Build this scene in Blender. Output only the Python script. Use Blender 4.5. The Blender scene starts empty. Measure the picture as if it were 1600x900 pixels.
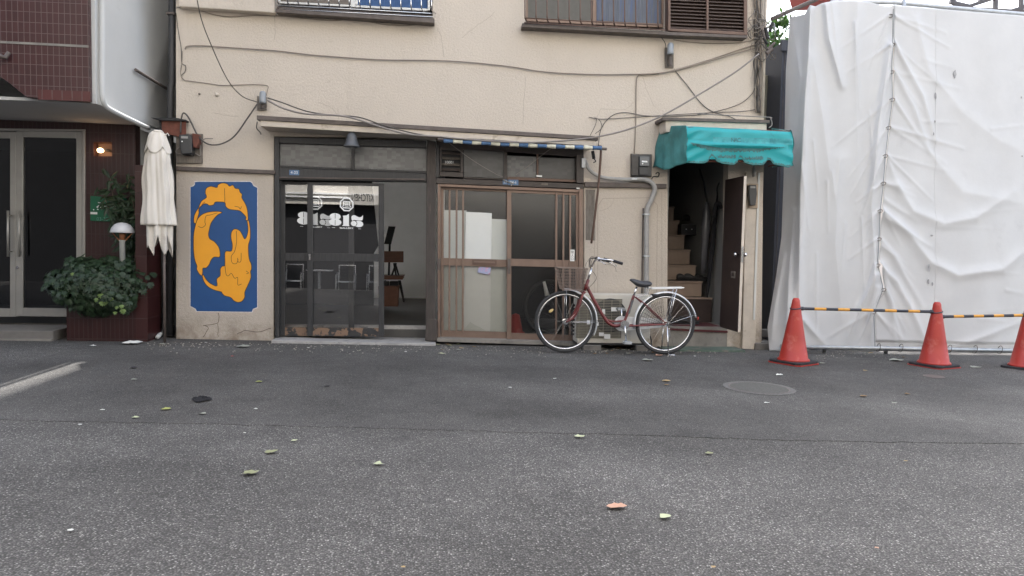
import bpy, bmesh, math, random
from mathutils import Vector, Matrix, Euler
from mathutils.geometry import tessellate_polygon
random.seed(7)
R = math.radians
S = bpy.context.scene
C = S.collection

# ------------------------------------------------------------------ camera
FPX = 1155.0                                   # focal length in pixels of a 1600 px wide picture
cam = bpy.data.cameras.new('camera'); camo = bpy.data.objects.new('camera', cam); C.objects.link(camo)
cam.sensor_width = 36; cam.lens = 36 * FPX / 1600; cam.clip_start = .05; cam.clip_end = 600
CAMP = Vector((0, -8.77, 1.15))
yaw, pitch, roll = R(6.0), R(-3.5), .021
Fv = Vector((math.sin(yaw) * math.cos(pitch), math.cos(yaw) * math.cos(pitch), math.sin(pitch)))
R0 = Fv.cross(Vector((0, 0, 1))).normalized(); U0 = R0.cross(Fv)
Rv = R0 * math.cos(roll) + U0 * math.sin(roll); Uv = Rv.cross(Fv)
camo.matrix_world = Matrix(((Rv.x, Uv.x, -Fv.x, CAMP.x), (Rv.y, Uv.y, -Fv.y, CAMP.y), (Rv.z, Uv.z, -Fv.z, CAMP.z), (0, 0, 0, 1)))
S.camera = camo

# ------------------------------------------------------------------ sky, sun, exposure
SUN_EL = 55.0
w = bpy.data.worlds.new('World'); S.world = w; w.use_nodes = True
nt = w.node_tree; nt.nodes.clear()
sky = nt.nodes.new('ShaderNodeTexSky'); sky.sky_type = 'NISHITA'; sky.sun_disc = False
sky.sun_elevation = R(SUN_EL); sky.sun_rotation = R(3.5); sky.dust_density = 3.0; sky.air_density = 1.0; sky.ozone_density = 1.0
hs = nt.nodes.new('ShaderNodeHueSaturation'); hs.inputs['Saturation'].default_value = .5
bg = nt.nodes.new('ShaderNodeBackground'); bg.inputs['Strength'].default_value = .15
wo = nt.nodes.new('ShaderNodeOutputWorld')
nt.links.new(sky.outputs[0], hs.inputs['Color']); nt.links.new(hs.outputs[0], bg.inputs[0]); nt.links.new(bg.outputs[0], wo.inputs[0])
sl = bpy.data.lights.new('sun', 'SUN'); so = bpy.data.objects.new('sun', sl); C.objects.link(so)
sl.energy = 2.2; sl.angle = R(.8); sl.color = (1, .96, .91)
so.rotation_euler = Vector((-.012, -math.cos(R(SUN_EL)), -math.sin(R(SUN_EL)))).to_track_quat('-Z', 'Y').to_euler()
S.view_settings.view_transform = 'Standard'; S.view_settings.look = 'None'
S.view_settings.exposure = 2.42; S.view_settings.gamma = 1
S.view_settings.use_curve_mapping = False
S.cycles.use_denoising = True
S.cycles.max_bounces = 8; S.cycles.transparent_max_bounces = 16
S.cycles.sample_clamp_indirect = 6; S.cycles.caustics_reflective = False; S.cycles.caustics_refractive = False

# ------------------------------------------------------------------ picture point -> point in the place
def ray(px, py): return (Fv + Rv * ((px - 800) / FPX) - Uv * ((py - 450) / FPX)).normalized()
def W(px, py, Y=0.0):
    d = ray(px, py); return CAMP + d * ((Y - CAMP.y) / d.y)
def X(px, py, x):
    d = ray(px, py); return CAMP + d * ((x - CAMP.x) / d.x)
_l = W(275, 529); _r = W(1190, 545)
GB = (_r.z - _l.z) / (_r.x - _l.x); GA = _l.z - GB * _l.x
def gz(x, y=0): return GA + GB * max(-8, min(9, x))
def G(px, py, up=0.0):
    d = ray(px, py); t = (GA + up - CAMP.z + GB * CAMP.x) / (d.z - GB * d.x); return CAMP + d * t

# ------------------------------------------------------------------ materials
def srgb(r, g, b):
    f = lambda c: (c / 255) / 12.92 if c / 255 <= .04045 else ((c / 255 + .055) / 1.055) ** 2.4
    return (f(r), f(g), f(b))
def mat(name, col, rough=.6, var=.12, scale=6, bump=0, bscale=60, metal=0, spec=.5, col2=None, patch=None, coord='Object', stretch=None, detail=5, emis=None, transl=0):
    """principled material; var: brightness variation by noise; col2+patch: second colour in noise patches (scale, threshold)"""
    m = bpy.data.materials.new(name); m.use_nodes = True; n = m.node_tree; p = n.nodes['Principled BSDF']
    L = n.links.new
    tc = n.nodes.new('ShaderNodeTexCoord'); vec = tc.outputs[coord]
    if stretch:
        mp = n.nodes.new('ShaderNodeMapping'); mp.inputs['Scale'].default_value = stretch; L(vec, mp.inputs[0]); vec = mp.outputs[0]
    nz = n.nodes.new('ShaderNodeTexNoise'); nz.inputs['Scale'].default_value = scale; nz.inputs['Detail'].default_value = detail; nz.inputs['Roughness'].default_value = .6
    L(vec, nz.inputs['Vector'])
    rp = n.nodes.new('ShaderNodeValToRGB'); c = Vector(col)
    rp.color_ramp.elements[0].position = .3; rp.color_ramp.elements[1].position = .7
    rp.color_ramp.elements[0].color = (*(c * (1 - var)), 1); rp.color_ramp.elements[1].color = (*(min(1, q * (1 + var)) for q in c), 1)
    L(nz.outputs['Fac'], rp.inputs[0]); out = rp.outputs[0]
    if col2 and patch:
        n2 = n.nodes.new('ShaderNodeTexNoise'); n2.inputs['Scale'].default_value = patch[0]; n2.inputs['Detail'].default_value = 8; n2.inputs['Roughness'].default_value = .65
        L(vec, n2.inputs['Vector'])
        r2 = n.nodes.new('ShaderNodeValToRGB'); r2.color_ramp.elements[0].position = patch[1]; r2.color_ramp.elements[1].position = patch[1] + (patch[2] if len(patch) > 2 else .06)
        L(n2.outputs['Fac'], r2.inputs[0])
        mx = n.nodes.new('ShaderNodeMixRGB'); L(r2.outputs[0], mx.inputs[0]); L(out, mx.inputs[1]); mx.inputs[2].default_value = (*col2, 1); out = mx.outputs[0]
    L(out, p.inputs['Base Color'])
    p.inputs['Roughness'].default_value = rough; p.inputs['Metallic'].default_value = metal; p.inputs['Specular IOR Level'].default_value = spec
    if bump:
        nb = n.nodes.new('ShaderNodeTexNoise'); nb.inputs['Scale'].default_value = bscale; nb.inputs['Detail'].default_value = 6; nb.inputs['Roughness'].default_value = .65
        L(vec, nb.inputs['Vector']); b = n.nodes.new('ShaderNodeBump'); b.inputs['Strength'].default_value = bump; b.inputs['Distance'].default_value = .01
        L(nb.outputs['Fac'], b.inputs['Height']); L(b.outputs[0], p.inputs['Normal'])
    if emis:
        p.inputs['Emission Color'].default_value = (*emis[0], 1); p.inputs['Emission Strength'].default_value = emis[1]
    if transl:
        tr = n.nodes.new('ShaderNodeBsdfTranslucent'); L(out, tr.inputs[0]); ms = n.nodes.new('ShaderNodeMixShader'); ms.inputs[0].default_value = transl
        L(p.outputs[0], ms.inputs[1]); L(tr.outputs[0], ms.inputs[2]); L(ms.outputs[0], n.nodes['Material Output'].inputs[0])
    return m
def glass(name, tint=(1, 1, 1), refl=.1, rough=0.0, bump=0, bscale=3):
    m = bpy.data.materials.new(name); m.use_nodes = True; n = m.node_tree; n.nodes.clear(); L = n.links.new
    o = n.nodes.new('ShaderNodeOutputMaterial'); t = n.nodes.new('ShaderNodeBsdfTransparent'); t.inputs[0].default_value = (*tint, 1)
    g = n.nodes.new('ShaderNodeBsdfGlossy'); g.inputs['Roughness'].default_value = rough; g.inputs[0].default_value = (1, 1, 1, 1)
    lw = n.nodes.new('ShaderNodeFresnel'); lw.inputs[0].default_value = 1.5
    ad = n.nodes.new('ShaderNodeMath'); ad.operation = 'ADD'; ad.inputs[1].default_value = refl - .04; ad.use_clamp = True
    L(lw.outputs[0], ad.inputs[0]); mx = n.nodes.new('ShaderNodeMixShader'); L(ad.outputs[0], mx.inputs[0]); L(t.outputs[0], mx.inputs[1]); L(g.outputs[0], mx.inputs[2]); L(mx.outputs[0], o.inputs[0])
    if bump:
        tc = n.nodes.new('ShaderNodeTexCoord'); nb = n.nodes.new('ShaderNodeTexNoise'); nb.inputs['Scale'].default_value = bscale; L(tc.outputs['Object'], nb.inputs[0])
        b = n.nodes.new('ShaderNodeBump'); b.inputs['Strength'].default_value = bump; b.inputs['Distance'].default_value = .01; L(nb.outputs['Fac'], b.inputs['Height']); L(b.outputs[0], g.inputs['Normal']); L(b.outputs[0], lw.inputs['Normal'])
    return m
def tiles(name, c1, c2, mortar, bw, bh, axis='XZ', off=0.0, ms=.004, rough=.35):
    """stack or running bond of tiles measured in metres, on a wall in the given plane"""
    m = bpy.data.materials.new(name); m.use_nodes = True; n = m.node_tree; p = n.nodes['Principled BSDF']; L = n.links.new
    ge = n.nodes.new('ShaderNodeNewGeometry'); sp = n.nodes.new('ShaderNodeSeparateXYZ'); L(ge.outputs['Position'], sp.inputs[0])
    cb = n.nodes.new('ShaderNodeCombineXYZ')
    ax = n.nodes.new('ShaderNodeMath'); ax.operation = 'ADD'; L(sp.outputs['X'], ax.inputs[0]); L(sp.outputs['Y'], ax.inputs[1])
    L(ax.outputs[0], cb.inputs[0]); L(sp.outputs['Z'], cb.inputs[1])
    b = n.nodes.new('ShaderNodeTexBrick'); b.offset = off; b.squash = 1; L(cb.outputs[0], b.inputs['Vector'])
    b.inputs['Scale'].default_value = 1; b.inputs['Brick Width'].default_value = bw; b.inputs['Row Height'].default_value = bh
    b.inputs['Mortar Size'].default_value = ms; b.inputs['Mortar Smooth'].default_value = .2; b.inputs['Bias'].default_value = 0
    b.inputs['Color1'].default_value = (*c1, 1); b.inputs['Color2'].default_value = (*c2, 1); b.inputs['Mortar'].default_value = (*mortar, 1)
    L(b.outputs['Color'], p.inputs['Base Color']); p.inputs['Roughness'].default_value = rough
    bm_ = n.nodes.new('ShaderNodeBump'); bm_.invert = True; bm_.inputs['Strength'].default_value = .6; bm_.inputs['Distance'].default_value = .004
    L(b.outputs['Fac'], bm_.inputs['Height']); L(bm_.outputs[0], p.inputs['Normal'])
    return m

# ------------------------------------------------------------------ mesh helpers
class MB:
    def __init__(s): s.b = bmesh.new()
    def poly(s, pts):
        try: return s.b.faces.new([s.b.verts.new(p) for p in pts])
        except ValueError: return None
    def prism(s, pts, dv):
        """closed solid from an outline (may be concave) swept by dv"""
        dv = Vector(dv); pts = [Vector(p) for p in pts]; n = len(pts)
        tri = tessellate_polygon([pts])
        a = [s.b.verts.new(p) for p in pts]; c = [s.b.verts.new(p + dv) for p in pts]
        for t in tri:
            for vv in ([a[i] for i in t], [c[i] for i in reversed(t)]):
                try: s.b.faces.new(vv)
                except ValueError: pass
        for i in range(n):
            try: s.b.faces.new((a[i], a[(i + 1) % n], c[(i + 1) % n], c[i]))
            except ValueError: pass
        return s
    def px(s, pts, y0, y1):
        """outline given as picture points lying in the plane Y=y0, given depth back to y1"""
        return s.prism([W(a, b, y0) for a, b in pts], (0, y1 - y0, 0))
    def pq(s, x0, y0t, x1, y1t, y1b, y0b, Y0, Y1):
        return s.px([(x0, y0t), (x1, y1t), (x1, y1b), (x0, y0b)], Y0, Y1)
    def box(s, x0, x1, y0, y1, z0, z1):
        return s.prism([(x0, y0, z0), (x1, y0, z0), (x1, y0, z1), (x0, y0, z1)], (0, y1 - y0, 0))
    def tube(s, pts, r, seg=8, closed=False, cap=True):
        pts = [Vector(p) for p in pts]; n = len(pts); rr = r if isinstance(r, (list, tuple)) else [r] * n
        rings = []; prev = None
        for i, p in enumerate(pts):
            if closed: t = (pts[(i + 1) % n] - pts[i - 1])
            else: t = pts[min(i + 1, n - 1)] - pts[max(i - 1, 0)]
            t = t.normalized() if t.length > 1e-9 else Vector((0, 0, 1))
            if prev is None:
                u = t.orthogonal().normalized()
            else:
                u = prev - t * prev.dot(t); u = u.normalized() if u.length > 1e-6 else t.orthogonal().normalized()
            prev = u; v = t.cross(u)
            rings.append([s.b.verts.new(p + (u * math.cos(2 * math.pi * k / seg) + v * math.sin(2 * math.pi * k / seg)) * rr[i]) for k in range(seg)])
        for i in range(n if closed else n - 1):
            a, c = rings[i], rings[(i + 1) % n]
            for k in range(seg):
                s.b.faces.new((a[k], a[(k + 1) % seg], c[(k + 1) % seg], c[k]))
        if cap and not closed:
            s.b.faces.new(list(reversed(rings[0]))); s.b.faces.new(rings[-1])
        return s
    def lathe(s, prof, cen=(0, 0, 0), axis='Z', seg=24, wob=None):
        cen = Vector(cen); rings = []
        for (r, h) in prof:
            ring = []
            for k in range(seg):
                a = 2 * math.pi * k / seg; q = r * (wob(a, h) if wob else 1)
                c_, s_ = q * math.cos(a), q * math.sin(a)
                p = {'Z': (c_, s_, h), 'Y': (c_, h, s_), 'X': (h, c_, s_)}[axis]
                ring.append(s.b.verts.new(cen + Vector(p)))
            rings.append(ring)
        for a, c in zip(rings, rings[1:]):
            for k in range(seg):
                s.b.faces.new((a[k], a[(k + 1) % seg], c[(k + 1) % seg], c[k]))
        for ring in (rings[0], rings[-1]):
            try: s.b.faces.new(ring)
            except ValueError: pass
        return s
    def grid(s, f, nu, nv):
        vs = [[s.b.verts.new(f(i / nu, j / nv)) for i in range(nu + 1)] for j in range(nv + 1)]
        for j in range(nv):
            for i in range(nu): s.b.faces.new((vs[j][i], vs[j][i + 1], vs[j + 1][i + 1], vs[j + 1][i]))
        return s
    def strip(s, pts, wd, nrm=(0, -1, 0), th=.0012):
        """thin raised line along pts on a surface with normal nrm"""
        nrm = Vector(nrm); pts = [Vector(p) for p in pts]
        for a, c in zip(pts, pts[1:]):
            d = (c - a)
            if d.length < 1e-6: continue
            sd = d.normalized().cross(nrm) * wd / 2
            s.prism([a + sd, a - sd, c - sd, c + sd], nrm * th)
        return s
    def sheet(s, pts, Y):
        s.poly([W(a, b, Y) for a, b in pts]); return s
    def build(s, name, m, parent=None, smooth=False, bevel=0, solid=0, origin=None):
        bmesh.ops.recalc_face_normals(s.b, faces=s.b.faces)
        me = bpy.data.meshes.new(name)
        if parent is not None: o0 = root_of(parent)
        elif origin is not None: o0 = Vector(origin)
        else:
            xs = [v.co for v in s.b.verts]
            o0 = Vector(((min(v.x for v in xs) + max(v.x for v in xs)) / 2, (min(v.y for v in xs) + max(v.y for v in xs)) / 2, min(v.z for v in xs)))
        bmesh.ops.translate(s.b, vec=-o0, verts=s.b.verts)
        s.b.to_mesh(me); s.b.free()
        if smooth:
            for p in me.polygons: p.use_smooth = True
        me.materials.append(m)
        o = bpy.data.objects.new(name, me); C.objects.link(o)
        if parent is not None: o.parent = parent
        else: o.location = o0
        if bevel:
            b = o.modifiers.new('bevel', 'BEVEL'); b.width = bevel; b.segments = 2; b.limit_method = 'ANGLE'; b.angle_limit = R(40)
        if solid:
            b = o.modifiers.new('thickness', 'SOLIDIFY'); b.thickness = solid; b.offset = 0
        if smooth:
            try:
                for e in me.edges: pass
            except Exception: pass
        return o
def root_of(o):
    v = Vector(o.location)
    while o.parent: o = o.parent; v = v + Vector(o.location)
    return v
def tag(o, label, cat, group=None, kind=None):
    o['label'] = label; o['category'] = cat
    if group: o['group'] = group
    if kind: o['kind'] = kind
    return o
def thing(name, label, cat, loc=(0, 0, 0), group=None):
    o = bpy.data.objects.new(name, None); C.objects.link(o); o.location = loc; o.empty_display_size = .1
    return tag(o, label, cat, group)
def struct(o): o['kind'] = 'structure'; return o
def copy_tree(o, parent=None):
    c = o.copy(); C.objects.link(c); c.parent = parent
    for ch in [q for q in o.children]: copy_tree(ch, c)
    return c
def smooth_path(pts, n=6):
    """Catmull-Rom through points"""
    P = [Vector(p) for p in pts]; P = [P[0] * 2 - P[1]] + P + [P[-1] * 2 - P[-2]]; out = []
    for i in range(1, len(P) - 2):
        for k in range(n):
            t = k / n; a, b, c, d = P[i - 1], P[i], P[i + 1], P[i + 2]
            out.append(.5 * ((2 * b) + (c - a) * t + (2 * a - 5 * b + 4 * c - d) * t * t + (-a + 3 * b - 3 * c + d) * t ** 3))
    out.append(P[-2]); return out
def pxs(pts, Y=0.0): return [W(a, b, Y) for a, b in pts]
def text_mesh(name, txt, m, parent, pos, size, face='-Y', bold=0.0, sx=1, align='CENTER', depth=.0008, rotz=0, width=None):
    cu = bpy.data.curves.new(name, 'FONT'); cu.body = txt; cu.size = size; cu.align_x = align; cu.align_y = 'CENTER'; cu.extrude = depth; cu.offset = bold
    o = bpy.data.objects.new(name, cu); C.objects.link(o)
    bpy.context.view_layer.update()
    me = bpy.data.meshes.new_from_object(o.evaluated_get(bpy.context.evaluated_depsgraph_get()))
    bpy.data.objects.remove(o); bpy.data.curves.remove(cu)
    if width:
        xs_ = [v.co.x for v in me.vertices]; sx = width / (max(xs_) - min(xs_))
    Mx = Matrix.Diagonal((sx, 1, 1, 1))
    if face == '-Y': Mx = Matrix.Rotation(rotz, 4, 'Y') @ Matrix.Rotation(R(90), 4, 'X') @ Mx
    else: Mx = Matrix.Rotation(R(180), 4, 'Z') @ Matrix.Rotation(R(90), 4, 'X') @ Mx
    Mx = Matrix.Translation(Vector(pos) - root_of(parent)) @ Mx
    me.transform(Mx); me.materials.clear(); me.materials.append(m); me.name = name
    ob = bpy.data.objects.new(name, me); C.objects.link(ob); ob.parent = parent
    return ob
def holed(mb, outer, holes, y0, y1):
    """wall slab with openings; outlines are lists of (x, z)"""
    loops = [outer] + holes
    P = [[Vector((x, z, 0)) for x, z in l] for l in loops]
    flat = [p for l in P for p in l]; tri = tessellate_polygon(P)
    a = [mb.b.verts.new((p.x, y0, p.y)) for p in flat]; c = [mb.b.verts.new((p.x, y1, p.y)) for p in flat]
    for t in tri:
        for vv in ([a[i] for i in t], [c[i] for i in reversed(t)]):
            try: mb.b.faces.new(vv)
            except ValueError: pass
    k = 0
    for l in P:
        n = len(l)
        for i in range(n): mb.b.faces.new((a[k + i], a[k + (i + 1) % n], c[k + (i + 1) % n], c[k + i]))
        k += n
    return mb
def xz(pts, Y=0.0): return [(W(a, b, Y).x, W(a, b, Y).z) for a, b in pts]

# ------------------------------------------------------------------ materials in use
def asphalt(name, scale, dark, light, bump, wash, speck=.0):
    m = bpy.data.materials.new(name); m.use_nodes = True; n = m.node_tree; p = n.nodes['Principled BSDF']; L = n.links.new
    ge = n.nodes.new('ShaderNodeNewGeometry')
    vo = n.nodes.new('ShaderNodeTexVoronoi'); vo.inputs['Scale'].default_value = scale; vo.inputs['Randomness'].default_value = 1; L(ge.outputs['Position'], vo.inputs['Vector'])
    se = n.nodes.new('ShaderNodeSeparateColor'); L(vo.outputs['Color'], se.inputs[0])
    rp = n.nodes.new('ShaderNodeValToRGB'); e = rp.color_ramp.elements
    e[0].position = 0; e[0].color = (dark * .72, dark * .69, dark * .66, 1); e[1].position = 1; e[1].color = (light * 1.5, light * 1.43, light * 1.36, 1)
    q = e.new(.5); q.color = (dark * 1.22, dark * 1.17, dark * 1.12, 1); q = e.new(.86); q.color = (light * .70, light * .67, light * .64, 1)
    L(se.outputs[0], rp.inputs[0])
    # bitumen between the stones
    vd = n.nodes.new('ShaderNodeMapRange'); vd.inputs[1].default_value = .25; vd.inputs[2].default_value = .62; L(vo.outputs['Distance'], vd.inputs[0])
    mx = n.nodes.new('ShaderNodeMixRGB'); L(vd.outputs[0], mx.inputs[0]); L(rp.outputs[0], mx.inputs[1]); mx.inputs[2].default_value = (dark * .48, dark * .46, dark * .44, 1)
    # worn, dusty areas
    nz = n.nodes.new('ShaderNodeTexNoise'); nz.inputs['Scale'].default_value = .9; nz.inputs['Detail'].default_value = 7; L(ge.outputs['Position'], nz.inputs['Vector'])
    mr = n.nodes.new('ShaderNodeMapRange'); mr.inputs[1].default_value = .35; mr.inputs[2].default_value = .7; mr.inputs[3].default_value = 1 - wash; mr.inputs[4].default_value = 1 + wash; L(nz.outputs['Fac'], mr.inputs[0])
    n3 = n.nodes.new('ShaderNodeTexNoise'); n3.inputs['Scale'].default_value = 7; n3.inputs['Detail'].default_value = 6; L(ge.outputs['Position'], n3.inputs['Vector'])
    m3 = n.nodes.new('ShaderNodeMapRange'); m3.inputs[1].default_value = .3; m3.inputs[2].default_value = .7; m3.inputs[3].default_value = .9; m3.inputs[4].default_value = 1.1; L(n3.outputs['Fac'], m3.inputs[0])
    mu = n.nodes.new('ShaderNodeMath'); mu.operation = 'MULTIPLY'; L(mr.outputs[0], mu.inputs[0]); L(m3.outputs[0], mu.inputs[1])
    vm = n.nodes.new('ShaderNodeVectorMath'); vm.operation = 'SCALE'; L(mx.outputs[0], vm.inputs[0]); L(mu.outputs[0], vm.inputs['Scale'])
    mp = n.nodes.new('ShaderNodeMapping'); mp.inputs['Scale'].default_value = (.16, .75, 1); mp.inputs['Rotation'].default_value = (0, 0, .06); L(ge.outputs['Position'], mp.inputs[0])
    n4 = n.nodes.new('ShaderNodeTexNoise'); n4.inputs['Scale'].default_value = 1; n4.inputs['Detail'].default_value = 5; L(mp.outputs[0], n4.inputs[0])
    m4 = n.nodes.new('ShaderNodeMapRange'); m4.inputs[1].default_value = .38; m4.inputs[2].default_value = .64; m4.inputs[3].default_value = .82; m4.inputs[4].default_value = 1.16; L(n4.outputs['Fac'], m4.inputs[0])
    n5 = n.nodes.new('ShaderNodeTexNoise'); n5.inputs['Scale'].default_value = 2.3; n5.inputs['Detail'].default_value = 9; n5.inputs['Roughness'].default_value = .7; L(ge.outputs['Position'], n5.inputs[0])
    m5 = n.nodes.new('ShaderNodeMapRange'); m5.inputs[1].default_value = .60; m5.inputs[2].default_value = .70; m5.inputs[3].default_value = 1; m5.inputs[4].default_value = .80; L(n5.outputs['Fac'], m5.inputs[0])
    mu2 = n.nodes.new('ShaderNodeMath'); mu2.operation = 'MULTIPLY'; L(m4.outputs[0], mu2.inputs[0]); L(m5.outputs[0], mu2.inputs[1])
    v2 = n.nodes.new('ShaderNodeVectorMath'); v2.operation = 'SCALE'; L(vm.outputs[0], v2.inputs[0]); L(mu2.outputs[0], v2.inputs['Scale']); vm = v2
    L(vm.outputs[0], p.inputs['Base Color']); p.inputs['Roughness'].default_value = .85; p.inputs['Specular IOR Level'].default_value = .3
    b = n.nodes.new('ShaderNodeBump'); b.invert = True; b.inputs['Strength'].default_value = bump; b.inputs['Distance'].default_value = .006
    L(vo.outputs['Distance'], b.inputs['Height']); L(b.outputs[0], p.inputs['Normal'])
    return m
M = {}
M['road'] = asphalt('road', 112, .125, .285, 1.0, .15)
M['apron'] = asphalt('apron', 150, .118, .24, .8, .2)
def render_coat(name, col, dirt, base):
    m = bpy.data.materials.new(name); m.use_nodes = True; n = m.node_tree; p = n.nodes['Principled BSDF']; L = n.links.new
    ge = n.nodes.new('ShaderNodeNewGeometry'); pos = ge.outputs['Position']
    def noise(sc, st, det=6, ro=.6):
        mp = n.nodes.new('ShaderNodeMapping'); mp.inputs['Scale'].default_value = st; L(pos, mp.inputs[0]); q = n.nodes.new('ShaderNodeTexNoise'); q.inputs['Scale'].default_value = sc; q.inputs['Detail'].default_value = det; q.inputs['Roughness'].default_value = ro; L(mp.outputs[0], q.inputs[0]); return q.outputs['Fac']
    def mr(v, a, b, c, d):
        q = n.nodes.new('ShaderNodeMapRange'); q.inputs[1].default_value = a; q.inputs[2].default_value = b; q.inputs[3].default_value = c; q.inputs[4].default_value = d; L(v, q.inputs[0]); return q.outputs[0]
    def mul(a, b):
        q = n.nodes.new('ShaderNodeMath'); q.operation = 'MULTIPLY'; L(a, q.inputs[0]); L(b, q.inputs[1]); return q.outputs[0]
    def mix(f, a, c):
        q = n.nodes.new('ShaderNodeMixRGB'); L(f, q.inputs[0]); L(a, q.inputs[1]); q.inputs[2].default_value = (*c, 1); return q.outputs[0]
    rgb = n.nodes.new('ShaderNodeRGB'); rgb.outputs[0].default_value = (*col, 1); c = rgb.outputs[0]
    c = mix(mr(noise(.8, (1, 1, 1)), .42, .72, 0, .5), c, tuple(q * .86 for q in col))
    c = mix(mul(mr(noise(1.6, (1.7, 1.7, .22), 8, .7), .54, .78, 0, .38), mr(noise(.7, (1, 1, 1)), .4, .6, 0, 1)), c, dirt)          # rain streaks
    c = mix(mr(noise(6, (1, 1, 1), 9, .75), .60, .74, 0, .42), c, dirt)                                                        # blotches
    c = mix(mr(noise(90, (1, 1, 1), 3, .6), .35, .7, 0, .16), c, tuple(q * .6 for q in col))
    sp = n.nodes.new('ShaderNodeSeparateXYZ'); L(pos, sp.inputs[0])
    c = mix(mul(mr(sp.outputs['Z'], .28, -.02, 0, 1), mr(noise(3.2, (1, 1, 1), 8, .7), .42, .60, .15, .85)), c, base)
    L(c, p.inputs['Base Color']); p.inputs['Roughness'].default_value = .9; p.inputs['Specular IOR Level'].default_value = .25
    b = n.nodes.new('ShaderNodeBump'); b.inputs['Strength'].default_value = 1.0; b.inputs['Distance'].default_value = .012; L(noise(38, (1, 1, 1), 8, .75), b.inputs['Height']); L(b.outputs[0], p.inputs['Normal'])
    return m
M['stucco'] = render_coat('stucco', (.61, .545, .47), (.36, .31, .25), (.25, .2, .15))
M['dado'] = render_coat('dado', (.53, .47, .405), (.33, .275, .22), (.22, .17, .125))
M['oldstucco'] = mat('stucco', (.55, .50, .445), .9, .06, 1.3, .45, 110, col2=(.49, .44, .39), patch=(1.1, .56, .2))
M['olddado'] = mat('dado', (.49, .43, .37), .88, .07, 1.5, .4, 80, col2=(.38, .31, .25), patch=(1.6, .60, .15))
M['crack'] = mat('crack', (.13, .10, .08), .9)
M['stain'] = mat('stain', (.36, .31, .26), .9, .1)
M['ledge'] = mat('ledge', (.10, .082, .074), .6, .25, 12, .3, 40)
M['cream'] = mat('cream', (.56, .50, .43), .8, .1, 8, .2, 60, col2=(.38, .32, .25), patch=(6, .6, .1))
M['blackwood'] = mat('blackwood', (.032, .032, .034), .5, .3, 10, .4, 40, stretch=(6, 6, .6), col2=(.07, .062, .055), patch=(9, .66, .05))
M['peeled'] = mat('peeled', (.024, .024, .026), .55, .3, 10, .4, 40, col2=(.19, .12, .08), patch=(9, .5, .02))
M['bareplinth'] = mat('bareplinth', (.055, .045, .04), .7, .3, 9, .5, 30, stretch=(5, 5, .8), col2=(.14, .11, .09), patch=(8, .62, .04))
M['bronze'] = mat('bronze', (.20, .138, .108), .42, .1, 6, .05, 40, metal=.25)
M['bronzedark'] = mat('bronzedark', (.12, .075, .058), .5, .1, 6, metal=.2)
M['darkframe'] = mat('darkframe', (.045, .035, .032), .5, .25, 9, .2, 40)
M['black'] = mat('black', (.012, .012, .014), .6)
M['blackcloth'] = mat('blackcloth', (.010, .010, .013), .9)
M['stone'] = mat('stone', (.36, .35, .34), .65, .3, 5, .3, 30, stretch=(1.5, 6, 3), col2=(.16, .155, .15), patch=(5, .55, .1))
M['concrete'] = mat('concrete', (.22, .205, .185), .9, .2, 5, .4, 40, col2=(.12, .11, .10), patch=(4, .58, .15))
M['white'] = mat('white', (.72, .72, .70), .6, .05)
M['whitepaint'] = mat('whitepaint', (.60, .61, .60), .75, .05, 2, .1, 60, col2=(.48, .49, .48), patch=(1.5, .6, .2))
M['greywall'] = mat('greywall', (.52, .53, .53), .85, .05, 1.2, .15, 60, col2=(.36, .37, .36), patch=(1.2, .58, .2))
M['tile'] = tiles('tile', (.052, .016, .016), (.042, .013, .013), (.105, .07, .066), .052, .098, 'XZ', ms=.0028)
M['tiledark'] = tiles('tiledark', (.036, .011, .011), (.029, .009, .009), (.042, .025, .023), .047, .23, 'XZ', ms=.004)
M['alu'] = mat('alu', (.36, .35, .33), .45, .06, metal=.6)
M['steel'] = mat('steel', (.62, .62, .63), .22, .08, 20, metal=1)
M['chrome'] = mat('chrome', (.75, .75, .76), .14, .04, metal=1)
M['fender'] = mat('fender', (.80, .81, .82), .28, .05, metal=.35)
M['galv'] = mat('galv', (.42, .44, .46), .45, .15, 12, metal=.6)
M['glass'] = glass('glass', (.97, .97, .97), .18)
M['glassdoor'] = glass('glassdoor', (.95, .95, .95), .14)
M['glasshall'] = glass('glasshall', (.5, .5, .5), .05)
M['glassbrown'] = glass('glassbrown', (.94, .95, .95), .07, .22, .04, 30)
M['frost'] = mat('frost', (.21, .215, .22), .35, .15, 30, .3, 50)
M['meter'] = mat('meter', (.028, .03, .034), .35)
M['meterwin'] = mat('meterwin', (.11, .12, .13), .15)
M['rust'] = mat('rust', (.13, .045, .03), .8, .3, 14, .3, 40)
M['weather'] = mat('weather', (.16, .14, .12), .8, .3, 10, .3, 40, stretch=(5, 5, 1))
M['insul'] = mat('insul', (.24, .26, .28), .35, .08)
M['cable'] = mat('cable', (.075, .068, .062), .6)
M['cablegrey'] = mat('cablegrey', (.22, .20, .185), .6)
M['cabletan'] = mat('cabletan', (.27, .23, .19), .7)
M['conduit'] = mat('conduit', (.30, .295, .285), .6, .1, 20)
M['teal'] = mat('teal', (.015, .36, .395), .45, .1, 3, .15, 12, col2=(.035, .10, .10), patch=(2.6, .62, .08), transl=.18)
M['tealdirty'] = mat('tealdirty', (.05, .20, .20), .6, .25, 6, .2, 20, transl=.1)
M['tarp'] = mat('tarp', (.655, .66, .67), .45, .04, 2, .30, 7, col2=(.56, .565, .575), patch=(1.6, .60, .16), transl=.25)
M['canvas'] = mat('canvas', (.74, .70, .64), .85, .05, 4, .1, 120, col2=(.46, .41, .35), patch=(5, .6, .2), transl=.1)
M['orange'] = mat('orange', (.80, .35, .02), .6, .05, 3)
M['blue'] = mat('blue', (.012, .07, .22), .55, .1, 3)
M['ink'] = mat('ink', (.03, .02, .015), .7)
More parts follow.
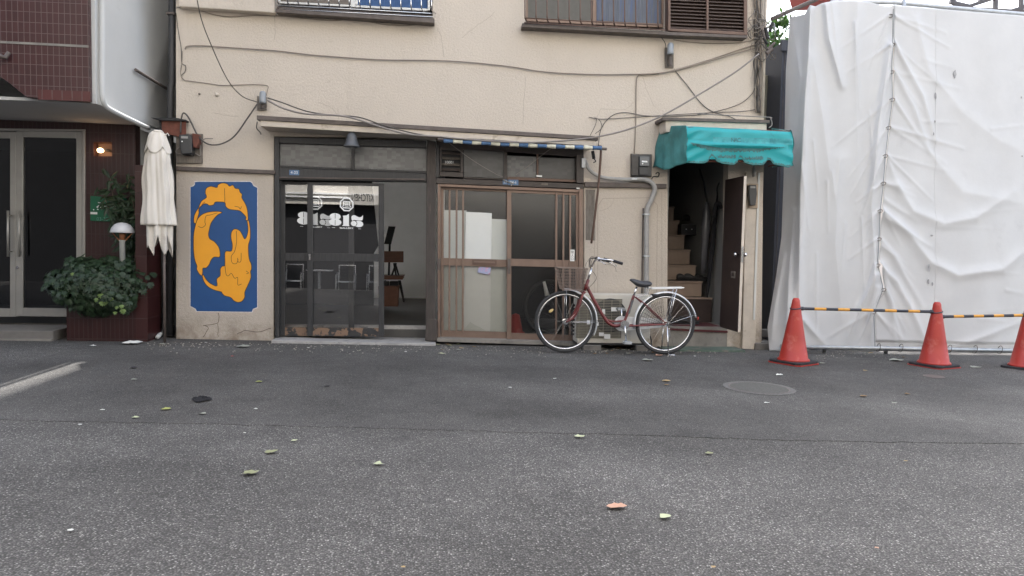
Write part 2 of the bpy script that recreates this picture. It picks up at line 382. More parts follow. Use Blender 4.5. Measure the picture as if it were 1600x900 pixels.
M['whiteline'] = mat('whiteline', (.62, .61, .60), .7, .2, 30)
M['platebblue'] = mat('plateblue', (.08, .16, .30), .4, .1, 40)
M['letter'] = mat('letter', (.80, .82, .83), .5, .02)
M['cone'] = mat('cone', (.36, .026, .016), .45, .1, 5, .05, 30, col2=(.42, .085, .06), patch=(7, .54, .12))
M['rubber'] = mat('rubber', (.022, .022, .026), .8, .2)
M['baryellow'] = mat('baryellow', (.62, .30, .045), .5, .12, 20)
M['barblack'] = mat('barblack', (.03, .033, .045), .45, .1)
M['bikered'] = mat('bikered', (.135, .022, .022), .32, .15, 20, spec=.6, col2=(.10, .05, .03), patch=(25, .68, .04))
M['tyre'] = mat('tyre', (.028, .028, .03), .75, .15, 30)
M['saddle'] = mat('saddle', (.045, .047, .055), .42, .15, 20)
M['acbody'] = mat('acbody', (.56, .53, .47), .5, .08, 4, col2=(.30, .26, .20), patch=(4, .62, .1))
M['acdark'] = mat('acdark', (.035, .035, .035), .6)
M['acgrill'] = mat('acgrill', (.30, .27, .21), .5, .1)
M['brick'] = mat('brick', (.16, .15, .14), .9, .2, 12, .4, 40)
M['bluegrey'] = mat('bluegrey', (.05, .055, .072), .6, .08, 3)
M['olive'] = mat('olive', (.27, .26, .21), .85, .1)
M['woodbrown'] = mat('woodbrown', (.17, .068, .038), .5, .15, 8, stretch=(1, 6, 6))
M['floorgrey'] = mat('floorgrey', (.07, .067, .064), .6, .15, 4)
M['roomwhite'] = mat('roomwhite', (.82, .83, .83), .8, .03)
M['roombright'] = mat('roombright', (.26, .26, .255), .8, .05)
M['stairwood'] = mat('stairwood', (.27, .20, .155), .6, .1, 5)
M['doorbrown'] = mat('doorbrown', (.042, .028, .025), .45, .15, 12)
M['shoe'] = mat('shoe', (.018, .016, .016), .6)
M['redmat'] = mat('redmat', (.08, .02, .022), .9)
M['panelwhite'] = mat('panelwhite', (.80, .81, .80), .7, .04, 4, col2=(.55, .57, .53), patch=(3, .6, .2))
M['panelgrey'] = mat('panelgrey', (.66, .68, .65), .7, .04, 4)
M['ivy'] = mat('ivy', (.02, .043, .018), .5, .35, 14, transl=.2)
M['ivylight'] = mat('ivylight', (.13, .20, .05), .5, .2, 14, transl=.2)
M['leafmid'] = mat('leafmid', (.05, .11, .025), .5, .35, 3, transl=.35)
M['bark'] = mat('bark', (.12, .09, .07), .9, .2, 10)
M['green'] = mat('green', (.004, .115, .055), .35, .06)
M['lampwhite'] = mat('lampwhite', (.55, .56, .58), .3, .04)
M['manhole'] = mat('manhole', (.085, .083, .076), .8, .25, 40, .6, 80)
M['collar'] = mat('collar', (.13, .126, .12), .9, .2, 30, .4, 80)
M['copper'] = mat('copper', (.30, .12, .05), .5)
M['pvc'] = mat('pvc', (.42, .43, .42), .5, .1)
M['oppwall'] = mat('oppwall', (.62, .59, .53), .85, .05, 2)
M['oppwhite'] = mat('oppwhite', (.8, .8, .78), .6)
M['oppsign'] = mat('oppsign', (.48, .46, .42), .7)
M['oppdark'] = mat('oppdark', (.02, .02, .022), .7)
M['kerb'] = mat('kerb', (.30, .28, .22), .9, .15)
M['housebeige'] = mat('housebeige', (.55, .49, .44), .85, .05)
M['timber'] = mat('timber', (.10, .09, .09), .7, .2)

# ------------------------------------------------------------------ ground
FAR = 140
m = MB()
def gpt(x, y): 
    z = gz(x) - .0065
    if y < -9.0: z -= .30 * min(1, (-9.0 - y) / .3)
    return (x, y, z)
xs = [-FAR, -30, -8, -2, 3, 9, 30, FAR]; ys = [-FAR, -30, -9.3, -9.0, -6, -2, 2, 10, 40, FAR]
g = m.grid(lambda u, v: gpt(xs[round(u * 7)], ys[round(v * 9)]), 7, 9)
struct(m.build('road', M['road'], origin=(0, 0, 0)))
# finer asphalt along the fronts, laid over the older road
edge = [(-30, -3.86)] + [(G(px_, py_).x, G(px_, py_).y) for px_, py_ in ((-120, 653), (0, 655), (120, 658), (260, 660), (420, 664), (600, 668), (800, 674), (1000, 679), (1200, 686), (1400, 690), (1600, 692), (1800, 694))] + [(30, -4.4)]
random.seed(3); e2 = []
for (a, b), (c, d) in zip(edge, edge[1:]):
    k = 14 if abs(c - a) < 5 else 2
    for i in range(k): t = i / k; e2.append((a + (c - a) * t, b + (d - b) * t + random.uniform(-.014, .014)))
e2.append(edge[-1])
m = MB()
for (a, b), (c, d) in zip(e2, e2[1:]):
    m.poly([(a, b, gz(a) - .003), (c, d, gz(c) - .003), (c, 9, gz(c) - .003), (a, 9, gz(a) - .003)])
    m.poly([(a, b, gz(a) - .0075), (c, d, gz(c) - .0075), (c, d, gz(c) - .003), (a, b, gz(a) - .003)])
bmesh.ops.remove_doubles(m.b, verts=m.b.verts, dist=.0005)
struct(m.build('pavement', M['apron'], origin=(0, 0, 0)))

# ------------------------------------------------------------------ main building
H = 14.6
mainb = thing('old_stucco_building', 'old cream stucco building with black and bronze sliding shop doors and a stair entrance', 'building', (0.5, 0, -.1))
LB = W(275, 529); LT = W(275, 0); RB = W(1190, 560); RT = W(1195, 0)
zb = -.3
outer = [(LB.x, zb), (RB.x, zb), (RT.x, RT.z), (RT.x - .01, H), (LT.x, H), (LT.x, LT.z)]
shop = xz([(428, 545), (428, 213), (683, 217), (912, 232), (913, 560)])
stairh = xz([(1043, 560), (1043, 250), (1060, 222), (1140, 226), (1138, 262), (1136, 560)])
winl = xz([(433, 12), (433, -160), (677, -150), (676, 26)])
winr = xz([(822, 36), (822, -140), (1040, -130), (1038, 48)])
# openings reach below the ground, so the wall outline runs round the two door openings
def notch(poly): return poly
o2 = [(LB.x, zb), (shop[0][0], zb)] + shop[1:4] + [(shop[4][0], zb), (stairh[0][0], zb)] + stairh[1:5] + [(stairh[5][0], zb), (RB.x, zb), (RT.x, RT.z), (RT.x - .01, H), (LT.x, H), (LT.x, LT.z)]
m = MB(); holed(m, o2, [winl, winr], 0, .16)
wall = m.build('wall', M['stucco'], mainb)
m = MB(); m.box(LT.x + .01, RT.x - .02, .165, 6.6, H - .2, H); m.box(LT.x, LT.x + .14, .162, 6.6, -.3, H - .201)
m.box(RT.x - .16, RT.x - .02, .162, 6.6, -.3, H - .201); m.box(W(560, 400, 5.2).x, RT.x - .161, 6.46, 6.6, -.3, H - .201); m.box(LT.x + .141, W(560, 400, 5.2).x - .001, 6.46, 6.6, 2.6, H - .201); m.box(RT.x - .019, RT.x + .75, .0, 1.2, 4.6, 5.55)  # last box is an unseen overhang added to block sun
m.build('rear_wall_and_sun_block', M['stucco'], mainb)
m = MB(); m.box(LT.x + .141, RT.x - .161, .161, 6.459, 2.78, 2.9); m.build('floor_slab', M['roomwhite'], mainb)
# lower dado panels (a slightly browner render coat, 12 mm proud)
m = MB(); m.px([(277, 529), (276, 266), (427, 270), (427.5, 533)], -.012, -.001)
m.build('dado', M['dado'], mainb)
m = MB(); m.px([(914, 540), (914, 295), (1041, 299), (1041.5, 546)], -.012, -.001)
m.build('dado', M['dado'], mainb)
m = MB(); m.px([(275, 259.5), (430, 266), (430, 272), (275, 266)], -.05, -.001); m.build('ledge', M['ledge'], mainb, bevel=.005)
m = MB(); m.px([(914, 284), (1042, 287.5), (1042, 294), (914, 292)], -.05, -.001); m.build('ledge', M['ledge'], mainb, bevel=.005)
# grooves of the right dado panel
m = MB(); yq = -.0125
m.strip(pxs([(934, 540), (934, 322), (942, 310), (1016, 309), (1027, 320), (1026, 460)], yq), .006, th=.0015)
m.strip(pxs([(1034, 300), (1034.5, 545)], yq), .004, th=.0015)
m.strip(pxs([(929, 300), (928.5, 540)], yq), .004, th=.0015)
m.build('groove', M['stain'], mainb)
# darker square of old render left of the crank arm
m = MB(); m.pq(915, 296, 930, 296.5, 376, 375, -.0135, -.012); m.build('patch', M['weather'], mainb)
# cracks
def crack(pts, wd, Y=-.001, mt='crack'):
    q = smooth_path(pxs(pts, Y), 5); q = [p + Vector((random.uniform(-.006, .006), 0, random.uniform(-.006, .006))) for p in q]
    MB_ = MB(); MB_.strip(q, wd, th=.0008); MB_.build('crack', M[mt], mainb)
random.seed(11)
crack([(317, 527), (326, 512), (318, 508), (340, 505), (341, 488)], .006, -.0125)
crack([(340, 505), (341, 526)], .004, -.0125)
crack([(370, 522), (385, 516), (402, 519), (424, 513)], .007, -.0125)
crack([(426, 12), (430, 35), (429, 62)], .004, -.0005, 'stain')
crack([(683, 45), (690, 60), (694, 90)], .004, -.0005, 'stain')
crack([(774, 18), (760, 30), (740, 44), (722, 60)], .003, -.0005, 'stain')
crack([(822, 120), (818, 160), (817, 195)], .004, -.0005, 'stain')
crack([(497, 160), (520, 170), (530, 186)], .003, -.0005, 'stain')
crack([(334, 176), (350, 180), (372, 182)], .004, -.0005, 'stain')
crack([(936, 330), (952, 324), (960, 310)], .003, -.0128, 'stain')
crack([(1005, 120), (1012, 145), (1024, 168)], .003, -.0005, 'stain')
crack([(930, 190), (936, 176), (942, 170), (975, 172), (990, 160)], .003, -.0005, 'stain')

# upper storey jetty at the left
m = MB(); q = [W(279, 10, -.12), W(429, 20, -.12)]
m.prism([q[0], q[1], (q[1].x, -.12, H), (q[0].x, -.12, H)], (0, .118, 0)); m.build('jetty', M['stucco'], mainb, bevel=.01)

# ------------------------------------------------------------------ canopy over the shopfronts
cy = -.36
m = MB(); m.px([(401, 180), (935, 213), (935, 219), (401, 187)], cy - .02, -.001); m.build('canopy_flashing', M['ledge'], mainb, bevel=.004)
m = MB(); m.px([(407, 187.5), (930, 219.5), (930, 228), (407, 197)], cy, -.002); m.build('canopy', M['cream'], mainb, bevel=.004)
# stair canopy box above the teal awning
m = MB(); m.px([(1035, 183), (1203, 187.5), (1203, 192.5), (1035, 188)], -.30, -.001); m.build('canopy_flashing', M['ledge'], mainb, bevel=.004)
m = MB(); m.px([(1040, 188.5), (1198, 193), (1198, 212), (1040, 206)], -.27, -.002); m.build('canopy', M['cream'], mainb, bevel=.004)

# ------------------------------------------------------------------ black shopfront: posts, lintel, transom
def fr(name, mt, pts, y0, y1, parent=mainb, bev=.004):
    m = MB(); m.px(pts, y0, y1) if y1 is not None else m.sheet(pts, y0); return m.build(name, M[mt], parent, bevel=bev)
fr('post', 'blackwood', [(428.5, 214), (436, 214), (436, 527), (430, 527)], -.03, .12)
fr('post', 'bareplinth', [(667, 219), (681, 221), (680.5, 531), (665, 530)], -.05, .12)
fr('post', 'bareplinth', [(666, 498), (683.5, 499), (683, 533), (664, 532)], -.07, -.052)
fr('lintel', 'blackwood', [(436.2, 262), (666.5, 271), (666.5, 284), (436.2, 281)], -.03, .10)
fr('lintel', 'blackwood', [(436.2, 214), (666.5, 220), (666.5, 231), (436.2, 223.5)], -.03, .10)
tr = fr('transom_window', 'blackwood', [(548.5, 226.5), (553.5, 227), (553.5, 266), (548.5, 265)], -.01, .05)
fr('transom_rail', 'blackwood', [(436.4, 258.5), (548.3, 263), (548.3, 266), (436.4, 261.8)], -.015, .05, tr)
fr('transom_rail', 'blackwood', [(553.7, 263.2), (666.3, 267.4), (666.3, 270.8), (553.7, 266.4)], -.015, .05, tr)
fr('sill', 'ledge', [(436.2, 276), (664, 279), (664, 281.5), (436.2, 278.5)], -.05, -.031)
# patterned panes: small squares of figured glass
def patterned(name, c0, c1, cell, Y):
    m = bpy.data.materials.new(name); m.use_nodes = True; n = m.node_tree; p = n.nodes['Principled BSDF']; L = n.links.new
    ge = n.nodes.new('ShaderNodeNewGeometry'); mp = n.nodes.new('ShaderNodeMapping'); mp.inputs['Scale'].default_value = (1 / cell, 1 / cell, 1 / (cell * .62)); L(ge.outputs['Position'], mp.inputs[0])
    wn = n.nodes.new('ShaderNodeTexWhiteNoise'); wn.noise_dimensions = '3D'
    sn = n.nodes.new('ShaderNodeVectorMath'); sn.operation = 'FLOOR'; L(mp.outputs[0], sn.inputs[0]); L(sn.outputs[0], wn.inputs['Vector'])
    rp = n.nodes.new('ShaderNodeValToRGB'); rp.color_ramp.elements[0].color = (*c0, 1); rp.color_ramp.elements[1].color = (*c1, 1); rp.color_ramp.elements[0].position = .2
    L(wn.outputs['Value'], rp.inputs[0])
    nz = n.nodes.new('ShaderNodeTexNoise'); nz.inputs['Scale'].default_value = 2.2; L(ge.outputs['Position'], nz.inputs['Vector'])
    mr = n.nodes.new('ShaderNodeMapRange'); mr.inputs[3].default_value = .8; mr.inputs[4].default_value = 1.2; mr.inputs[1].default_value = .3; mr.inputs[2].default_value = .7; L(nz.outputs['Fac'], mr.inputs[0])
    vm = n.nodes.new('ShaderNodeVectorMath'); vm.operation = 'SCALE'; L(rp.outputs[0], vm.inputs[0]); L(mr.outputs[0], vm.inputs['Scale'])
    L(vm.outputs[0], p.inputs['Base Color']); p.inputs['Roughness'].default_value = .3
    b = n.nodes.new('ShaderNodeBump'); b.inputs['Strength'].default_value = .3; b.inputs['Distance'].default_value = .003; L(wn.outputs['Value'], b.inputs['Height']); L(b.outputs[0], p.inputs['Normal'])
    return m
M['pattern'] = patterned('pattern', (.095, .097, .10), (.145, .148, .15), .052, 0)
M['patterndark'] = patterned('patterndark', (.05, .05, .051), (.07, .071, .073), .06, 0)
fr('pane', 'pattern', [(436.4, 223.8), (548.3, 227), (548.3, 262.8), (436.4, 258.3)], .02, .028, tr, 0)
fr('pane', 'pattern', [(553.7, 227.2), (666.3, 231.2), (666.3, 267.2), (553.7, 263)], .02, .028, tr, 0)
# threshold
m = MB(); a = W(424, 530, -.22); b = W(681, 536, -.22)
m.prism([(a.x, -.22, gz(a.x) - .02), (b.x, -.22, gz(b.x) - .02), (b.x, -.22, gz(b.x) + .022), (a.x, -.22, gz(a.x) + .03)], (0, .50, 0))
m.build('threshold', M['stone'], mainb, bevel=.006)

# ------------------------------------------------------------------ sliding gallery doors
def sliding(x0, x1, Y, label):
    def yt(x): return 283.5 + (x - 437) * .018
    def yb(x): return 524.5 + (x - 437) * .008
    def ym(x): return 398 + (x - 437) * .012
    d = MB(); wd = 8.5
    d.px([(x0, yt(x0)), (x0 + wd, yt(x0)), (x0 + wd, yb(x0)), (x0, yb(x0))], Y, Y + .035)
    d.px([(x1 - wd, yt(x1)), (x1, yt(x1)), (x1, yb(x1)), (x1 - wd, yb(x1))], Y, Y + .035)
    i0, i1 = x0 + wd + .1, x1 - wd - .1
    d.px([(i0, yt(i0)), (i1, yt(i1)), (i1, yt(i1) + 4.5), (i0, yt(i0) + 4.5)], Y, Y + .035)
    d.px([(i0, ym(i0) - 3), (i1, ym(i1) - 3), (i1, ym(i1) + 9), (i0, ym(i0) + 9)], Y, Y + .035)
    o = d.build('sliding_door', M['blackwood'], mainb, bevel=.003); o['label'] = label
    fr('bottom_rail', 'peeled', [(i0, yb(i0) - 13), (i1, yb(i1) - 13), (i1, yb(i1)), (i0, yb(i0))], Y + .001, Y + .034, o)
    fr('pane', 'glassdoor' if Y > .05 else 'glass', [(i0, yt(i0) + 4.6), (i1, yt(i1) + 4.6), (i1, ym(i1) - 3.1), (i0, ym(i0) - 3.1)], Y + .017, None, o, 0)
    fr('pane', 'glassdoor' if Y > .05 else 'glass', [(i0, ym(i0) + 9.1), (i1, ym(i1) + 9.1), (i1, yb(i1) - 13.1), (i0, yb(i0) - 13.1)], Y + .017, None, o, 0)
    return o
drear = sliding(436.5, 553, .065, 'rear sliding door leaf behind the front leaf')
dfront = sliding(480, 600, .005, 'front sliding door leaf with the white lettering')
m = MB(); m.pq(482.5, 397, 485, 397, 406, 406, .0, .0048); m.build('latch', M['steel'], dfront)

def ell(cx, cz, rx, rz, n=28, a0=0, a1=360):
    return [(cx + rx * math.cos(R(a0 + (a1 - a0) * k / n)), cz + rz * math.sin(R(a0 + (a1 - a0) * k / n))) for k in range(n + (0 if a1 - a0 >= 360 else 1))]
def logo(parent, cx, cy_, s, Y):
    """emblem and fat numerals 815 on the glass; cx, cy_: picture point of the centre of the numerals; s: picture px per unit (numeral height 1)"""
    c = W(cx, cy_, Y); k = s / 139.0                                          # metres per unit
    def P(x, z, dy=0): return Vector((c.x + x * k, Y - dy, c.z + z * k - x * k * .03))
    def pl(mb, pts, dy=0, th=.0006): mb.prism([P(a, b, dy) for a, b in pts], (0, -th, 0))
    m = MB()
    # 8
    pl(m, ell(-.95, .26, .46, .28)); pl(m, ell(-.95, -.22, .52, .30), .0007)
    # 1
    pl(m, [(-.36, -.5), (.24, -.5), (.24, -.44), (.2, -.44), (.2, .52), (.15, .52), (-.02, .40), (-.32, .36), (-.32, .30), (-.28, .30), (-.28, -.44), (-.36, -.44)])
    # 5: flag and bowl
    pl(m, [(.44, .02), (.40, .20), (.42, .36), (.55, .46), (.70, .46), (.88, .36), (1.08, .30), (1.24, .34), (1.34, .48), (1.38, .48), (1.36, .20), (1.32, .06), (1.16, .03), (.85, .03), (.60, .06), (.50, -.02)])
    pl(m, ell(1.02, -.27, .38, .27), 0); pl(m, ell(.62, -.25, .26, .22), .0007)
    m.build('numerals', M['letter'], parent)
    m = MB(); pl(m, [(-.97, .50), (-.93, .50), (-.93, .08), (-.97, .08)], .0022); m.build('numeral_slit', M['black'], parent)
    m = MB(); pl(m, [(-.97, -.02), (-.93, -.02), (-.93, -.48), (-.97, -.48)], .0022); m.build('numeral_slit', M['black'], parent); m = MB()
    q = [(.72, -.02), (.82, -.10), (.88, -.22), (.86, -.34), (.78, -.42)]
    m.strip([P(a, b, .0022) for a, b in q], .05 * k, th=.0006)
    m.build('numeral_slit', M['black'], parent)
    # emblem: octagon ring with a shrine-like character
    m = MB(); ex, ez, r1, r0 = .0, 1.33, .62, .50; es = 1.3
    for i in range(8):
        a, b = R(22.5 + 45 * i), R(67.5 + 45 * i)
        pl(m, [(ex + r1 * math.cos(a), ez + r1 * math.sin(a)), (ex + r1 * math.cos(b), ez + r1 * math.sin(b)), (ex + r0 * math.cos(b), ez + r0 * math.sin(b)), (ex + r0 * math.cos(a), ez + r0 * math.sin(a))])
    for zz, hw in ((.17, .22), (.07, .12), (-.03, .12), (-.13, .12)):
        pl(m, [(ex - hw * es, ez + zz * es), (ex + hw * es, ez + zz * es), (ex + hw * es, ez + (zz + .055) * es), (ex - hw * es, ez + (zz + .055) * es)])
    pl(m, [(ex - .25 * es, ez - .26 * es), (ex + .25 * es, ez - .26 * es), (ex + .25 * es, ez - .19 * es), (ex - .25 * es, ez - .19 * es)])
    for sg in (-1, 1):
        pl(m, [(ex + es * a_, ez + es * b_) for a_, b_ in ((sg * .155, .168), (sg * .215, .168), (sg * .215, -.06), (sg * .30, -.13), (sg * .25, -.17), (sg * .155, -.09))])
    m.build('emblem', M['letter'], parent)
    text_mesh('small_lettering', 'GALLERY', M['letter'], parent, P(0, -.68, .0006), .165 * k, bold=.0006, sx=1.7, depth=.0004)
    for sg in (-1, 1): m = MB(); pl(m, [(sg * .98, -.665), (sg * 1.22, -.665), (sg * 1.22, -.69), (sg * .98, -.69)]); m.build('lettering_dash', M['letter'], parent)
logo(dfront, 541.5, 344, 19.0, .0195 - .001)
logo(drear, 492.5, 342, 19.4, .0795 - .001)

# ------------------------------------------------------------------ gallery room behind
x0, x1 = LT.x + .145, W(683, 400, .2).x; y1 = 5.2; zf = .07
m = MB(); m.box(x0, x1, .28, y1, -.2, zf); m.build('room_floor', M['floorgrey'], mainb)
m = MB(); m.box(W(560, 400, y1).x, x1, y1, y1 + .1, -.2, 2.77); m.box(x1, x1 + .08, .18, y1, -.2, 2.77); m.build('room_wall', M['roomwhite'], mainb)  # stops short: unseen opening added here and in the rear wall admits light
m = MB(); m.box(x0 + .02, W(572, 400, 3.7).x, 3.7, 6.9, zf + .002, zf + .01); m.build('bounce_sheet', M['roomwhite'], mainb)  # unseen white sheet added to bounce sunlight onto the back wall
m = MB(); m.box(x0, x1, .281, .36, zf + .0, zf + .045); m.build('inner_step', M['stone'], mainb)

# ------------------------------------------------------------------ bronze sliding doors of the right shopfront
fr('door_frame', 'bronze', [(683.8, 287), (688.5, 287.3), (688, 528), (683.8, 528)], -.02, .11)
fr('door_frame', 'bronze', [(688.7, 287.3), (904.5, 296), (904.5, 301), (688.7, 291.5)], -.02, .11)
fr('door_frame', 'bronze', [(904.7, 294), (911.5, 294.5), (911, 536), (905, 536)], -.02, .11)
fr('door_sill', 'concrete', [(683, 528.5), (911, 535), (911, 541), (683, 534)], -.10, .11)
def bronze_door(x0, x1, Y, ms, bars, label, yt0, yt1, yb0, yb1, wl, wr):
    f = lambda a, b: (lambda x: a + (b - a) * (x - x0) / (x1 - x0))
    yt, yb = f(yt0, yt1), f(yb0, yb1); ym = f(404 + ms, 407 + ms)
    d = MB()
    d.px([(x0, yt(x0)), (x0 + wl, yt(x0 + wl)), (x0 + wl, yb(x0 + wl)), (x0, yb(x0))], Y, Y + .034)
    d.px([(x1 - wr, yt(x1 - wr)), (x1, yt(x1)), (x1, yb(x1)), (x1 - wr, yb(x1 - wr))], Y, Y + .034)
    a, b = x0 + wl + .1, x1 - wr - .1
    d.px([(a, yt(a)), (b, yt(b)), (b, yt(b) + 4.5), (a, yt(a) + 4.5)], Y, Y + .034)
    d.px([(a, ym(a)), (b, ym(b)), (b, ym(b) + 11.5), (a, ym(a) + 11.5)], Y, Y + .034)
    d.px([(a, yb(a) - 12), (b, yb(b) - 12), (b, yb(b)), (a, yb(a))], Y, Y + .034)
    o = d.build('sliding_door', M['bronze'], mainb, bevel=.003); o['label'] = label
    for x in bars:
        q = MB(); q.px([(x, yt(x) + 1), (x + 3, yt(x) + 1), (x + 2.4, yb(x) - 8), (x - .6, yb(x) - 8)], Y - .012, Y - .001); q.build('lattice_bar', M['bronze'], o, bevel=.002)
    fr('pane', 'glassbrown', [(a, yt(a) + 4.6), (b, yt(b) + 4.6), (b, ym(b) - .1), (a, ym(a) - .1)], Y + .016, None, o, 0)
    fr('pane', 'glassbrown', [(a, ym(a) + 11.6), (b, ym(b) + 11.6), (b, yb(b) - 12.1), (a, yb(a) - 12.1)], Y + .016, None, o, 0)
    return o
bl = bronze_door(688.8, 797, .05, -1, (701, 712, 722), 'left leaf with a mail slot and white boards behind', 291.6, 296, 528, 531, 4.5, 4)
br = bronze_door(792, 904.4, .01, 0, (868, 879, 889.5), 'right leaf of dark glass', 296.2, 301, 532, 536, 7, 4.5)
br_ = [c for c in br.children]
m = MB(); m.px([(738, 405), (776, 406.5), (776, 414.5), (738, 413)], .036, .0485); ms_ = m.build('mail_slot', M['bronzedark'], bl, bevel=.002)
m = MB(); m.px([(740.5, 407.5), (773.5, 408.8), (773.5, 411.3), (740.5, 410)], .032, .0355); m.build('flap', M['bronze'], ms_, bevel=.001)
m = MB(); m.pq(793.5, 404, 797.5, 404, 428, 428, -.006, .0095); m.build('handle', M['ledge'], br, bevel=.002)
m = MB(); m.pq(684.6, 404, 688, 404, 422, 422, -.026, -.0205); m.build('handle', M['ledge'], mainb, bevel=.002)
# storage boards close behind the left leaf
def board(name, pts, y, mt, lab):
    m = MB(); m.px(pts, y, y + .012); o = m.build(name, M[mt]); tag(o, lab, 'board'); return o
board('foam_board', [(690, 328), (729, 329), (727, 520), (690, 519)], .125, 'panelgrey', 'pale green white board leaning behind the lattice bars of the left bronze door')
board('foam_board', [(728, 331), (768.5, 333), (766, 522), (723, 520)], .10, 'panelwhite', 'brightest white board in the middle of the left bronze door glass, above the torn edge')
board('foam_board', [(767, 342), (797, 343), (795, 523), (765, 522)], .13, 'panelgrey', 'shorter greenish white board behind the glass beside the middle door stile')
m = MB(); m.px([(724.5, 515.5), (735, 503), (742, 508), (750, 511), (760, 518), (757, 516.5)], .09, .096); tag(m.build('torn_board_corner', M['panelgrey']), 'torn pale board corner at the foot of the brightest board', 'board scrap')
# dark store room behind
xa, xb = x1 + .085, W(915, 400, .2).x
m = MB(); m.box(xa, xb, .16, 2.4, -.2, .0); m.build('room_floor', M['floorgrey'], mainb)
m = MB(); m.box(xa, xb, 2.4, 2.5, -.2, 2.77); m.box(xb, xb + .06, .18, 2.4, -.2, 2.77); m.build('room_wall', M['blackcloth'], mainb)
# label and leaflet
lab = MB(); lab.px([(891.2, 390), (897.8, 390.2), (897.5, 408.3), (891, 408)], -.010, .0); lo = lab.build('door_label', M['white'], br)
for i, ch in enumerate('個人口'):
    text_mesh('character', ch, M['ink'], lo, W(894.3, 394.2 + i * 5.3, -.0105), .036, depth=.0004)
lf = MB(); lf.px([(748.5, 417), (767, 418), (765.5, 429.3), (746, 425.5)], .058, .0605)
leaflet = lf.build('leaflet', mat('leaflet', (.33, .35, .52), .5, .15, 60, col2=(.62, .25, .33), patch=(14, .53, .03))); tag(leaflet, 'crumpled blue and pink leaflet stuck behind the glass under the mail slot', 'leaflet')
# transom band of the bronze front
fr('lintel', 'darkframe', [(681.5, 278), (912, 287), (912, 295), (681.5, 286.5)], -.03, .10)
fr('lintel', 'darkframe', [(681.5, 219), (912, 232), (912, 246), (681.5, 229)], -.0, .10)
fr('post', 'darkframe', [(901, 242), (912, 243), (912, 286), (901, 286)], -.06, .10)
fr('post', 'blackwood', [(681.5, 226), (686, 226), (686, 277), (681.5, 277)], -.03, .10)
tb = fr('transom_window', 'darkframe', [(787.5, 233), (792.5, 233.5), (792.5, 281.5), (787.5, 281)], .0, .05)
fr('transom_rail', 'darkframe', [(724, 276.5), (787.3, 279), (787.3, 281.3), (724, 279)], .0, .05, tb)
fr('transom_rail', 'bronzedark', [(792.7, 276), (841, 278), (900.8, 281), (900.8, 284.5), (792.7, 281.4)], .0, .05, tb)
fr('transom_rail', 'bronzedark', [(838.5, 240), (841.5, 240.1), (841.5, 277.8), (838.5, 277.7)], .005, .05, tb)
M['paneclear'] = glass('paneclear', (.5, .5, .5), .12, .08, .2, 8)
fr('pane', 'patterndark', [(724.5, 231.5), (787.3, 234), (787.3, 278.5), (724.5, 276)], .03, .035, tb, 0)
fr('pane', 'pattern', [(792.7, 243), (838.3, 245), (838.3, 277.7), (792.7, 276)], .03, .035, tb, 0)
fr('pane', 'patterndark', [(841.7, 246), (900.8, 248), (900.8, 280.7), (841.7, 278)], .034, .04, tb, 0)
lv = MB(); 
for pts in ([(687, 229), (723.5, 231), (723.5, 236), (687, 234)], [(687, 268), (723.5, 270), (723.5, 277), (687, 275)], [(687, 234.2), (690, 234.2), (690, 267.8), (687, 267.8)], [(719.5, 236.2), (723.5, 236.2), (723.5, 269.8), (719.5, 269.8)]):
    lv.px(pts, -.012, .05)
vent = lv.build('louvre_vent', M['darkframe'], mainb, bevel=.003)
lq = MB(); lq.px([(690.2, 235), (719.3, 236), (719.3, 269.5), (690.2, 268)], .045, .05); lq.build('vent_back', M['black'], vent)
for i, y in enumerate((239.5, 247.5, 257, 265)):
    q = MB(); a = pxs([(690.3, y), (719.3, y + 1.3)], .0)
    q.prism([a[0], a[1], a[1] + Vector((0, .035, .022)), a[0] + Vector((0, .035, .022))], (0, .004, -.008)); q.build('louvre_blade', M['weather' if 0 < i < 3 else 'ledge'], vent)
text_mesh('faded_number', '10001', M['letter'], vent, W(702, 253.3, -.002), .044, face='-Y', rotz=R(180), depth=.0004)
# enamel address plates
def plate(x0, y0, x1, y1, txt, lab, sz):
    m = MB(); m.px([(x0, y0), (x1, y0 + .3), (x1, y1 + .3), (x0, y1)], -.0345, -.0305); o = m.build('address_plate', M['platebblue'], bevel=.001)
    tag(o, lab, 'address plate'); text_mesh('plate_number', txt, M['letter'], o, W((x0 + x1) / 2, (y0 + y1) / 2 + .3, -.035), sz, depth=.0003); return o
plate(452, 265.5, 467.5, 273.5, '4-23', 'blue enamel address plate on the black lintel above the left black door', .045)
plate(785.5, 280.5, 793, 288, '23', 'small worn square number plate on the lintel over the bronze doors', .036)
plate(794, 280.8, 810, 289, '24-6', 'long worn blue address plate to the right of the small square plate', .042)
m = MB(); m.px([(838, 273.5), (847, 274), (847, 276.5), (838, 276)], -.006, .0); m.build('small_sticker', M['letter'], tb)
m = MB(); m.px([(846, 286), (856, 286.4), (856, 289.4), (846, 289)], -.034, -.0305); tag(m.build('name_plate', M['weather']), 'small blank tan name plate on the lintel over the right bronze door', 'name plate')
m = MB(); m.px([(901, 293), (905.5, 293.2), (905.5, 295.6), (901, 295.4)], -.05, -.031); m.build('door_catch', M['white'], mainb, bevel=.002)
m = MB(); m.px([(909, 247), (915, 247), (915, 262), (909, 262)], -.09, -.061); m.build('switch_box', M['galv'], mainb, bevel=.003)
m = MB(); m.tube(smooth_path(pxs([(786, 281), (796, 285), (803, 287)], -.045)), .006); m.tube(pxs([(800, 287), (798.5, 291)], -.045), .007); m.build('broken_hook', M['conduit'], mainb)
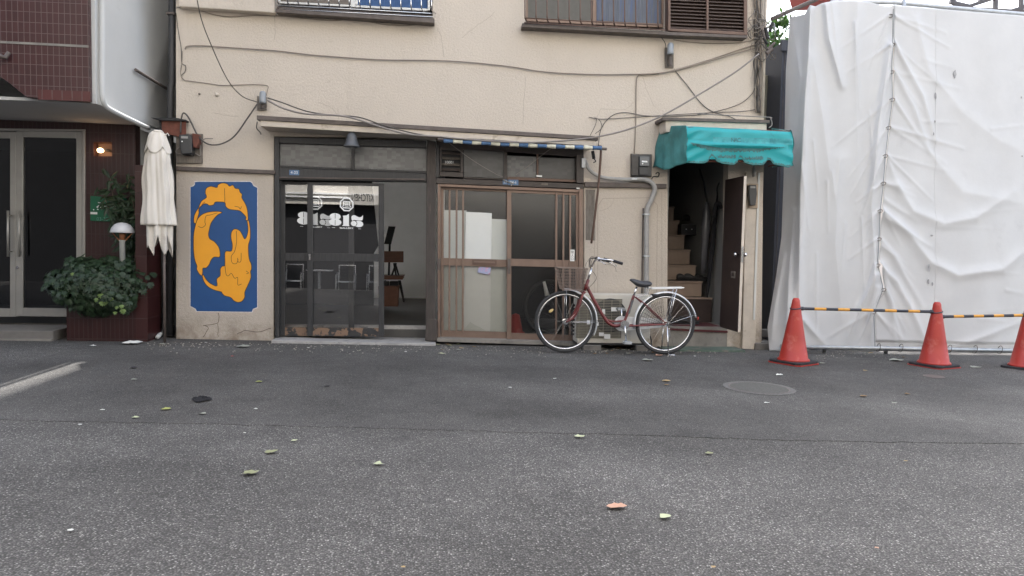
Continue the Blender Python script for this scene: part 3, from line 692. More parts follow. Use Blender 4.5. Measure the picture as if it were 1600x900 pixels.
# ------------------------------------------------------------------ upper windows
wn = MB()
for pts in ([(433, 10), (676, 24), (676, 27), (433, 13)],): wn.px(pts, -.03, .1)
wl_ = wn.build('window_sill', M['ledge'], mainb)
wf = MB()
def bar4(mb, x0, x1, yt, yb, Y0, Y1): mb.px([(x0, yt), (x1, yt), (x1, yb), (x0, yb)], Y0, Y1)
wf.px([(436, 2), (548, 7.5), (548, 10.5), (436, 5)], .03, .07); wf.px([(556, 8), (668, 13.5), (668, 17), (556, 11.5)], .05, .09)
bar4(wf, 548.1, 555.5, -140, 11, .03, .07); bar4(wf, 668.2, 672, -140, 16, .03, .09); bar4(wf, 434, 438, -140, 3, .03, .07); bar4(wf, 556, 559, -140, 7, .05, .09)
window1 = wf.build('window', M['white'], mainb, bevel=.003); window1['label'] = 'left upper window with white frame and silver bars'
mm = MB(); mm.px([(438, -140), (548, -140), (548, 7.4), (438, 2)], .055, .06); mm.build('pane', M['frost'] if False else mat('net', (.12, .10, .085), .4, .1, 30), window1)
mm = MB(); mm.px([(559, -140), (668, -140), (668, 13.4), (559, 8)], .07, .075); mm.build('curtain', mat('curtain', (.045, .10, .23), .8, .25, 12, stretch=(12, 1, .5)), window1)
gr = MB()
def bulge(x, y_end, x2=None, Yo=-.16):
    a = W(x, -120, -.05); top = W(x, -150, -.05)
    p = [top + Vector((0, -.02, 0)), W(x, -40, -.10), W(x + .3, y_end - 18, Yo), W(x + .5, y_end - 7, Yo), W(x + 2, y_end - 1, Yo + .05), W(x + 7, y_end + 3, -.04)]
    return smooth_path(p, 4)
for i in range(16):
    x = 432.5 + i * 16.1; gr.tube(bulge(x, 6 + i * .82, Yo=-.15), .0075, 6)
gr.tube(pxs([(432, 8), (674, 21)], -.17), .007, 6); gr.tube(pxs([(436, 14), (676, 26.5)], -.06), .007, 6)
gr.build('window_grille', M['steel'], window1, smooth=True)
fr('grille_base', 'ledge', [(431, 14), (679, 28.5), (679, 36), (431, 19)], -.14, -.001)
# right window with brown bars and shutter box
wn2 = MB(); wn2.px([(816, 36), (1043, 49), (1043, 54.5), (816, 42)], -.15, -.001); wn2.build('window_sill', M['ledge'], mainb, bevel=.004)
wf = MB(); wf.px([(823, 28), (926, 33.5), (926, 38.5), (823, 33)], .03, .07); wf.px([(932, 32.5), (1038, 37), (1038, 43), (932, 38.5)], .04, .09)
bar4(wf, 926.1, 931.8, -140, 39, .03, .07); bar4(wf, 1034, 1039, -140, 37, .03, .09); bar4(wf, 822, 825, -140, 28, .03, .07)
window2 = wf.build('window', M['bronze'], mainb, bevel=.003); window2['label'] = 'right upper window with bronze frame and brown bars'
mm = MB(); mm.px([(825, -140), (926, -140), (926, 33), (825, 28)], .055, .06); mm.build('pane', mat('darkpane', (.075, .075, .07), .3, .1, 20), window2)
mm = MB(); mm.px([(932, -140), (1034, -140), (1034, 37), (932, 32)], .07, .075); mm.build('curtain', mat('curtaingrey', (.12, .135, .165), .7, .3, 9, stretch=(9, 1, .5), col2=(.10, .13, .22), patch=(3, .5, .1)), window2)
gr = MB()
for i in range(13):
    x = 820 + i * 17.3; gr.tube(bulge(x, 33 + i * .95, Yo=-.15), .0085, 6)
gr.tube(pxs([(819, 28), (1030, 39)], -.17), .007, 6); gr.tube(pxs([(819, 35.5), (1040, 47)], -.17), .008, 6)
gr.build('window_grille', M['bronzedark'], window2, smooth=True)
sb = MB(); Ys = -.13
for pts in ([(1044, -160), (1048, -160), (1048, 48), (1044, 48)], [(1162.5, -160), (1168, -160), (1168, 55), (1162.5, 55)], [(1048.1, 44), (1162.4, 49.5), (1162.4, 55), (1048.1, 48.5)], [(1104, -160), (1107.5, -160), (1107.5, 46.8), (1104, 46.6)]):
    sb.px(pts, Ys, -.001)
shut = sb.build('shutter_box', M['bronzedark'], mainb, bevel=.004)
sb = MB(); sb.px([(1048.2, -160), (1162.4, -160), (1162.4, 49.4), (1048.2, 44)], -.03, -.002); sb.build('shutter_back', M['bronzedark'], shut)
sb = MB()
for i in range(34):
    y = 42.5 - i * 5.35
    for a, b in ((1048.2, 1103.9), (1107.6, 1162.4)):
        p = W(a, y + (a - 1048) * .047, Ys + .01); q = W(b, y + (b - 1048) * .047, Ys + .01)
        sb.prism([p, q, q + Vector((0, .05, .026)), p + Vector((0, .05, .026))], (0, .003, -.006))
sb.build('shutter_slats', mat('slat', (.15, .115, .105), .5, .1, 10, metal=.2), shut)
sb = MB(); sb.px([(1041, 49.5), (1168, 55.5), (1168, 59), (1041, 54.5)], -.15, -.001); sb.build('shutter_sill', M['ledge'], shut)
# corner: white rain pipe and cream corner board
m = MB(); m.tube(pxs([(1197.5, -200), (1197, 0), (1191.5, 182)], -.05), .016, 10); m.build('corner_pipe', M['cream'], mainb, smooth=True)

# ------------------------------------------------------------------ stair entrance
sx0, sx1 = stairh[0][0], stairh[5][0] + .01
m = MB(); m.box(sx0 + .001, sx1 - .001, .002, .64, -.3, .165); m.build('entrance_step', M['concrete'], mainb, bevel=.006)
m = MB(); m.pq(1044, 513, 1137, 517, 520, 516, -.015, .0); m.build('step_edge', M['redmat'], mainb)
m = MB(); a = W(1041, 545, -.35); m.box(a.x, a.x + .98, -.33, -.0125, -.2, gz(a.x) + .012); m.build('green_kerb_stone', mat('mossy', (.09, .125, .10), .9, .2, 8, .3, 40, col2=(.16, .15, .13), patch=(4, .52, .1)), mainb)
m = MB(); m.box(sx0 + .08, sx1 - .10, .05, .45, .166, .172); tag(m.build('door_mat', M['redmat']), 'dark red mat on the entrance floor of the stairs', 'door mat')
m = MB(); m.box(sx1, sx1 + .06, .165, 3.2, -.2, 4.6); m.box(sx0 - .06, sx0, .165, 3.2, -.2, 4.6); m.box(sx0, sx1, 3.2, 3.26, -.2, 4.6); m.build('stair_wall', M['roombright'], mainb)
stx = sx1 - .03
for i in range(9):
    z0 = .49 + .205 * i; y0_ = .52 + (.12 + .215 * (i - 1) if i else 0)
    if i == 0: y0_ = .52
    m = MB(); m.box(sx0 + .002, stx - (.0 if i == 0 else .09 + .012 * i), y0_, (.52 + .12 + .215 * i) if i < 8 else 3.2, (z0 - .2) if i else .166, z0 - .024)
    m.build('stair_riser', M['stairwood'] if i else M['doorbrown'], mainb)
    m = MB(); m.box(sx0 + .001, stx - (-.001 if i == 0 else .085 + .012 * i), y0_ - .022, (.52 + .12 + .215 * i) if i < 8 else 3.2, z0 - .023, z0)
    m.build('stair_tread', M['stairwood'], mainb, bevel=.004)
def shoe(loc, rz, L=.27, mt='shoe', lab='', grp='shoes on the stairs', h=.09):
    t = thing('shoe', lab, 'shoe', loc, grp)
    def f(u, v):
        a = u * math.pi * 2; x = (v - .5) * L; wd = .045 * (1 - .25 * abs(v - .3)) * math.sin(max(.05, min(1, v * 1.02 + .02)) * math.pi) ** .35
        hh = h * (.45 + .55 * math.exp(-((v - .15) / .28) ** 2))
        return Vector(loc) + Vector((x, wd * math.cos(a), .006 + hh * .5 + hh * .5 * math.sin(a)))
    b = MB(); b.grid(f, 12, 12); b.build('upper', M[mt], t, smooth=True)
    b = MB(); b.box(loc[0] - L / 2, loc[0] + L / 2, loc[1] - .042, loc[1] + .042, loc[2] + .001, loc[2] + .014); b.build('sole', M['black'], t, bevel=.005)
    t.rotation_euler = (0, 0, rz); return t
for (px_, py_, Y, rz, lab) in ((1074, 438.5, .62, .25, 'dark lace-up shoe at the left of the second stair tread'), (1088, 438.5, .66, -.2, 'dark lace-up shoe in the middle of the second stair tread'),
                               (1100, 438, .70, .5, 'dark lace-up shoe at the right end of the second stair tread'), (1083, 342, 1.55, .2, 'black shoe high up on the stairs above the small black box'),
                               (1058, 505.5, .3, .1, 'dark slipper on the entrance floor seen through the rear bicycle wheel'), (1075, 506, .25, -.3, 'dark slipper on the red mat right of the other slipper')):
    p = W(px_, py_, Y)
    p.z = .176 if py_ > 500 else (.70 if py_ > 400 else .49 + .205 * 5)
    if py_ < 400: p.y = 1.60
    elif py_ < 500: p.y = Y + .06
    shoe((p.x, p.y, p.z), rz, lab=lab)
bx = W(1077, 354, 1.3); t = thing('shoe_box', 'small black box with two pale dots on the upper stairs', 'box', (bx.x, 1.36, .49 + .205 * 4), None)
m = MB(); m.box(bx.x - .12, bx.x + .10, 1.28, 1.44, .49 + .82, .49 + .97); m.build('body', M['black'], t, bevel=.004)
for dx in (-.05, .03): m = MB(); m.lathe([(.0, -.004), (.008, -.002), (.008, .001)], (bx.x + dx, 1.277, .49 + .90), 'Y', 10); m.build('button', M['letter'], t)
# things leaning on the stair wall
um = thing('umbrella', 'long black folded umbrella leaning on the right stair wall with its handle up', 'umbrella', (W(1103, 455, .5).x, .5, .49))
a = W(1105, 462, .46); a.z = .495; b = W(1121, 305, .50)
m = MB(); m.tube([a, a.lerp(b, .08), a.lerp(b, .5), a.lerp(b, .85), b], [.008, .02, .034, .02, .012], 10); m.build('folded_cover', M['blackcloth'], um, smooth=True)
m = MB(); m.tube(smooth_path([b, W(1121, 292, .5), W(1126, 284, .5), W(1130, 290, .5)], 4), .011, 8); m.build('handle', M['black'], um, smooth=True)
pb = thing('plastic_wrapped_umbrella', 'umbrella in a crumpled clear plastic sleeve beside the black umbrella', 'umbrella', (W(1098, 420, .6).x, .6, .7))
a = W(1098, 428, .62); b = W(1104, 330, .62)
m = MB(); m.tube([a, a.lerp(b, .3), a.lerp(b, .7), b, b + Vector((0, 0, .12))], [.02, .045, .06, .05, .02], 9)
for v in m.b.verts: v.co += Vector((random.uniform(-.008, .008), random.uniform(-.008, .008), 0))
m.build('sleeve', mat('plastic', (.09, .09, .10), .3, .2, 12), pb, smooth=True)
m = MB(); m.tube([b + Vector((0, 0, .1)), W(1100, 285, .62), W(1092, 262, .62)], [.014, .012, .012], 8); m.build('shaft', M['black'], pb, smooth=True)
cr = MB(); cr.tube(smooth_path([W(1116, 340, .35), W(1118, 320, .33), W(1124, 318, .3), W(1127, 326, .3)], 4), [.025] * 13, 8)
tag(cr.build('hanging_bag', M['blackcloth'], smooth=True), 'small black bag hanging near the umbrella handle on the stair wall', 'bag')

# open entrance door leaf
hx = sx1 - .13
dl = MB(); dl.box(hx, hx + .035, -.57, -.02, .17, 1.97)
leaf = dl.build('entrance_door', M['doorbrown'], mainb, bevel=.003); leaf['label'] = 'dark brown entrance door standing open'
q = MB(); q.box(hx + .002, hx + .033, -.5725, -.5703, .171, 1.969); q.build('door_edge', M['cream'], leaf)
q = MB(); q.box(hx + .004, hx + .031, -.576, -.5727, .98, 1.16); q.build('lock_plate', M['steel'], leaf, bevel=.001)
for sg in (-1, 1):
    q = MB(); xx = hx - .001 if sg < 0 else hx + .036
    q.lathe([(.010, 0), (.010, .022), (.023, .028), (.026, .045), (.018, .058)], (xx, -.51, 1.07), 'X', 16) if sg > 0 else q.lathe([(.010, 0), (.010, -.022), (.023, -.028), (.026, -.045), (.018, -.058)], (xx, -.51, 1.07), 'X', 16)
    q.build('door_knob', M['chrome'], leaf, smooth=True)
q = MB(); q.box(hx - .008, hx - .0005, -.44, -.33, .79, .87); dp = q.build('door_slot', M['weather'], leaf); q = MB(); q.box(hx - .010, hx - .0085, -.42, -.35, .81, .85); q.build('slot_flap', M['doorbrown'], dp)
# jamb face and its little meter
fr('jamb', 'cream', [(1166, 268), (1188, 270), (1180, 546), (1160, 545)], -.05, -.001)
fr('jamb_trim', 'whitepaint', [(1184.5, 270), (1188, 270), (1180, 500), (1176.5, 500)], -.062, -.051)
dm = thing('door_meter', 'small dark meter on a pale wooden board at the right jamb of the stair entrance', 'meter', W(1177, 325, -.06))
m = MB(); m.px([(1167, 287), (1185, 287), (1184, 325), (1170, 325)], -.075, -.0625); m.build('board', mat('paleboard', (.42, .33, .25), .8, .15, 10), dm)
m = MB(); m.px([(1170.5, 289), (1182, 289), (1183, 302), (1181, 321), (1172, 321), (1170.5, 305)], -.13, -.0755); m.build('case', M['meter'], dm, bevel=.008)
m = MB(); m.pq(1172.5, 290.5, 1180.5, 290.5, 294, 294, -.134, -.1305); m.build('display', M['conduit'], dm)
m = MB(); m.tube([W(1178, 262, -.1), W(1178, 276, -.1)], .02, 10); m.tube([W(1178, 255, -.1), W(1178, 262, -.1)], .008, 8); tag(m.build('hanging_lamp', M['conduit'], smooth=True), 'small grey lamp holder hanging under the teal awning by the right jamb', 'lamp')

# ------------------------------------------------------------------ teal awning
aw = thing('entrance_awning', 'torn and dirty teal fabric awning with ragged scalloped edge over the stair entrance', 'awning', W(1100, 230, -.1))
AY = -.62
xL, xR = W(1073, 230, AY).x, W(1240, 235, AY).x
zt = W(1075, 197, AY).z; zb_ = W(1100, 262, AY).z
ztr = W(1236, 201, AY).z; zbr = W(1236, 263, AY).z
xwL, xwR = W(1035, 230, -.02).x, W(1205, 230, -.02).x
random.seed(5)
def hem(u):
    """height of the torn lower edge of the front, u from 0 to 1"""
    X_ = 1073 + u * 166
    pts = [(1073, 254), (1088, 255), (1100, 255.5), (1106, 253), (1111, 244), (1115, 245), (1120, 252), (1130, 256), (1148, 257.5), (1153, 253), (1156, 245.5), (1160, 247), (1164, 254), (1176, 258), (1192, 258), (1197, 254), (1200, 248), (1205, 251), (1210, 257), (1225, 260), (1232, 262), (1238, 259)]
    for (a, b), (c, d) in zip(pts, pts[1:]):
        if a <= X_ <= c: return b + (d - b) * (X_ - a) / (c - a)
    return pts[-1][1]
prof = []                                             # rounded hood: y offset 0..1 (wall to front), height 0..1
def surf(u, t):
    """t: 0 at the top edge of the valance .. 1 at the lowest scallop line"""
    X_ = 1073 + u * 166; yt = 196 + u * 8; p = W(X_, yt + (262 - yt) * t, AY)
    r_ = .06 * max(0, 1 - t / .12) ** 2
    sag = .035 * math.exp(-((t - .44) / .06) ** 2) * math.sin(math.pi * min(1, u * 1.05)) ** .6
    fold = .004 * math.sin(u * 7 + t * 5) + .003 * math.sin(u * 19 - t * 9) + .006 * math.exp(-((t - .33 - .25 * u * (1 - u)) / .03) ** 2)
    fold += .012 * math.exp(-u * 7) * math.sin(t * 22 + u * 30) + .008 * math.exp(-(1 - u) * 9) * math.sin(t * 17 - u * 20)
    return p + Vector((0, r_ - sag + fold + .03 * max(0, t - .55), 0))
def front(u, v):
    X_ = 1073 + u * 166; yt = 196 + u * 8; cut = (hem(u) - yt) / (262 - yt)
    if v < .25:
        t = v / .25; p = surf(u, 0); z = p.z + .03 * (1 - t); y = -.05 + (p.y + .05) * t
        return Vector(((xwL + (xwR - xwL) * u) * (1 - t) + p.x * t, y, z + .02 * math.sin(t * 3.14) + .003 * math.sin(u * 30 + t * 5) * t * (1 - t) * 4))
    t = (v - .25) / .75
    return surf(u, t if t < .8 else .8 + (t - .8) / .2 * (cut - .8))
m = MB(); m.grid(front, 200, 52); m.build('canopy_cloth', M['teal'], aw, smooth=True, solid=.003)
def side(u, v):                                       # left cheek: u 0 wall .. 1 front
    a0, a1 = W(1031, 197, -.02), W(1073, 196, AY); b0, b1 = W(1019, 262, -.02), W(1074, 254, AY)
    top = a0.lerp(a1, u); bot = b0.lerp(b1, u)
    bot.z += .03 * math.sin(u * 9) * (1 - u) - .04 * math.sin(u * math.pi)
    p = top.lerp(bot, v); p.x += .007 * math.sin(v * 9 + u * 5) + .009 * math.sin(u * 22 - v * 6) * v - .03 * math.sin(u * math.pi) * v
    return p
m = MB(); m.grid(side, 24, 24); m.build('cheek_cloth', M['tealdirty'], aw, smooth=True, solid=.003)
def side2(u, v):
    a0, a1 = W(1205, 200, -.02), W(1239, 204, AY); b0, b1 = W(1205, 262, -.02), W(1239, 259, AY)
    p = a0.lerp(a1, u).lerp(b0.lerp(b1, u), v); p.x += .015 * math.sin(v * 8 + u * 5); return p
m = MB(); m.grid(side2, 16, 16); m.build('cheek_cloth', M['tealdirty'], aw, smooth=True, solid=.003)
m = MB()
for a, b in (((1075, 200), (1236, 206)), ((1075, 252), (1236, 252))): m.tube([W(*a, AY + .05), W(*b, AY + .05)], .011, 8)
for x_ in (1076, 1235):
    m.tube([W(x_, 203, AY + .05), W(x_, 252, AY + .05)], .010, 8); q = W(x_, 252, AY + .05); m.tube([q, Vector((q.x, -.01, q.z))], .010, 8)
m.build('frame', M['rust'], aw)
# faded band and lettering, grime below the sag and along the scallops
def on_front(X_, yy, d=.004):
    yt = 196 + (X_ - 1073) / 166 * 8; return surf((X_ - 1073) / 166, (yy - yt) / (262 - yt)) + Vector((0, -d, 0))
def grime(name, f0, f1, xa, xb, mt, n=60, d=.004):
    m = MB()
    def f(u, v):
        X_ = xa + (xb - xa) * u; a, b = f0(X_), f1(X_); return on_front(X_, a + (b - a) * v, d)
    m.grid(f, n, 5); m.build(name, M[mt], aw, smooth=True)
M['tealfaded'] = mat('tealfaded', (.035, .30, .33), .55, .2, 20); M['tealgrime'] = mat('tealgrime', (.05, .16, .165), .75, .3, 30)
random.seed(9); rag = [random.uniform(-1.6, 1.6) for _ in range(400)]
grime('faded_band', lambda x: 214.5 + (x - 1125) * .02, lambda x: 223.5 + (x - 1125) * .025, 1114, 1238, 'tealfaded')
grime('grime_streak', lambda x: 222 + 10 * math.sin(min(1, (x - 1075) / 70) * 1.57) - max(0, x - 1190) * .06, lambda x: 223.5 + 13.5 * math.sin(min(1, (x - 1075) / 55) * 1.57) - max(0, x - 1185) * .17 + rag[int(x * 2) % 400], 1078, 1225, 'tealgrime', 120)
def hemx(x): return hem((x - 1073) / 166)
grime('grime_streak', lambda x: hemx(x) - 3.2 + rag[int(x * 2.3) % 400] * .7, lambda x: hemx(x) - .4, 1075, 1237, 'tealgrime', 140)
grime('grime_streak', lambda x: 243 + rag[int(x) % 400], lambda x: 247 + rag[int(x * 1.3) % 400], 1121, 1150, 'tealgrime', 40)
grime('grime_streak', lambda x: 245 + rag[int(x) % 400], lambda x: 249.5 + rag[int(x * 1.7) % 400], 1164, 1193, 'tealgrime', 40)
for i, (X_, ch) in enumerate(((1129, 'S'), (1144, 'N'), (1149, 'A'), (1154, 'C'), (1160, 'K'), (1167, 'S'), (1205, 'B'), (1211, 'R'))):
    text_mesh('faded_letter', ch, M['tealgrime'] if i in (1, 2, 3) else M['tealfaded'], aw, on_front(X_, 219.5, .014), .065, depth=.0004)

# ------------------------------------------------------------------ rolled striped awning with its crank arm
ra = thing('rolled_awning', 'rolled up narrow awning with blue and cream stripes under the canopy', 'awning', W(812, 225, -.2))
p0, p1 = W(693, 220, -.41), W(940, 231, -.41); nS = 17
for i in range(nS):
    a, b = p0.lerp(p1, i / nS + .0005), p0.lerp(p1, (i + 1) / nS - .0005); dz = -.01 * math.sin(math.pi * i / nS)
    m = MB(); k = 5; m.tube([a.lerp(b, j / k) + Vector((0, 0, dz)) for j in range(k + 1)], [.022 + .003 * math.sin(i * 2.1 + j) for j in range(k + 1)], 12)
    m.build('stripe', M['awnblue'] if 'awnblue' in M and i % 2 == 0 else (M.setdefault('awnblue', mat('awnblue', (.075, .15, .29), .8, .2, 20)) if i % 2 == 0 else M.setdefault('awncream', mat('awncream', (.58, .57, .47), .8, .15, 20))), ra, smooth=True)
m = MB(); m.tube([p0 + Vector((-.06, .05, .02)), p1 + Vector((.07, .05, -.005))], .016, 8); m.build('roller_bar', M['ledge'], ra)
m = MB(); m.tube(smooth_path(pxs([(700, 222), (738, 250), (775, 272), (786, 276)], -.19), 6), .0028, 5); m.tube(smooth_path(pxs([(870, 226), (850, 240), (826, 259), (806, 273)], -.19), 6), .0028, 5); m.build('cord', M['cablegrey'], ra)
ca = MB(); ca.tube(smooth_path([W(926, 233, -.24), W(937, 229, -.26), W(939, 236, -.27), W(935, 290, -.22), W(928, 350, -.16), W(924, 380, -.10)], 4), [.014] * 21, 8)
ca.build('folding_arm', M['bronzedark'], ra, smooth=True)
q = MB(); q.tube([W(926, 236, -.2), W(928, 248, -.18)], .02, 8); q.tube(smooth_path([W(928, 248, -.18), W(931, 252, -.18), W(927, 254, -.18)], 4), .006, 6); q.build('arm_bracket', M['black'], ra)
q = MB(); q.tube([W(683, 216, -.16), W(692, 219, -.2)], .028, 10); q.build('end_bracket', M['weather'], ra)

# ------------------------------------------------------------------ bell shaped lamp over the black door
bl_ = thing('bell_wall_lamp', 'dark grey bell shaped lamp hanging over the black shopfront', 'lamp', W(550, 215, -.12))
c = W(549.5, 228, -.31); k = 1 / 132.0
m = MB(); m.lathe([(.085, -.012), (.088, 0), (.075, .018), (.062, .05), (.058, .09), (.048, .125), (.028, .15), (.0, .158)], c, 'Z', 24); m.build('shade', mat('lampgrey', (.085, .09, .10), .4, .1), bl_, smooth=True, solid=.003)
m = MB(); m.tube([c + Vector((0, .02, .15)), c + Vector((0, .28, .13))], .014, 8); m.build('arm', M['black'], bl_)
m = MB(); m.lathe([(.0, -.03), (.024, -.02), (.028, .0), (.02, .03), (.014, .06)], c, 'Z', 12); m.build('bulb', M['frost'], bl_, smooth=True)

# ------------------------------------------------------------------ insulators, meters, conduit
def insulator(x, y, s, lab, yb):
    t = thing('cable_insulator', lab, 'insulator', W(x, y, -.05), 'grey cable insulators on the facade')
    m = MB(); m.px([(x - 7 * s, y - 4), (x + 8 * s, y - 3), (x + 8 * s, yb), (x - 7 * s, yb)], -.02, -.001); m.build('bracket', M['weather'], t, bevel=.003)
    c = W(x + 2, y, -.09); m = MB(); m.lathe([(.0, .085), (.025, .08), (.037, .06), (.038, -.03), (.042, -.05), (.03, -.055), (.0, -.055)], c, 'Z', 16); m.build('cap', M['insul'], t, smooth=True)
    m = MB(); m.tube(pxs([(x + 1, y + 6), (x + 2, yb - 3)], -.06), .022, 8); m.build('clamp', M['ledge'], t)
insulator(408.5, 154, 1, 'grey domed cable insulator at the left end of the long canopy', 172)
insulator(1045.5, 78, .9, 'grey domed cable insulator on a dark board under the right upper window', 106)
def meter(x0, y0, x1, y1, lab, cov):
    t = thing('electric_meter', lab, 'electric meter', W((x0 + x1) / 2, y1, -.02), 'electric meters on the facade')
    m = MB(); m.px([(x0, y0), (x1, y0 + 1), (x1 - .5, y1), (x0, y1)], -.035, -.001); m.build('back_board', M['weather'], t, bevel=.003); return t
em = meter(275, 208, 316, 255, 'dark electric meter with a torn rusty hood on a grey board by the left corner', 0)
m = MB(); m.px([(279, 210), (297, 210), (300, 216), (300, 240), (283, 241), (280, 228)], -.15, -.036); m.build('case', M['meter'], em, bevel=.012)
m = MB(); m.px([(300.5, 208), (310, 210), (311, 222), (307, 231), (302, 230), (300.5, 218)], -.13, -.036); m.build('hood', M['rust'], em, bevel=.004)
m = MB(); m.pq(283, 212.5, 293.5, 213, 216.5, 216, -.155, -.151); m.build('display', M['conduit'], em)
m = MB(); m.lathe([(0, -.004), (.007, -.003), (.007, .001)], W(284.5, 221, -.152), 'Y', 10); m.build('seal', M['letter'], em)
m = MB(); m.px([(284, 230), (300, 231), (300, 243), (285, 242)], -.11, -.036); m.build('terminal_cover', M['meter'], em, bevel=.005)
m = MB(); m.tube(smooth_path(pxs([(281, 229), (275, 235), (277, 240), (285, 240)], -.06), 5), .005, 6); m.build('wire', M['cablegrey'], em); m = MB(); m.tube(smooth_path(pxs([(304, 239), (313, 243), (313, 230), (313, 224), (320, 217), (333, 216.5)], -.05), 5), .006, 6); m.build('wire', M['cablegrey'], em)
em2 = meter(986, 240, 1019, 276, 'black electric meter in a dark case left of the teal awning', 0)
m = MB(); m.px([(987, 241.5), (1018.5, 242), (1017.5, 275), (987, 275)], -.07, -.036); m.build('case', M['meter'], em2, bevel=.005)
m = MB(); m.px([(987.5, 242.5), (997, 243), (997, 274), (987.5, 274)], -.085, -.071); m.build('side_cover', mat('meterdust', (.07, .065, .06), .7, .3, 14), em2, bevel=.004)
m = MB(); m.px([(1000, 244), (1015.5, 244.5), (1014.5, 259.5), (1000, 259.5)], -.115, -.071); m.build('meter_body', M['meterwin'], em2, bevel=.006)
m = MB(); m.pq(1003, 251, 1011.5, 251.5, 253.8, 253.5, -.119, -.1155); m.lathe([(0, -.004), (.008, -.003), (.008, .001)], W(1004, 255.8, -.117), 'Y', 10); m.build('display', M['letter'], em2)
m = MB(); m.px([(999, 261), (1013.5, 261), (1012.5, 273), (999, 273)], -.10, -.071); m.build('terminal_cover', M['meter'], em2, bevel=.004)
m = MB(); m.tube(smooth_path(pxs([(1018, 280), (1021, 276), (1028, 276), (1030, 271), (1027, 269.5), (1024.5, 272)], -.04), 5), .006, 6); m.build('wire', M['black'], em2)
cd = thing('conduit', 'thick grey taped cable conduit bending down the wall to the air conditioner', 'conduit', W(1005, 470, -.06))
P_ = smooth_path(pxs([(914, 250), (920, 264), (931, 273), (945, 278), (975, 280.5), (1000, 280), (1012, 282), (1020, 288), (1023, 297), (1018, 312), (1011, 330), (1010, 370), (1010, 420), (1010, 466)], -.07), 8)
rr = [.018 + .011 * min(1, i / 60) + .0012 * ((i % 3) == 0) for i in range(len(P_))]
m = MB(); m.tube(P_, rr, 12); m.build('taped_hose', M['conduit'], cd, smooth=True)
for a in ((990, 280), (1010, 335), (1010, 400)):
    m = MB(); p = W(a[0], a[1], -.07); m.box(p.x - .036, p.x + .036, -.104, -.001, p.z - .010, p.z + .010); m.build('clip', M['galv'], cd, bevel=.003)
m = MB(); m.tube(smooth_path(pxs([(1005, 325), (1004, 380), (1003, 466)], -.03), 6), .008, 8); m.build('drain_hose', M['ledge'], cd, smooth=True)
# small fittings on the wall at the left
for (x, y, r, lab) in ((339, 148, .020, 'round cream wall plug on the upper left of the facade'), (312, 147, .010, 'small rusty pipe stub left of the round wall plug')):
    m = MB(); m.lathe([(r, -.002), (r, -.02), (r * .6, -.03), (0, -.032)], W(x, y, 0), 'Y', 14); tag(m.build('wall_plug', M['cream'] if r > .015 else M['weather'], smooth=True), lab, 'wall plug')

# ------------------------------------------------------------------ cables on and before the facade
def cable(name, pts, r, mt, lab, Y=-.012, n=6, grp=None, jit=.0):
    P = [W(p[0], p[1], p[2] if len(p) > 2 else Y) for p in pts]; q = smooth_path(P, n)
    if jit: q = [a + Vector((random.uniform(-jit, jit), 0, random.uniform(-jit, jit))) for a in q]
    m = MB(); m.tube(q, r, 6); o = m.build(name, M[mt], smooth=True); tag(o, lab, 'cable', grp); return o
random.seed(21)
cable('service_cable', [(300, -60, -1.2), (312, 20, -1.0), (332, 75, -.8), (356, 125, -.45), (378, 150, -.2), (403, 160, -.1)], .0055, 'cable', 'thin black cable falling from the top left across the jetty to the left insulator')
cable('meter_cable', [(403, 161), (388, 183), (366, 213), (345, 225), (325, 225), (310, 213), (299, 192), (292, 180), (286, 177), (283, 188), (282, 208)], .009, 'cable', 'thick grey cable looping from the left insulator down to the rusty electric meter', Y=-.10)
cable('service_cable', [(418, 153), (440, 160), (480, 174), (520, 180), (560, 183), (600, 196), (650, 209), (700, 216), (740, 220)], .007, 'cable', 'upper of two grey cables sagging from the left insulator along the long canopy', Y=-.42)
cable('service_cable', [(418, 157), (445, 170), (480, 178), (540, 182), (600, 200), (640, 210), (690, 214), (760, 220), (830, 222.5), (890, 219), (935, 213.5), (985, 201), (1040, 178), (1100, 143), (1150, 112), (1186, 84)], .010, 'cablegrey', 'long thick cable sagging across the whole front to the cable knot at the corner', Y=-.44)
cable('wall_cable', [(276, 11), (310, 16), (335, 23), (360, 26), (400, 24), (440, 25), (480, 29), (520, 32), (545, 30), (572, 33), (600, 38), (630, 40), (655, 38), (676, 38)], .006, 'cabletan', 'thin tan cable stapled under the jetty and the left window', n=5)
cable('wall_cable', [(289, 77), (294, 72), (320, 71.5), (370, 75), (430, 79), (480, 85), (530, 89), (600, 93.5), (700, 95), (790, 103), (850, 112), (920, 116), (985, 116), (1030, 114), (1052, 110), (1110, 93), (1160, 76), (1186, 68)], .0075, 'cabletan', 'longest tan cable running level across the cream upper wall', Y=-.02)
cable('wall_cable', [(1000, 116.5), (1045, 112), (1100, 98), (1165, 79), (1188, 73)], .007, 'cabletan', 'second tan cable strapped below the level one near the right corner', Y=-.03)
cable('wall_cable', [(285, 80), (284, 100), (282, 112), (286, 124), (300, 127), (330, 131), (350, 133.5), (390, 132), (417, 133.5), (418, 141), (416, 150)], .0045, 'cabletan', 'thin frayed wire hanging at the left corner and running level to the left insulator')
cable('frayed_wire', [(275, 20), (278, 45), (283, 75), (284, 98), (290, 103), (289, 112), (283, 119), (289, 126)], .004, 'cable', 'dark frayed wire dangling beside the left corner of the facade')
cable('drop_wire', [(1030, 115), (1005, 116), (996, 120), (994, 140), (993.5, 190), (991, 240)], .007, 'cabletan', 'tan wire dropping straight down to the black meter by the teal awning')
cable('loose_wire', [(935, 228), (938, 205), (948, 188), (962, 178), (980, 176), (1010, 181), (1060, 181), (1100, 178), (1150, 165), (1172, 150), (1180, 135), (1186, 100)], .0045, 'cable', 'loose black wire arching from the crank arm over the teal awning to the corner')
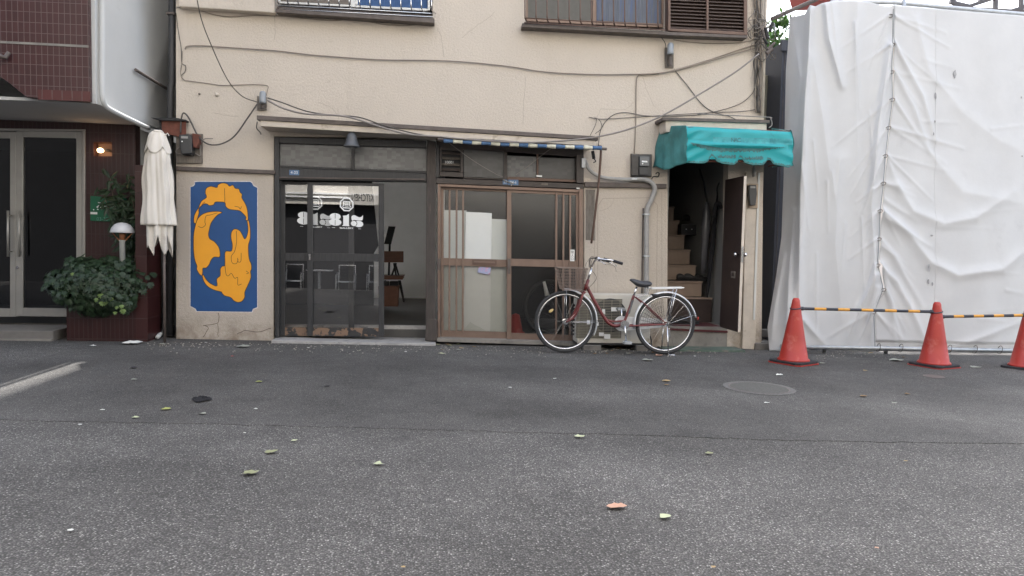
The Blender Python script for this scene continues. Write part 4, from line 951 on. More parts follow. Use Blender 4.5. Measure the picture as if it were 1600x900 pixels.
cable('loose_wire', [(920, 183), (940, 186), (980, 184), (1040, 180), (1110, 176), (1160, 174), (1186, 170)], .0035, 'cable', 'thin straight black wire just above the canopy of the stair entrance')
cable('loose_wire', [(1053, 108), (1075, 135), (1096, 162), (1115, 175), (1140, 182), (1162, 194)], .0045, 'cable', 'black wire slanting from the right insulator down to the teal awning')
cable('loose_wire', [(1052, 62), (1080, 66), (1120, 68), (1160, 66), (1185, 60)], .005, 'cabletan', 'tan wire under the shutter box from the right insulator to the corner')
cable('loose_wire', [(1033, 58), (1040, 70), (1041, 95), (1046, 103), (1050, 85)], .0045, 'cable', 'short dark wire looped round the right insulator', Y=-.06)
cable('loose_wire', [(922, 212), (930, 196), (932, 186), (929, 184), (937, 188), (940, 200), (930, 209)], .0035, 'cable', 'tangle of thin wire at the right end of the long canopy', Y=-.03)
cable('canopy_wire', [(1090, 178), (1196, 183), (1204, 186), (1206, 195), (1201, 200)], .006, 'cablegrey', 'grey wire curling round the right end of the stair canopy', Y=-.32)
cable('short_wire', [(402, 190), (401, 200), (406, 206), (408, 210)], .007, 'cable', 'short wire end hanging from the left end of the long canopy', Y=-.2)
bn = thing('cable_bundle', 'dense tangled bundle of old cables down the right corner of the cream building', 'cables', W(1186, 185, -.03))
random.seed(33)
for i in range(11):
    x0_ = 1179 + i * 1.1; P = []
    for j in range(13):
        y = -10 + j * 15.5; P.append(W(x0_ + random.uniform(-1.8, 1.8) + (2.0 if i % 3 == 0 and j > 9 else 0), y, -.02 - .012 * (i % 4)))
    m = MB(); m.tube(smooth_path(P, 4), random.choice((.005, .007, .009)), 6); m.build('cable', M[('cable', 'cablegrey', 'cabletan', 'cable')[i % 4]], bn, smooth=True)
for i in range(9):
    cx_, cy__ = 1186 + random.uniform(-8, 12), random.uniform(28, 95); P = []
    for j in range(9):
        a = j / 8 * 2 * math.pi * random.uniform(.9, 1.05); P.append(W(cx_ + random.uniform(7, 15) * math.cos(a), cy__ + random.uniform(7, 16) * math.sin(a), -.05 - .02 * (j % 3)))
    m = MB(); m.tube(smooth_path(P, 4), .0045, 5); m.build('loose_loop', M[('cable', 'cablegrey', 'cabletan')[i % 3]], bn, smooth=True)
jb = thing('cable_splices', 'cluster of black splice boxes and grey plugs beside the corner pipe', 'cable splice', W(1203, 75, -.15))
for (x, y, w_, h_, a, mt) in ((1198, 52, 5, 18, .2, 'black'), (1205, 42, 5, 15, -.3, 'black'), (1210, 44, 3, 14, .1, 'insul'), (1196, 64, 4, 12, .6, 'black'), (1205, 72, 4, 16, -.8, 'ledge'), (1202, 80, 6, 12, -.9, 'ledge'), (1193, 54, 4, 16, .3, 'ledge')):
    m = MB(); dx, dy = math.sin(a) * h_ / 2, math.cos(a) * h_ / 2
    m.tube([W(x - dx, y - dy, -.15), W(x + dx, y + dy, -.15)], w_ / 2 / 140 * 1.2, 8); m.build('splice', M[mt], jb, bevel=.004)
for pts in ([(1190, 68), (1200, 80), (1207, 88), (1211, 94)], [(1185, 30), (1195, 32), (1204, 40)], [(1186, 50), (1196, 46), (1207, 36)], [(1200, 60), (1209, 62), (1212, 52)], [(1208, 84), (1203, 92), (1211, 92), (1212, 84)]):
    m = MB(); m.tube(smooth_path(pxs(pts, -.14), 5), .006, 6); m.build('wire', M['cable'], jb, smooth=True)
# ------------------------------------------------------------------ painted mural
mu = thing('mural', 'blue painted panel with flowing orange face shapes on the left dado', 'mural', W(351, 487, -.02))
def mz(pts, Y=-.0165): return [W(290 + a / 3.915, 270 + b / 3.913, Y) for a, b in pts]
outl = [(72, 55), (55, 58), (58, 70), (48, 82), (30, 88), (30, 815), (45, 822), (62, 832), (68, 846), (405, 850), (412, 832), (438, 822), (438, 92), (415, 80), (405, 62), (395, 55)]
cx_, cz_ = 234, 450
big = [(cx_ + (a - cx_) * 1.022, cz_ + (b - cz_) * 1.012) for a, b in outl]
m = MB(); m.prism(mz(big, -.0142), (0, .0012, 0)); m.build('white_border', M['whiteline'], mu)
m = MB(); m.prism(mz(outl, -.0155), (0, .0012, 0)); m.build('blue_panel', M['blue'], mu)
SH = [[(50, 300), (52, 265), (65, 235), (80, 213), (88, 190), (100, 170), (128, 150), (121, 125), (124, 100), (138, 87), (160, 83), (192, 90), (198, 74), (225, 62), (255, 68), (268, 82), (290, 75), (303, 95), (325, 98), (333, 118), (346, 132), (344, 152), (360, 180), (372, 205), (380, 240), (382, 288), (374, 291), (366, 285), (370, 272), (352, 250), (330, 232), (300, 228), (265, 222), (245, 205), (240, 182), (205, 178), (180, 180), (172, 195), (145, 200), (130, 190), (110, 192), (88, 210), (80, 228), (82, 245), (75, 270), (62, 310)],
      [(224, 243), (200, 236), (150, 238), (110, 250), (85, 268), (70, 290), (60, 320), (50, 370), (48, 430), (50, 490), (58, 540), (70, 570), (68, 590), (85, 620), (100, 628), (105, 605), (106, 583), (125, 582), (145, 560), (155, 535), (175, 515), (208, 515), (210, 480), (200, 450), (175, 420), (150, 405), (140, 380), (145, 350), (155, 310), (175, 280), (200, 255)],
      [(295, 345), (315, 345), (335, 358), (350, 385), (362, 405), (375, 385), (382, 350), (380, 320), (377, 292), (386, 292), (395, 340), (396, 400), (385, 440), (385, 490), (390, 530), (402, 560), (403, 590), (397, 603), (400, 640), (380, 690), (362, 730), (362, 760), (345, 785), (320, 792), (295, 782), (275, 762), (240, 752), (222, 735), (218, 728), (170, 715), (130, 690), (108, 655), (103, 628), (110, 625), (125, 650), (150, 675), (192, 692), (190, 650), (212, 628), (212, 590), (225, 570), (240, 565), (240, 495), (250, 478), (280, 478), (286, 440), (278, 400), (280, 365)]]
def closed_smooth(pts, n=3):
    out = []; k = len(pts)
    for i in range(k):
        a, b, c, d = (Vector(pts[(i + j) % k]) for j in (-1, 0, 1, 2))
        for t in [q / n for q in range(n)]:
            out.append(tuple(.5 * ((2 * b) + (c - a) * t + (2 * a - 5 * b + 4 * c - d) * t * t + (-a + 3 * b - 3 * c + d) * t ** 3)))
    return out
for sh in SH:
    cs = closed_smooth(sh)
    m = MB(); m.prism(mz(cs, -.0168), (0, .0012, 0)); o = m.build('orange_shape', M['orange'], mu)
    m = MB(); m.strip(mz(cs + [cs[0]], -.0169), .007, th=.0005); m.build('outline', M['ink'], o)
for ln in ([(238, 95), (240, 160), (238, 182)], [(195, 245), (150, 258), (125, 265), (118, 300), (122, 318), (100, 335), (78, 328)], [(310, 355), (312, 420), (300, 480), (280, 510), (285, 550), (310, 555), (322, 530)], [(340, 490), (338, 540), (322, 545), (318, 520)], [(240, 560), (248, 620), (262, 630), (280, 615), (300, 645), (318, 640), (320, 685), (342, 680)], [(300, 205), (325, 210), (335, 222), (342, 205)], [(118, 178), (105, 190), (98, 200)], [(370, 600), (385, 612), (372, 618)]):
    m = MB(); m.strip(mz([tuple(p)[:2] for p in [(v.x, v.y) for v in smooth_path([(a, b, 0) for a, b in ln], 5)]], -.0169), .005, th=.0006); m.build('drawn_line', M['ink'], mu)

# ------------------------------------------------------------------ tiled building at the left
XL = -3.34; YF = -1.2; XF = -9.0
tb_ = thing('tiled_building', 'dark red tiled building at the left with pale grey side wall and glass entrance', 'building', (XL - 1.5, 0, 0))
zs = X(160, 166, XL).z
zs = 2.42
# overhanging upper floors: tiled front with an arched lower edge, grey side wall
fpts = [(W(141, 160, YF).x, zs), (W(41, 155, YF).x, zs + .02), (W(30, 148, YF).x, zs + .07), (W(15, 137, YF).x, zs + .14), (W(0, 128, YF).x, zs + .2), (XF, zs + .42), (XF, 9), (XL - .0, 9), (XL - .0, zs)]
fx = W(139, 100, YF).x
fpts = [(fx, zs)] + fpts[1:6] + [(XF, 14.6), (fx, 14.6)]
m = MB(); m.prism([(a, YF, b) for a, b in fpts], (0, .12, 0)); m.build('tiled_front', M['tile'], tb_)
m = MB(); m.box(XF, fx - .02, YF + .121, 6.6, 2.86, 14.6); m.build('upper_floor', M['greywall'], tb_)
m = MB(); m.box(fx - .019, fx + .035, YF + .06, 7.0, zs - .01, 14.6); m.build('side_wall', M['greywall'], tb_)
m = MB(); a = W(-30, 62, YF).z; b = W(140, 71, YF).z; m.prism([(XF, YF - .006, a + .02), (fx, YF - .006, b), (fx, YF - .006, b - .022), (XF, YF - .006, a - .0)], (0, .005, 0)); m.build('joint_band', M['concrete'], tb_)
m = MB(); m.box(W(60, 160, YF).x, fx + .012, YF - .012, YF - .001, zs - .005, zs + .09); m.build('tile_border', tiles('tileborder', (.085, .02, .019), (.07, .018, .017), (.10, .06, .055), .09, .2), tb_)
m = MB(); m.prism([(XF, YF + .121, zs + .02), (fx - .02, YF + .121, zs), (fx - .02, .30, zs - .02), (XF, .30, zs)], (0, 0, .03)); m.build('soffit', M['greywall'], tb_)
# entrance wall below, set back
XC = fx - .10; YD = .15
m = MB()
door = [(W(-60, 500, YD).x, -.2), (W(-60, 200, YD).x, W(-60, 200, YD).z), (W(130, 204, YD).x, W(130, 205, YD).z), (W(130, 500, YD).x, -.2)]
outer = [(XF, -.3), (door[0][0], -.3), door[1], door[2], (door[3][0], -.3), (XC, -.3), (XC, zs - .021), (XF, zs - .001)]
holed(m, outer, [[(W(143, 0, YD).x, W(143, 222, YD).z), (W(143, 0, YD).x, W(143, 244, YD).z), (W(172, 0, YD).x, W(172, 244, YD).z), (W(172, 0, YD).x, W(172, 222, YD).z)]], YD, YD + .14)
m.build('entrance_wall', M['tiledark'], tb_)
m = MB(); m.box(XC - .14, XC, YD + .141, 7, -.3, zs - .05); m.build('lower_side_wall', M['whitepaint'], tb_)
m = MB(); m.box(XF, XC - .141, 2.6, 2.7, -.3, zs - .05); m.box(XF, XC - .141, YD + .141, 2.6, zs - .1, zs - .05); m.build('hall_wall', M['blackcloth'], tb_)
m = MB(); m.box(XF, XC - .141, YD + .141, 2.6, -.3, .10); m.build('hall_floor', M['floorgrey'], tb_)
# niche lamp
n0, n1 = W(143, 244, YD), W(172, 222, YD)
m = MB(); m.box(n0.x - .01, n1.x + .01, YD + .121, YD + .135, n0.z - .01, n1.z + .01); m.build('niche', mat('nichewall', (.20, .12, .09), .7, .1), tb_)
nl = thing('niche_lamp', 'small lit warm bulb in a square niche of the tiled entrance wall', 'lamp', W(158, 236, YD + .06))
m = MB(); m.lathe([(0, -.036), (.018, -.03), (.027, -.01), (.027, .01), (.018, .03), (0, .036)], W(157, 235, YD + .03), 'X', 16); m.build('bulb', mat('bulb', (1, .8, .55), .4, 0, emis=((1, .66, .34), 2.2)), nl, smooth=True)
m = MB(); m.tube([W(160, 233, YD + .03), W(172, 236, YD + .10)], .016, 8); m.build('holder', M['weather'], nl)
pl = bpy.data.lights.new('niche_light', 'POINT'); po = bpy.data.objects.new('niche_light', pl); C.objects.link(po); pl.energy = .12; pl.color = (1, .6, .33); pl.shadow_soft_size = .03; po.location = W(157, 235, YD - .04) - nl.location; po.parent = nl
# doors
def pdr(x0, x1, name='glass_door'):
    d = MB(); Y = YD + .03
    yt0, yt1 = 204, 206; Z = lambda x, y: (x, y)
    d.px([(x0, yt0), (x0 + 11, yt0), (x0 + 11, 494), (x0, 494)], Y, Y + .05); d.px([(x1 - 9, yt1), (x1, yt1), (x1, 495), (x1 - 9, 495)], Y, Y + .05)
    d.px([(x0 + 11.1, yt0), (x1 - 9.1, yt1), (x1 - 9.1, yt1 + 10), (x0 + 11.1, yt0 + 10)], Y, Y + .05); d.px([(x0 + 11.1, 481), (x1 - 9.1, 482), (x1 - 9.1, 495), (x0 + 11.1, 494)], Y, Y + .05)
    o = d.build(name, M['alu'], tb_, bevel=.004)
    fr('pane', 'glasshall', [(x0 + 11.2, yt0 + 10.1), (x1 - 9.2, yt1 + 10.1), (x1 - 9.2, 481.8), (x0 + 11.2, 480.8)], Y + .02, None, o, 0)
    return o
d2 = pdr(25, 128); d1 = pdr(-80, 24.6)
for x, d_ in ((12.5, d1), (30, d2)):
    q = MB(); q.tube([W(x, 329, YD - .05), W(x, 401, YD - .05)], .013, 10); q.tube([W(x, 337, YD - .05), W(x + (6 if d_ is d1 else -1), 337, YD + .03)], .008, 8); q.tube([W(x, 393, YD - .05), W(x + (6 if d_ is d1 else -1), 393, YD + .03)], .008, 8); q.build('handle', M['alu'], d_, smooth=True)
q = MB(); q.lathe([(0, -.014), (.016, -.012), (.018, 0)], W(28, 418, YD + .03), 'Y', 12); q.build('lock', M['steel'], d2)
fr('door_frame', 'alu', [(128.3, 205), (133, 205.2), (133, 497), (128.3, 497)], YD - .01, YD + .1, tb_)
fr('door_frame', 'alu', [(-80, 199.5), (133, 202), (133, 205), (-80, 203.5)], YD - .012, YD + .1, tb_)
m = MB(); m.box(XF, W(104, 500, 0).x, -.30, YD + .14, -.2, .088); m.build('entrance_step', mat('stepgrey', (.16, .15, .14), .85, .15, 6, .3, 40), tb_, bevel=.006)
m = MB(); m.box(XF, W(104, 500, 0).x, -.34, -.301, -.2, .002); m.build('step_joint', M['concrete'], tb_)
# soffit-side details: vent pipe bending along the side wall, handrail, wall bracket at left
m = MB(); xx = fx + .075
V = lambda px_, py_, x=None: X(px_, py_, xx if x is None else x)
m.tube(smooth_path([V(160, -150), V(160, -40), V(160, 60), V(159.5, 120), V(160, 150), V(163, 163), V(170, 170), V(185, 178), V(210, 190), V(232, 200)], 5), .026, 12)
tag(m.build('vent_pipe', M['greywall'], smooth=True), 'white pipe running down and bending along the grey side wall of the tiled building', 'pipe')
m = MB(); m.tube([V(212, 109), V(240, 126), V(266, 142)], .018, 8); tag(m.build('side_rail', M['ledge']), 'dark slanting rail on the grey side wall near the gap', 'rail')
m = MB(); m.tube([W(-10, 82, YF - .04), W(2, 88, YF - .08), W(8, 90, YF - .06), W(14, 82, YF - .04)], .02, 8); tag(m.build('wall_bracket', M['ledge']), 'small dark bracket on the red tiles at the left edge', 'bracket')
# gap: black drain pipe, added wall that blocks the sun, bracket, ground pipe
gp = thing('drain_pipe', 'dark drain pipe running down the gap between the two buildings', 'pipe', W(268, 520, .06))
m = MB(); m.tube([W(268.5, -150, .06), W(268.5, 128, .06), W(267, 136, .06), W(266, 146, .06), W(265.5, 524, .06)], .036, 12); m.build('pipe', M['blackwood'], gp, smooth=True)
m = MB(); m.tube([W(258.5, 410, .1), W(258, 524, .1)], .022, 10); m.build('thin_pipe', M['black'], gp, smooth=True)
for y in (22, 330): m = MB(); p = W(268, y, .06); m.box(p.x - .045, p.x + .045, .015, .105, p.z - .012, p.z + .012); m.build('clip', M['ledge'], gp, bevel=.003)
m = MB(); m.box(fx + .04, LT.x - .003, 4.0, 4.1, -.2, 8.1); tag(m.build('gap_sun_block', M['greywall']), 'grey wall added far behind the drain pipe to block sun in the narrow gap', 'wall')  # added, its height set to keep sun off the ground by the gap
wb = thing('wooden_box', 'reddish brown weathered wooden box fixed high in the gap beside the meter', 'box', W(262, 212, .02))
m = MB(); m.px([(252, 188), (290, 189.5), (290, 212), (280, 214), (253, 207)], -.08, -.055); m.build('front_board', M['rust'], wb, bevel=.004)
m = MB(); m.px([(235, 183.5), (276, 184), (290, 187), (290, 189), (250, 188)], -.12, .0); m.build('top_sheet', M['black'], wb, bevel=.003)
m = MB(); m.tube([W(250, 189, -.05), W(255, 213, -.05)], .014, 8); m.build('brace', M['black'], wb)
m = MB(); a = G(246, 527, .025); b = G(262, 513, .025); m.tube([a, b + Vector((0, 0, .03))], .024, 12); tag(m.build('pipe_offcut', M['pvc'], smooth=True), 'short white plastic pipe lying in the gap by the drain pipe', 'pipe')
m = MB(); p = G(238, 524); m.box(p.x - .14, p.x + .12, p.y - .02, p.y + .25, p.z - .05, p.z + .03); tag(m.build('concrete_lump', M['concrete'], bevel=.02), 'low rough concrete lump at the foot of the white wall in the gap', 'concrete block')

# ------------------------------------------------------------------ planter, ivy, shrub, garden lamp, green sign
pt = thing('tiled_planter', 'dark red tiled planter with a taller tiled side wall beside the glass doors', 'planter', (W(165, 525, -.25).x, -.1, 0))
px0, px1 = W(104, 500, -.27).x, W(213, 500, -.27).x; px2 = W(230.5, 500, -.27).x
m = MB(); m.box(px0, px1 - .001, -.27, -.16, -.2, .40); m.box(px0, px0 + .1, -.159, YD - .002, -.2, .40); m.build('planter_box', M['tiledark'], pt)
m = MB(); m.box(px0 + .101, px1 - .001, -.159, YD - .002, -.2, .34); m.build('soil', mat('soil', (.05, .035, .025), .95, .3), pt)
zt_ = W(220, 258, -.27).z
m = MB(); m.box(px1, px2, -.272, YD - .002, -.2, zt_); m.build('tiled_side_wall', tiles('tileside', (.045, .013, .013), (.038, .011, .011), (.065, .042, .04), .30, .23, ms=.0035), pt)
def leafpoly(b, c, n, u, s, lobes=True):
    v = n.cross(u)
    if lobes: sh = [(0, -.5), (.35, -.42), (.62, -.05), (.30, .0), (.42, .38), (.12, .25), (0, .62), (-.12, .25), (-.42, .38), (-.30, .0), (-.62, -.05), (-.35, -.42)]
    else: sh = [(0, -.6), (.16, -.25), (.2, .1), (0, .7), (-.2, .1), (-.16, -.25)]
    ctr = b.verts.new(c + n * s * .08); vs = [b.verts.new(c + v * (a * s) + u * (q * s)) for a, q in sh]
    for i in range(len(vs)): b.faces.new((ctr, vs[i], vs[(i + 1) % len(vs)]))
def rnd_dir():
    while True:
        v = Vector((random.uniform(-1, 1), random.uniform(-1, 1), random.uniform(-1, 1)))
        if .05 < v.length < 1: return v.normalized()
ivy = thing('ivy_bush', 'dense dark green ivy bush spilling over the tiled planter by the glass doors', 'ivy', (W(150, 480, -.25).x, -.2, .35))
random.seed(4)
c0 = W(153, 445, -.25); zlow = W(153, 497, -.3).z; A, Bx = .52, .38
def ivy_pts(n, b, smin, smax, shell=.75):
    for _ in range(n):
        d = rnd_dir(); r = random.uniform(shell, 1.0); lump = 1 + .10 * math.sin(d.x * 7 + d.z * 5) + .07 * math.sin(d.x * 17 - d.z * 9 + d.y * 8)
        p = Vector((c0.x + d.x * .53 * r * lump, c0.y + d.y * .33 * r * lump, c0.z - .02 + d.z * .33 * r * lump))
        if p.z < zlow + .02 * random.random(): continue
        if d.x < -.1 and p.z < c0.z - .18 and random.random() < .8: continue
        n_ = (d + Vector((0, -.5, .35)) + rnd_dir() * .55).normalized(); u = (Vector((0, 0, -1)) + rnd_dir() * .6); u = (u - n_ * u.dot(n_)).normalized()
        leafpoly(b, p, n_, u, random.uniform(smin, smax))
m = MB(); ivy_pts(2300, m.b, .045, .085); m.build('foliage', M['ivy'], ivy)
m = MB(); 
for cx2, cy2, nn in ((162, 470, 9), (125, 430, 3), (178, 483, 5)):
    q = W(cx2, cy2, -.56)
    for _ in range(nn):
        p = q + Vector((random.uniform(-.09, .09), random.uniform(-.02, .06), random.uniform(-.05, .05))); n_ = (Vector((0, -1, .4)) + rnd_dir() * .4).normalized(); u = Vector((0, 0, -1)) - n_ * Vector((0, 0, -1)).dot(n_); leafpoly(m.b, p, n_, u.normalized(), random.uniform(.035, .06))
m.build('young_leaves', M['ivylight'], ivy)
m = MB(); 
for i in range(7): a = Vector((c0.x + random.uniform(-.3, .3), c0.y + .1, .34)); m.tube([a, a + Vector((random.uniform(-.1, .1), -.1, .2)), a + Vector((random.uniform(-.2, .2), -.2, .25))], .008, 5)
m.build('stems', M['bark'], ivy)
sh_ = thing('bamboo_shrub', 'thin dark shrub with narrow drooping leaves in front of the green sign', 'shrub', (W(190, 440, 0).x, .0, .34))
m = MB(); lf_ = MB(); random.seed(8)
for i in range(9):
    b0 = Vector((W(192, 440, 0).x + random.uniform(-.06, .12), -.02 + random.uniform(-.05, .08), .34))
    tip = W(random.choice((160, 172, 182, 192, 200, 206)), random.uniform(262, 345), random.uniform(-.08, .08)); pts = smooth_path([b0, b0.lerp(tip, .5) + Vector((random.uniform(.0, .08), 0, .12)), tip], 8); m.tube(pts, .004, 5)
    for p in pts[7:]:
        for _ in range(4):
            d = (rnd_dir() + Vector((0, -.3, -.5))).normalized(); c = p + d * random.uniform(.02, .09); n_ = (Vector((0, -1, .6)) + rnd_dir() * .6).normalized(); u = (d - n_ * d.dot(n_)).normalized(); leafpoly(lf_.b, c, n_, u, random.uniform(.07, .12), False)
m.build('stems', M['bark'], sh_); lf_.build('foliage', M['ivy'], sh_)
gl = thing('garden_lamp', 'white mushroom shaped garden lamp standing in the ivy', 'garden lamp', W(191, 440, -.30)); Yg = -.30
c = W(191, 363, Yg)
m = MB(); m.lathe([(.0, .108), (.04, .103), (.08, .082), (.108, .045), (.122, .0), (.118, -.006), (.0, -.004)], c, 'Z', 28); m.build('lamp_shade', M['lampwhite'], gl, smooth=True)
m = MB(); m.lathe([(.029, -.55), (.029, -.10), (.034, -.095), (.034, -.085), (.0, -.085)], c, 'Z', 16); m.build('post', M['pvc'], gl, smooth=True)
m = MB(); m.lathe([(.0, -.084), (.026, -.083), (.032, -.008), (.0, -.007)], c, 'Z', 16); m.build('lamp_glass', M['copper'], gl, smooth=True)
for i in range(3):
    a = R(20 + 120 * i) if i < 2 else R(270); a = (R(0), R(180), R(90))[i]
    m = MB(); m.tube([c + Vector((.105 * math.cos(a), .105 * math.sin(a), -.006)), c + Vector((.03 * math.cos(a), .03 * math.sin(a), -.09))], .006, 6); m.build('strut', M['copper'], gl)
gs = thing('green_sign', 'dark green wall sign with white script lettering half hidden by leaves', 'sign', W(170, 348, YD - .02))
m = MB(); m.px([(141, 306), (197, 310), (197, 347), (141, 345)], YD - .03, YD - .001); m.build('sign_board', M['green'], gs, bevel=.003)
m = MB(); Yq = YD - .0305
Gs = lambda a, b: W(135 + a / 15, 295 + b / 15, Yq)
for ln in ([(270, 320), (330, 330), (340, 350), (300, 390), (240, 430)], [(240, 430), (300, 440)], [(330, 430), (370, 450), (350, 490)], [(160, 480), (180, 500)], [(250, 475), (285, 490)], [(380, 425), (420, 430), (440, 405)], [(450, 395), (485, 405)], [(520, 360), (540, 395), (600, 405), (640, 380), (625, 420)], [(560, 320), (640, 290), (740, 270), (835, 268)], [(740, 325), (760, 340), (690, 420), (670, 445)], [(790, 330), (770, 400), (745, 435)]):
    m.strip([Gs(a, b) for a, b in ln], .011, th=.0008)
m.build('script_lettering', M['letter'], gs)
m = MB(); m.px([(141.2, 331), (152, 331.4), (152, 335), (141.2, 334.6)], Yq - .001, Yq); m.build('white_bar', M['letter'], gs)
text_mesh('phone_number', '03-35', mat('signsmall', (.12, .28, .24), .5), gs, W(160, 342.3, Yq), .055)

# ------------------------------------------------------------------ folded parasol
pa = thing('folded_parasol', 'closed cream canvas parasol standing tied in front of the gap', 'parasol', (G(250, 528).x, -.38, -.02)); Yp = -.38
def par(u, v):
    a = u * 2 * math.pi; y = 206 + (352 - 206) * v
    c = W(245.5 + 3 * v, y, Yp)
    r = .068 + .052 * min(1, v / .30) ** .8 + .045 * min(1, max(0, v - .15) / .85) ** .9
    if v < .03: r *= .55 + 15 * v
    pl_ = math.sin(7 * a + 2.6 * v + 1.1 * math.sin(v * 4) + .9 * math.sin(2 * a)); pl2 = math.sin(17 * a - 3 * v)
    r *= 1 + (.10 + .03 * math.sin(3 * a)) * pl_ * min(1, v * 4 + .2) + .035 * pl2
    r += .008 * math.sin(v * 14 + a * 2)
    return c + Vector((r * math.cos(a), r * .8 * math.sin(a), 0))
m = MB(); m.grid(par, 144, 40); m.build('canopy', M['canvas'], pa, smooth=True, solid=.003)
def cap(u, v):
    a = u * 2 * math.pi; tip = 1 + .55 * abs(math.sin(2.5 * a + 2.2)) ** .7; y = 205.5 + (236 - 205.5) * v * (tip * .75)
    c = W(245.5, y, Yp); r = (.05 + .082 * v ** .7) * (1 + .06 * math.sin(7 * a + v) + .04 * math.sin(3 * a + 1)) if v > .02 else .045
    return c + Vector((r * math.cos(a), r * .8 * math.sin(a), .0))
m = MB(); m.grid(cap, 96, 14); m.build('top_cap', M['canvas'], pa, smooth=True, solid=.003)
m = MB(); m.lathe([(0, .02), (.04, .016), (.055, 0), (.05, -.01)], W(247, 206, Yp), 'Z', 16); m.build('finial', M['canvas'], pa, smooth=True)
random.seed(2); dips = [random.uniform(.55, 1.0) for _ in range(6)]
def hemf(u, v):
    a = u * 2 * math.pi; s = (u * 6 + .35) % 1; k = int(u * 6 + .35) % 6; L_ = 20 + 36 * dips[k] * (1 - abs(2 * s - 1)) ** .8
    y = 347 + L_ * v; c = W(249, y, Yp); r = (.128 - .012 * v) * (1 + .16 * math.sin(8 * a + 1.5) * (.4 + v * .6)) + .008 * math.sin(u * 60)
    return c + Vector((r * math.cos(a), r * .8 * math.sin(a), 0))
m = MB(); m.grid(hemf, 128, 12); m.build('hanging_hem', M['canvas'], pa, smooth=True, solid=.003)
m = MB(); p = W(256, 340, Yp); m.tube([Vector((p.x, Yp, -.02)), Vector((p.x, Yp, p.z))], .015, 12); m.build('pole', M['ledge'], pa, smooth=True)
m = MB(); m.tube([W(257, 212, Yp), W(262, 208, Yp), W(264, 212, Yp)], .006, 6); m.build('tie', M['canvas'], pa)
# ------------------------------------------------------------------ right side: neighbour, scaffold sheets
YT = -.30
nb = thing('dark_clad_house', 'narrow dark blue grey clad house corner behind the white sheets', 'building', (4.6, .8, -.1))
a = W(1210, 70, .9); ztop = W(1222, 66, .9).z
m = MB(); m.box(W(1213, 300, .9).x, 5.6, .9, 6.0, -.3, ztop); m.build('clad_wall', M['bluegrey'], nb)
m = MB(); m.box(W(1209, 300, .9).x, 5.6, .86, .899, ztop - .12, ztop + .02); m.build('eave_trim', M['bluegrey'], nb, bevel=.006)
for i in range(4): 
    m = MB(); x_ = W(1217 + i * 8, 300, .9).x; m.box(x_, x_ + .006, .893, .899, -.2, ztop - .13); m.build('cladding_seam', M['ledge'], nb)
ol = MB(); ol.box(4.02, W(1212.5, 300, .9).x, 1.3, 1.4, -.3, ztop - .35); tag(ol.build('olive_fence', M['olive']), 'olive grey narrow wall in the gap right of the cable bundle', 'wall')
bk = thing('gap_rubble', 'dark broken blocks and dirt at the foot of the gap by the stair jamb', 'rubble', G(1188, 540)); random.seed(12)
for i in range(9):
    p = G(1184 + random.uniform(-3, 16), 541 + random.uniform(-6, 4)); p.y = random.uniform(-.12, .5); s_ = random.uniform(.05, .12); m = MB(); zz = gz(p.x) + (i % 3) * .07 * (p.y > .1); m.box(p.x - s_, p.x + s_, p.y, p.y + s_, zz - .02, zz + s_ * .8); m.build('block', M['brick'], bk, bevel=.012)

random.seed(17)
TIES = [(1391, 24), (1394, 69), (1393, 112), (1394, 155), (1388, 199), (1383, 243), (1380, 286), (1375, 329), (1373, 373), (1371, 414), (1380, 452), (1365, 487)]
def seam_x(y):
    pts = [(-5, 1396), (24, 1395)] + [(b, a) for a, b in TIES[1:]] + [(548, 1367), (560, 1367)]
    for (a, b), (c, d) in zip(pts, pts[1:]):
        if a <= y <= c: return b + (d - b) * (y - a) / (c - a)
    return 1368
def nz(x, y): return math.sin(x * 3.1 + math.sin(y * 1.7) * 1.4) * .5 + math.sin(x * 7.3 - y * 2.3 + 1.2) * .25 + math.sin(x * 13 + y * 5.1) * .12
def ridge(px_, py_, pts, wd):
    """raised fold along a polyline in picture points"""
    best = 0
    for (a, b), (c, d) in zip(pts, pts[1:]):
        vx, vy = c - a, d - b; L2 = vx * vx + vy * vy; t = max(0, min(1, ((px_ - a) * vx + (py_ - b) * vy) / L2))
        dx, dy = px_ - a - t * vx, py_ - b - t * vy; q_ = math.sqrt(dx * dx + dy * dy) / wd; best = max(best, (.45 * math.exp(-q_ * q_) + .55 * math.exp(-q_ * 1.3)) * (.35 + .65 * (1 - t if (c, d) == pts[-1] else 1)))
    return best
FR = [([(1395, 69), (1440, 150), (1462, 222)], 5, .045), ([(1395, 112), (1425, 165), (1452, 240)], 5, .04), ([(1383, 243), (1405, 300)], 5, .03), ([(1400, 290), (1425, 330), (1470, 350), (1520, 340), (1580, 300)], 9, .05),
      ([(1378, 330), (1420, 370), (1450, 410), (1490, 430), (1560, 420), (1600, 390)], 9, .06), ([(1380, 340), (1412, 360), (1450, 385)], 5, .035), ([(1373, 414), (1400, 440), (1425, 490), (1450, 545)], 6, .055), ([(1373, 414), (1392, 470), (1400, 540)], 6, .045),
      ([(1430, 30), (1450, 110), (1500, 170)], 9, .03), ([(1460, 250), (1500, 300), (1600, 320)], 12, .03), ([(1480, 545), (1520, 530), (1600, 500)], 6, .04), ([(1495, 170), (1560, 220), (1600, 240)], 16, .025), ([(1378, 310), (1430, 345)], 5, .03), ([(1372, 380), (1395, 400), (1440, 480)], 5, .04)]
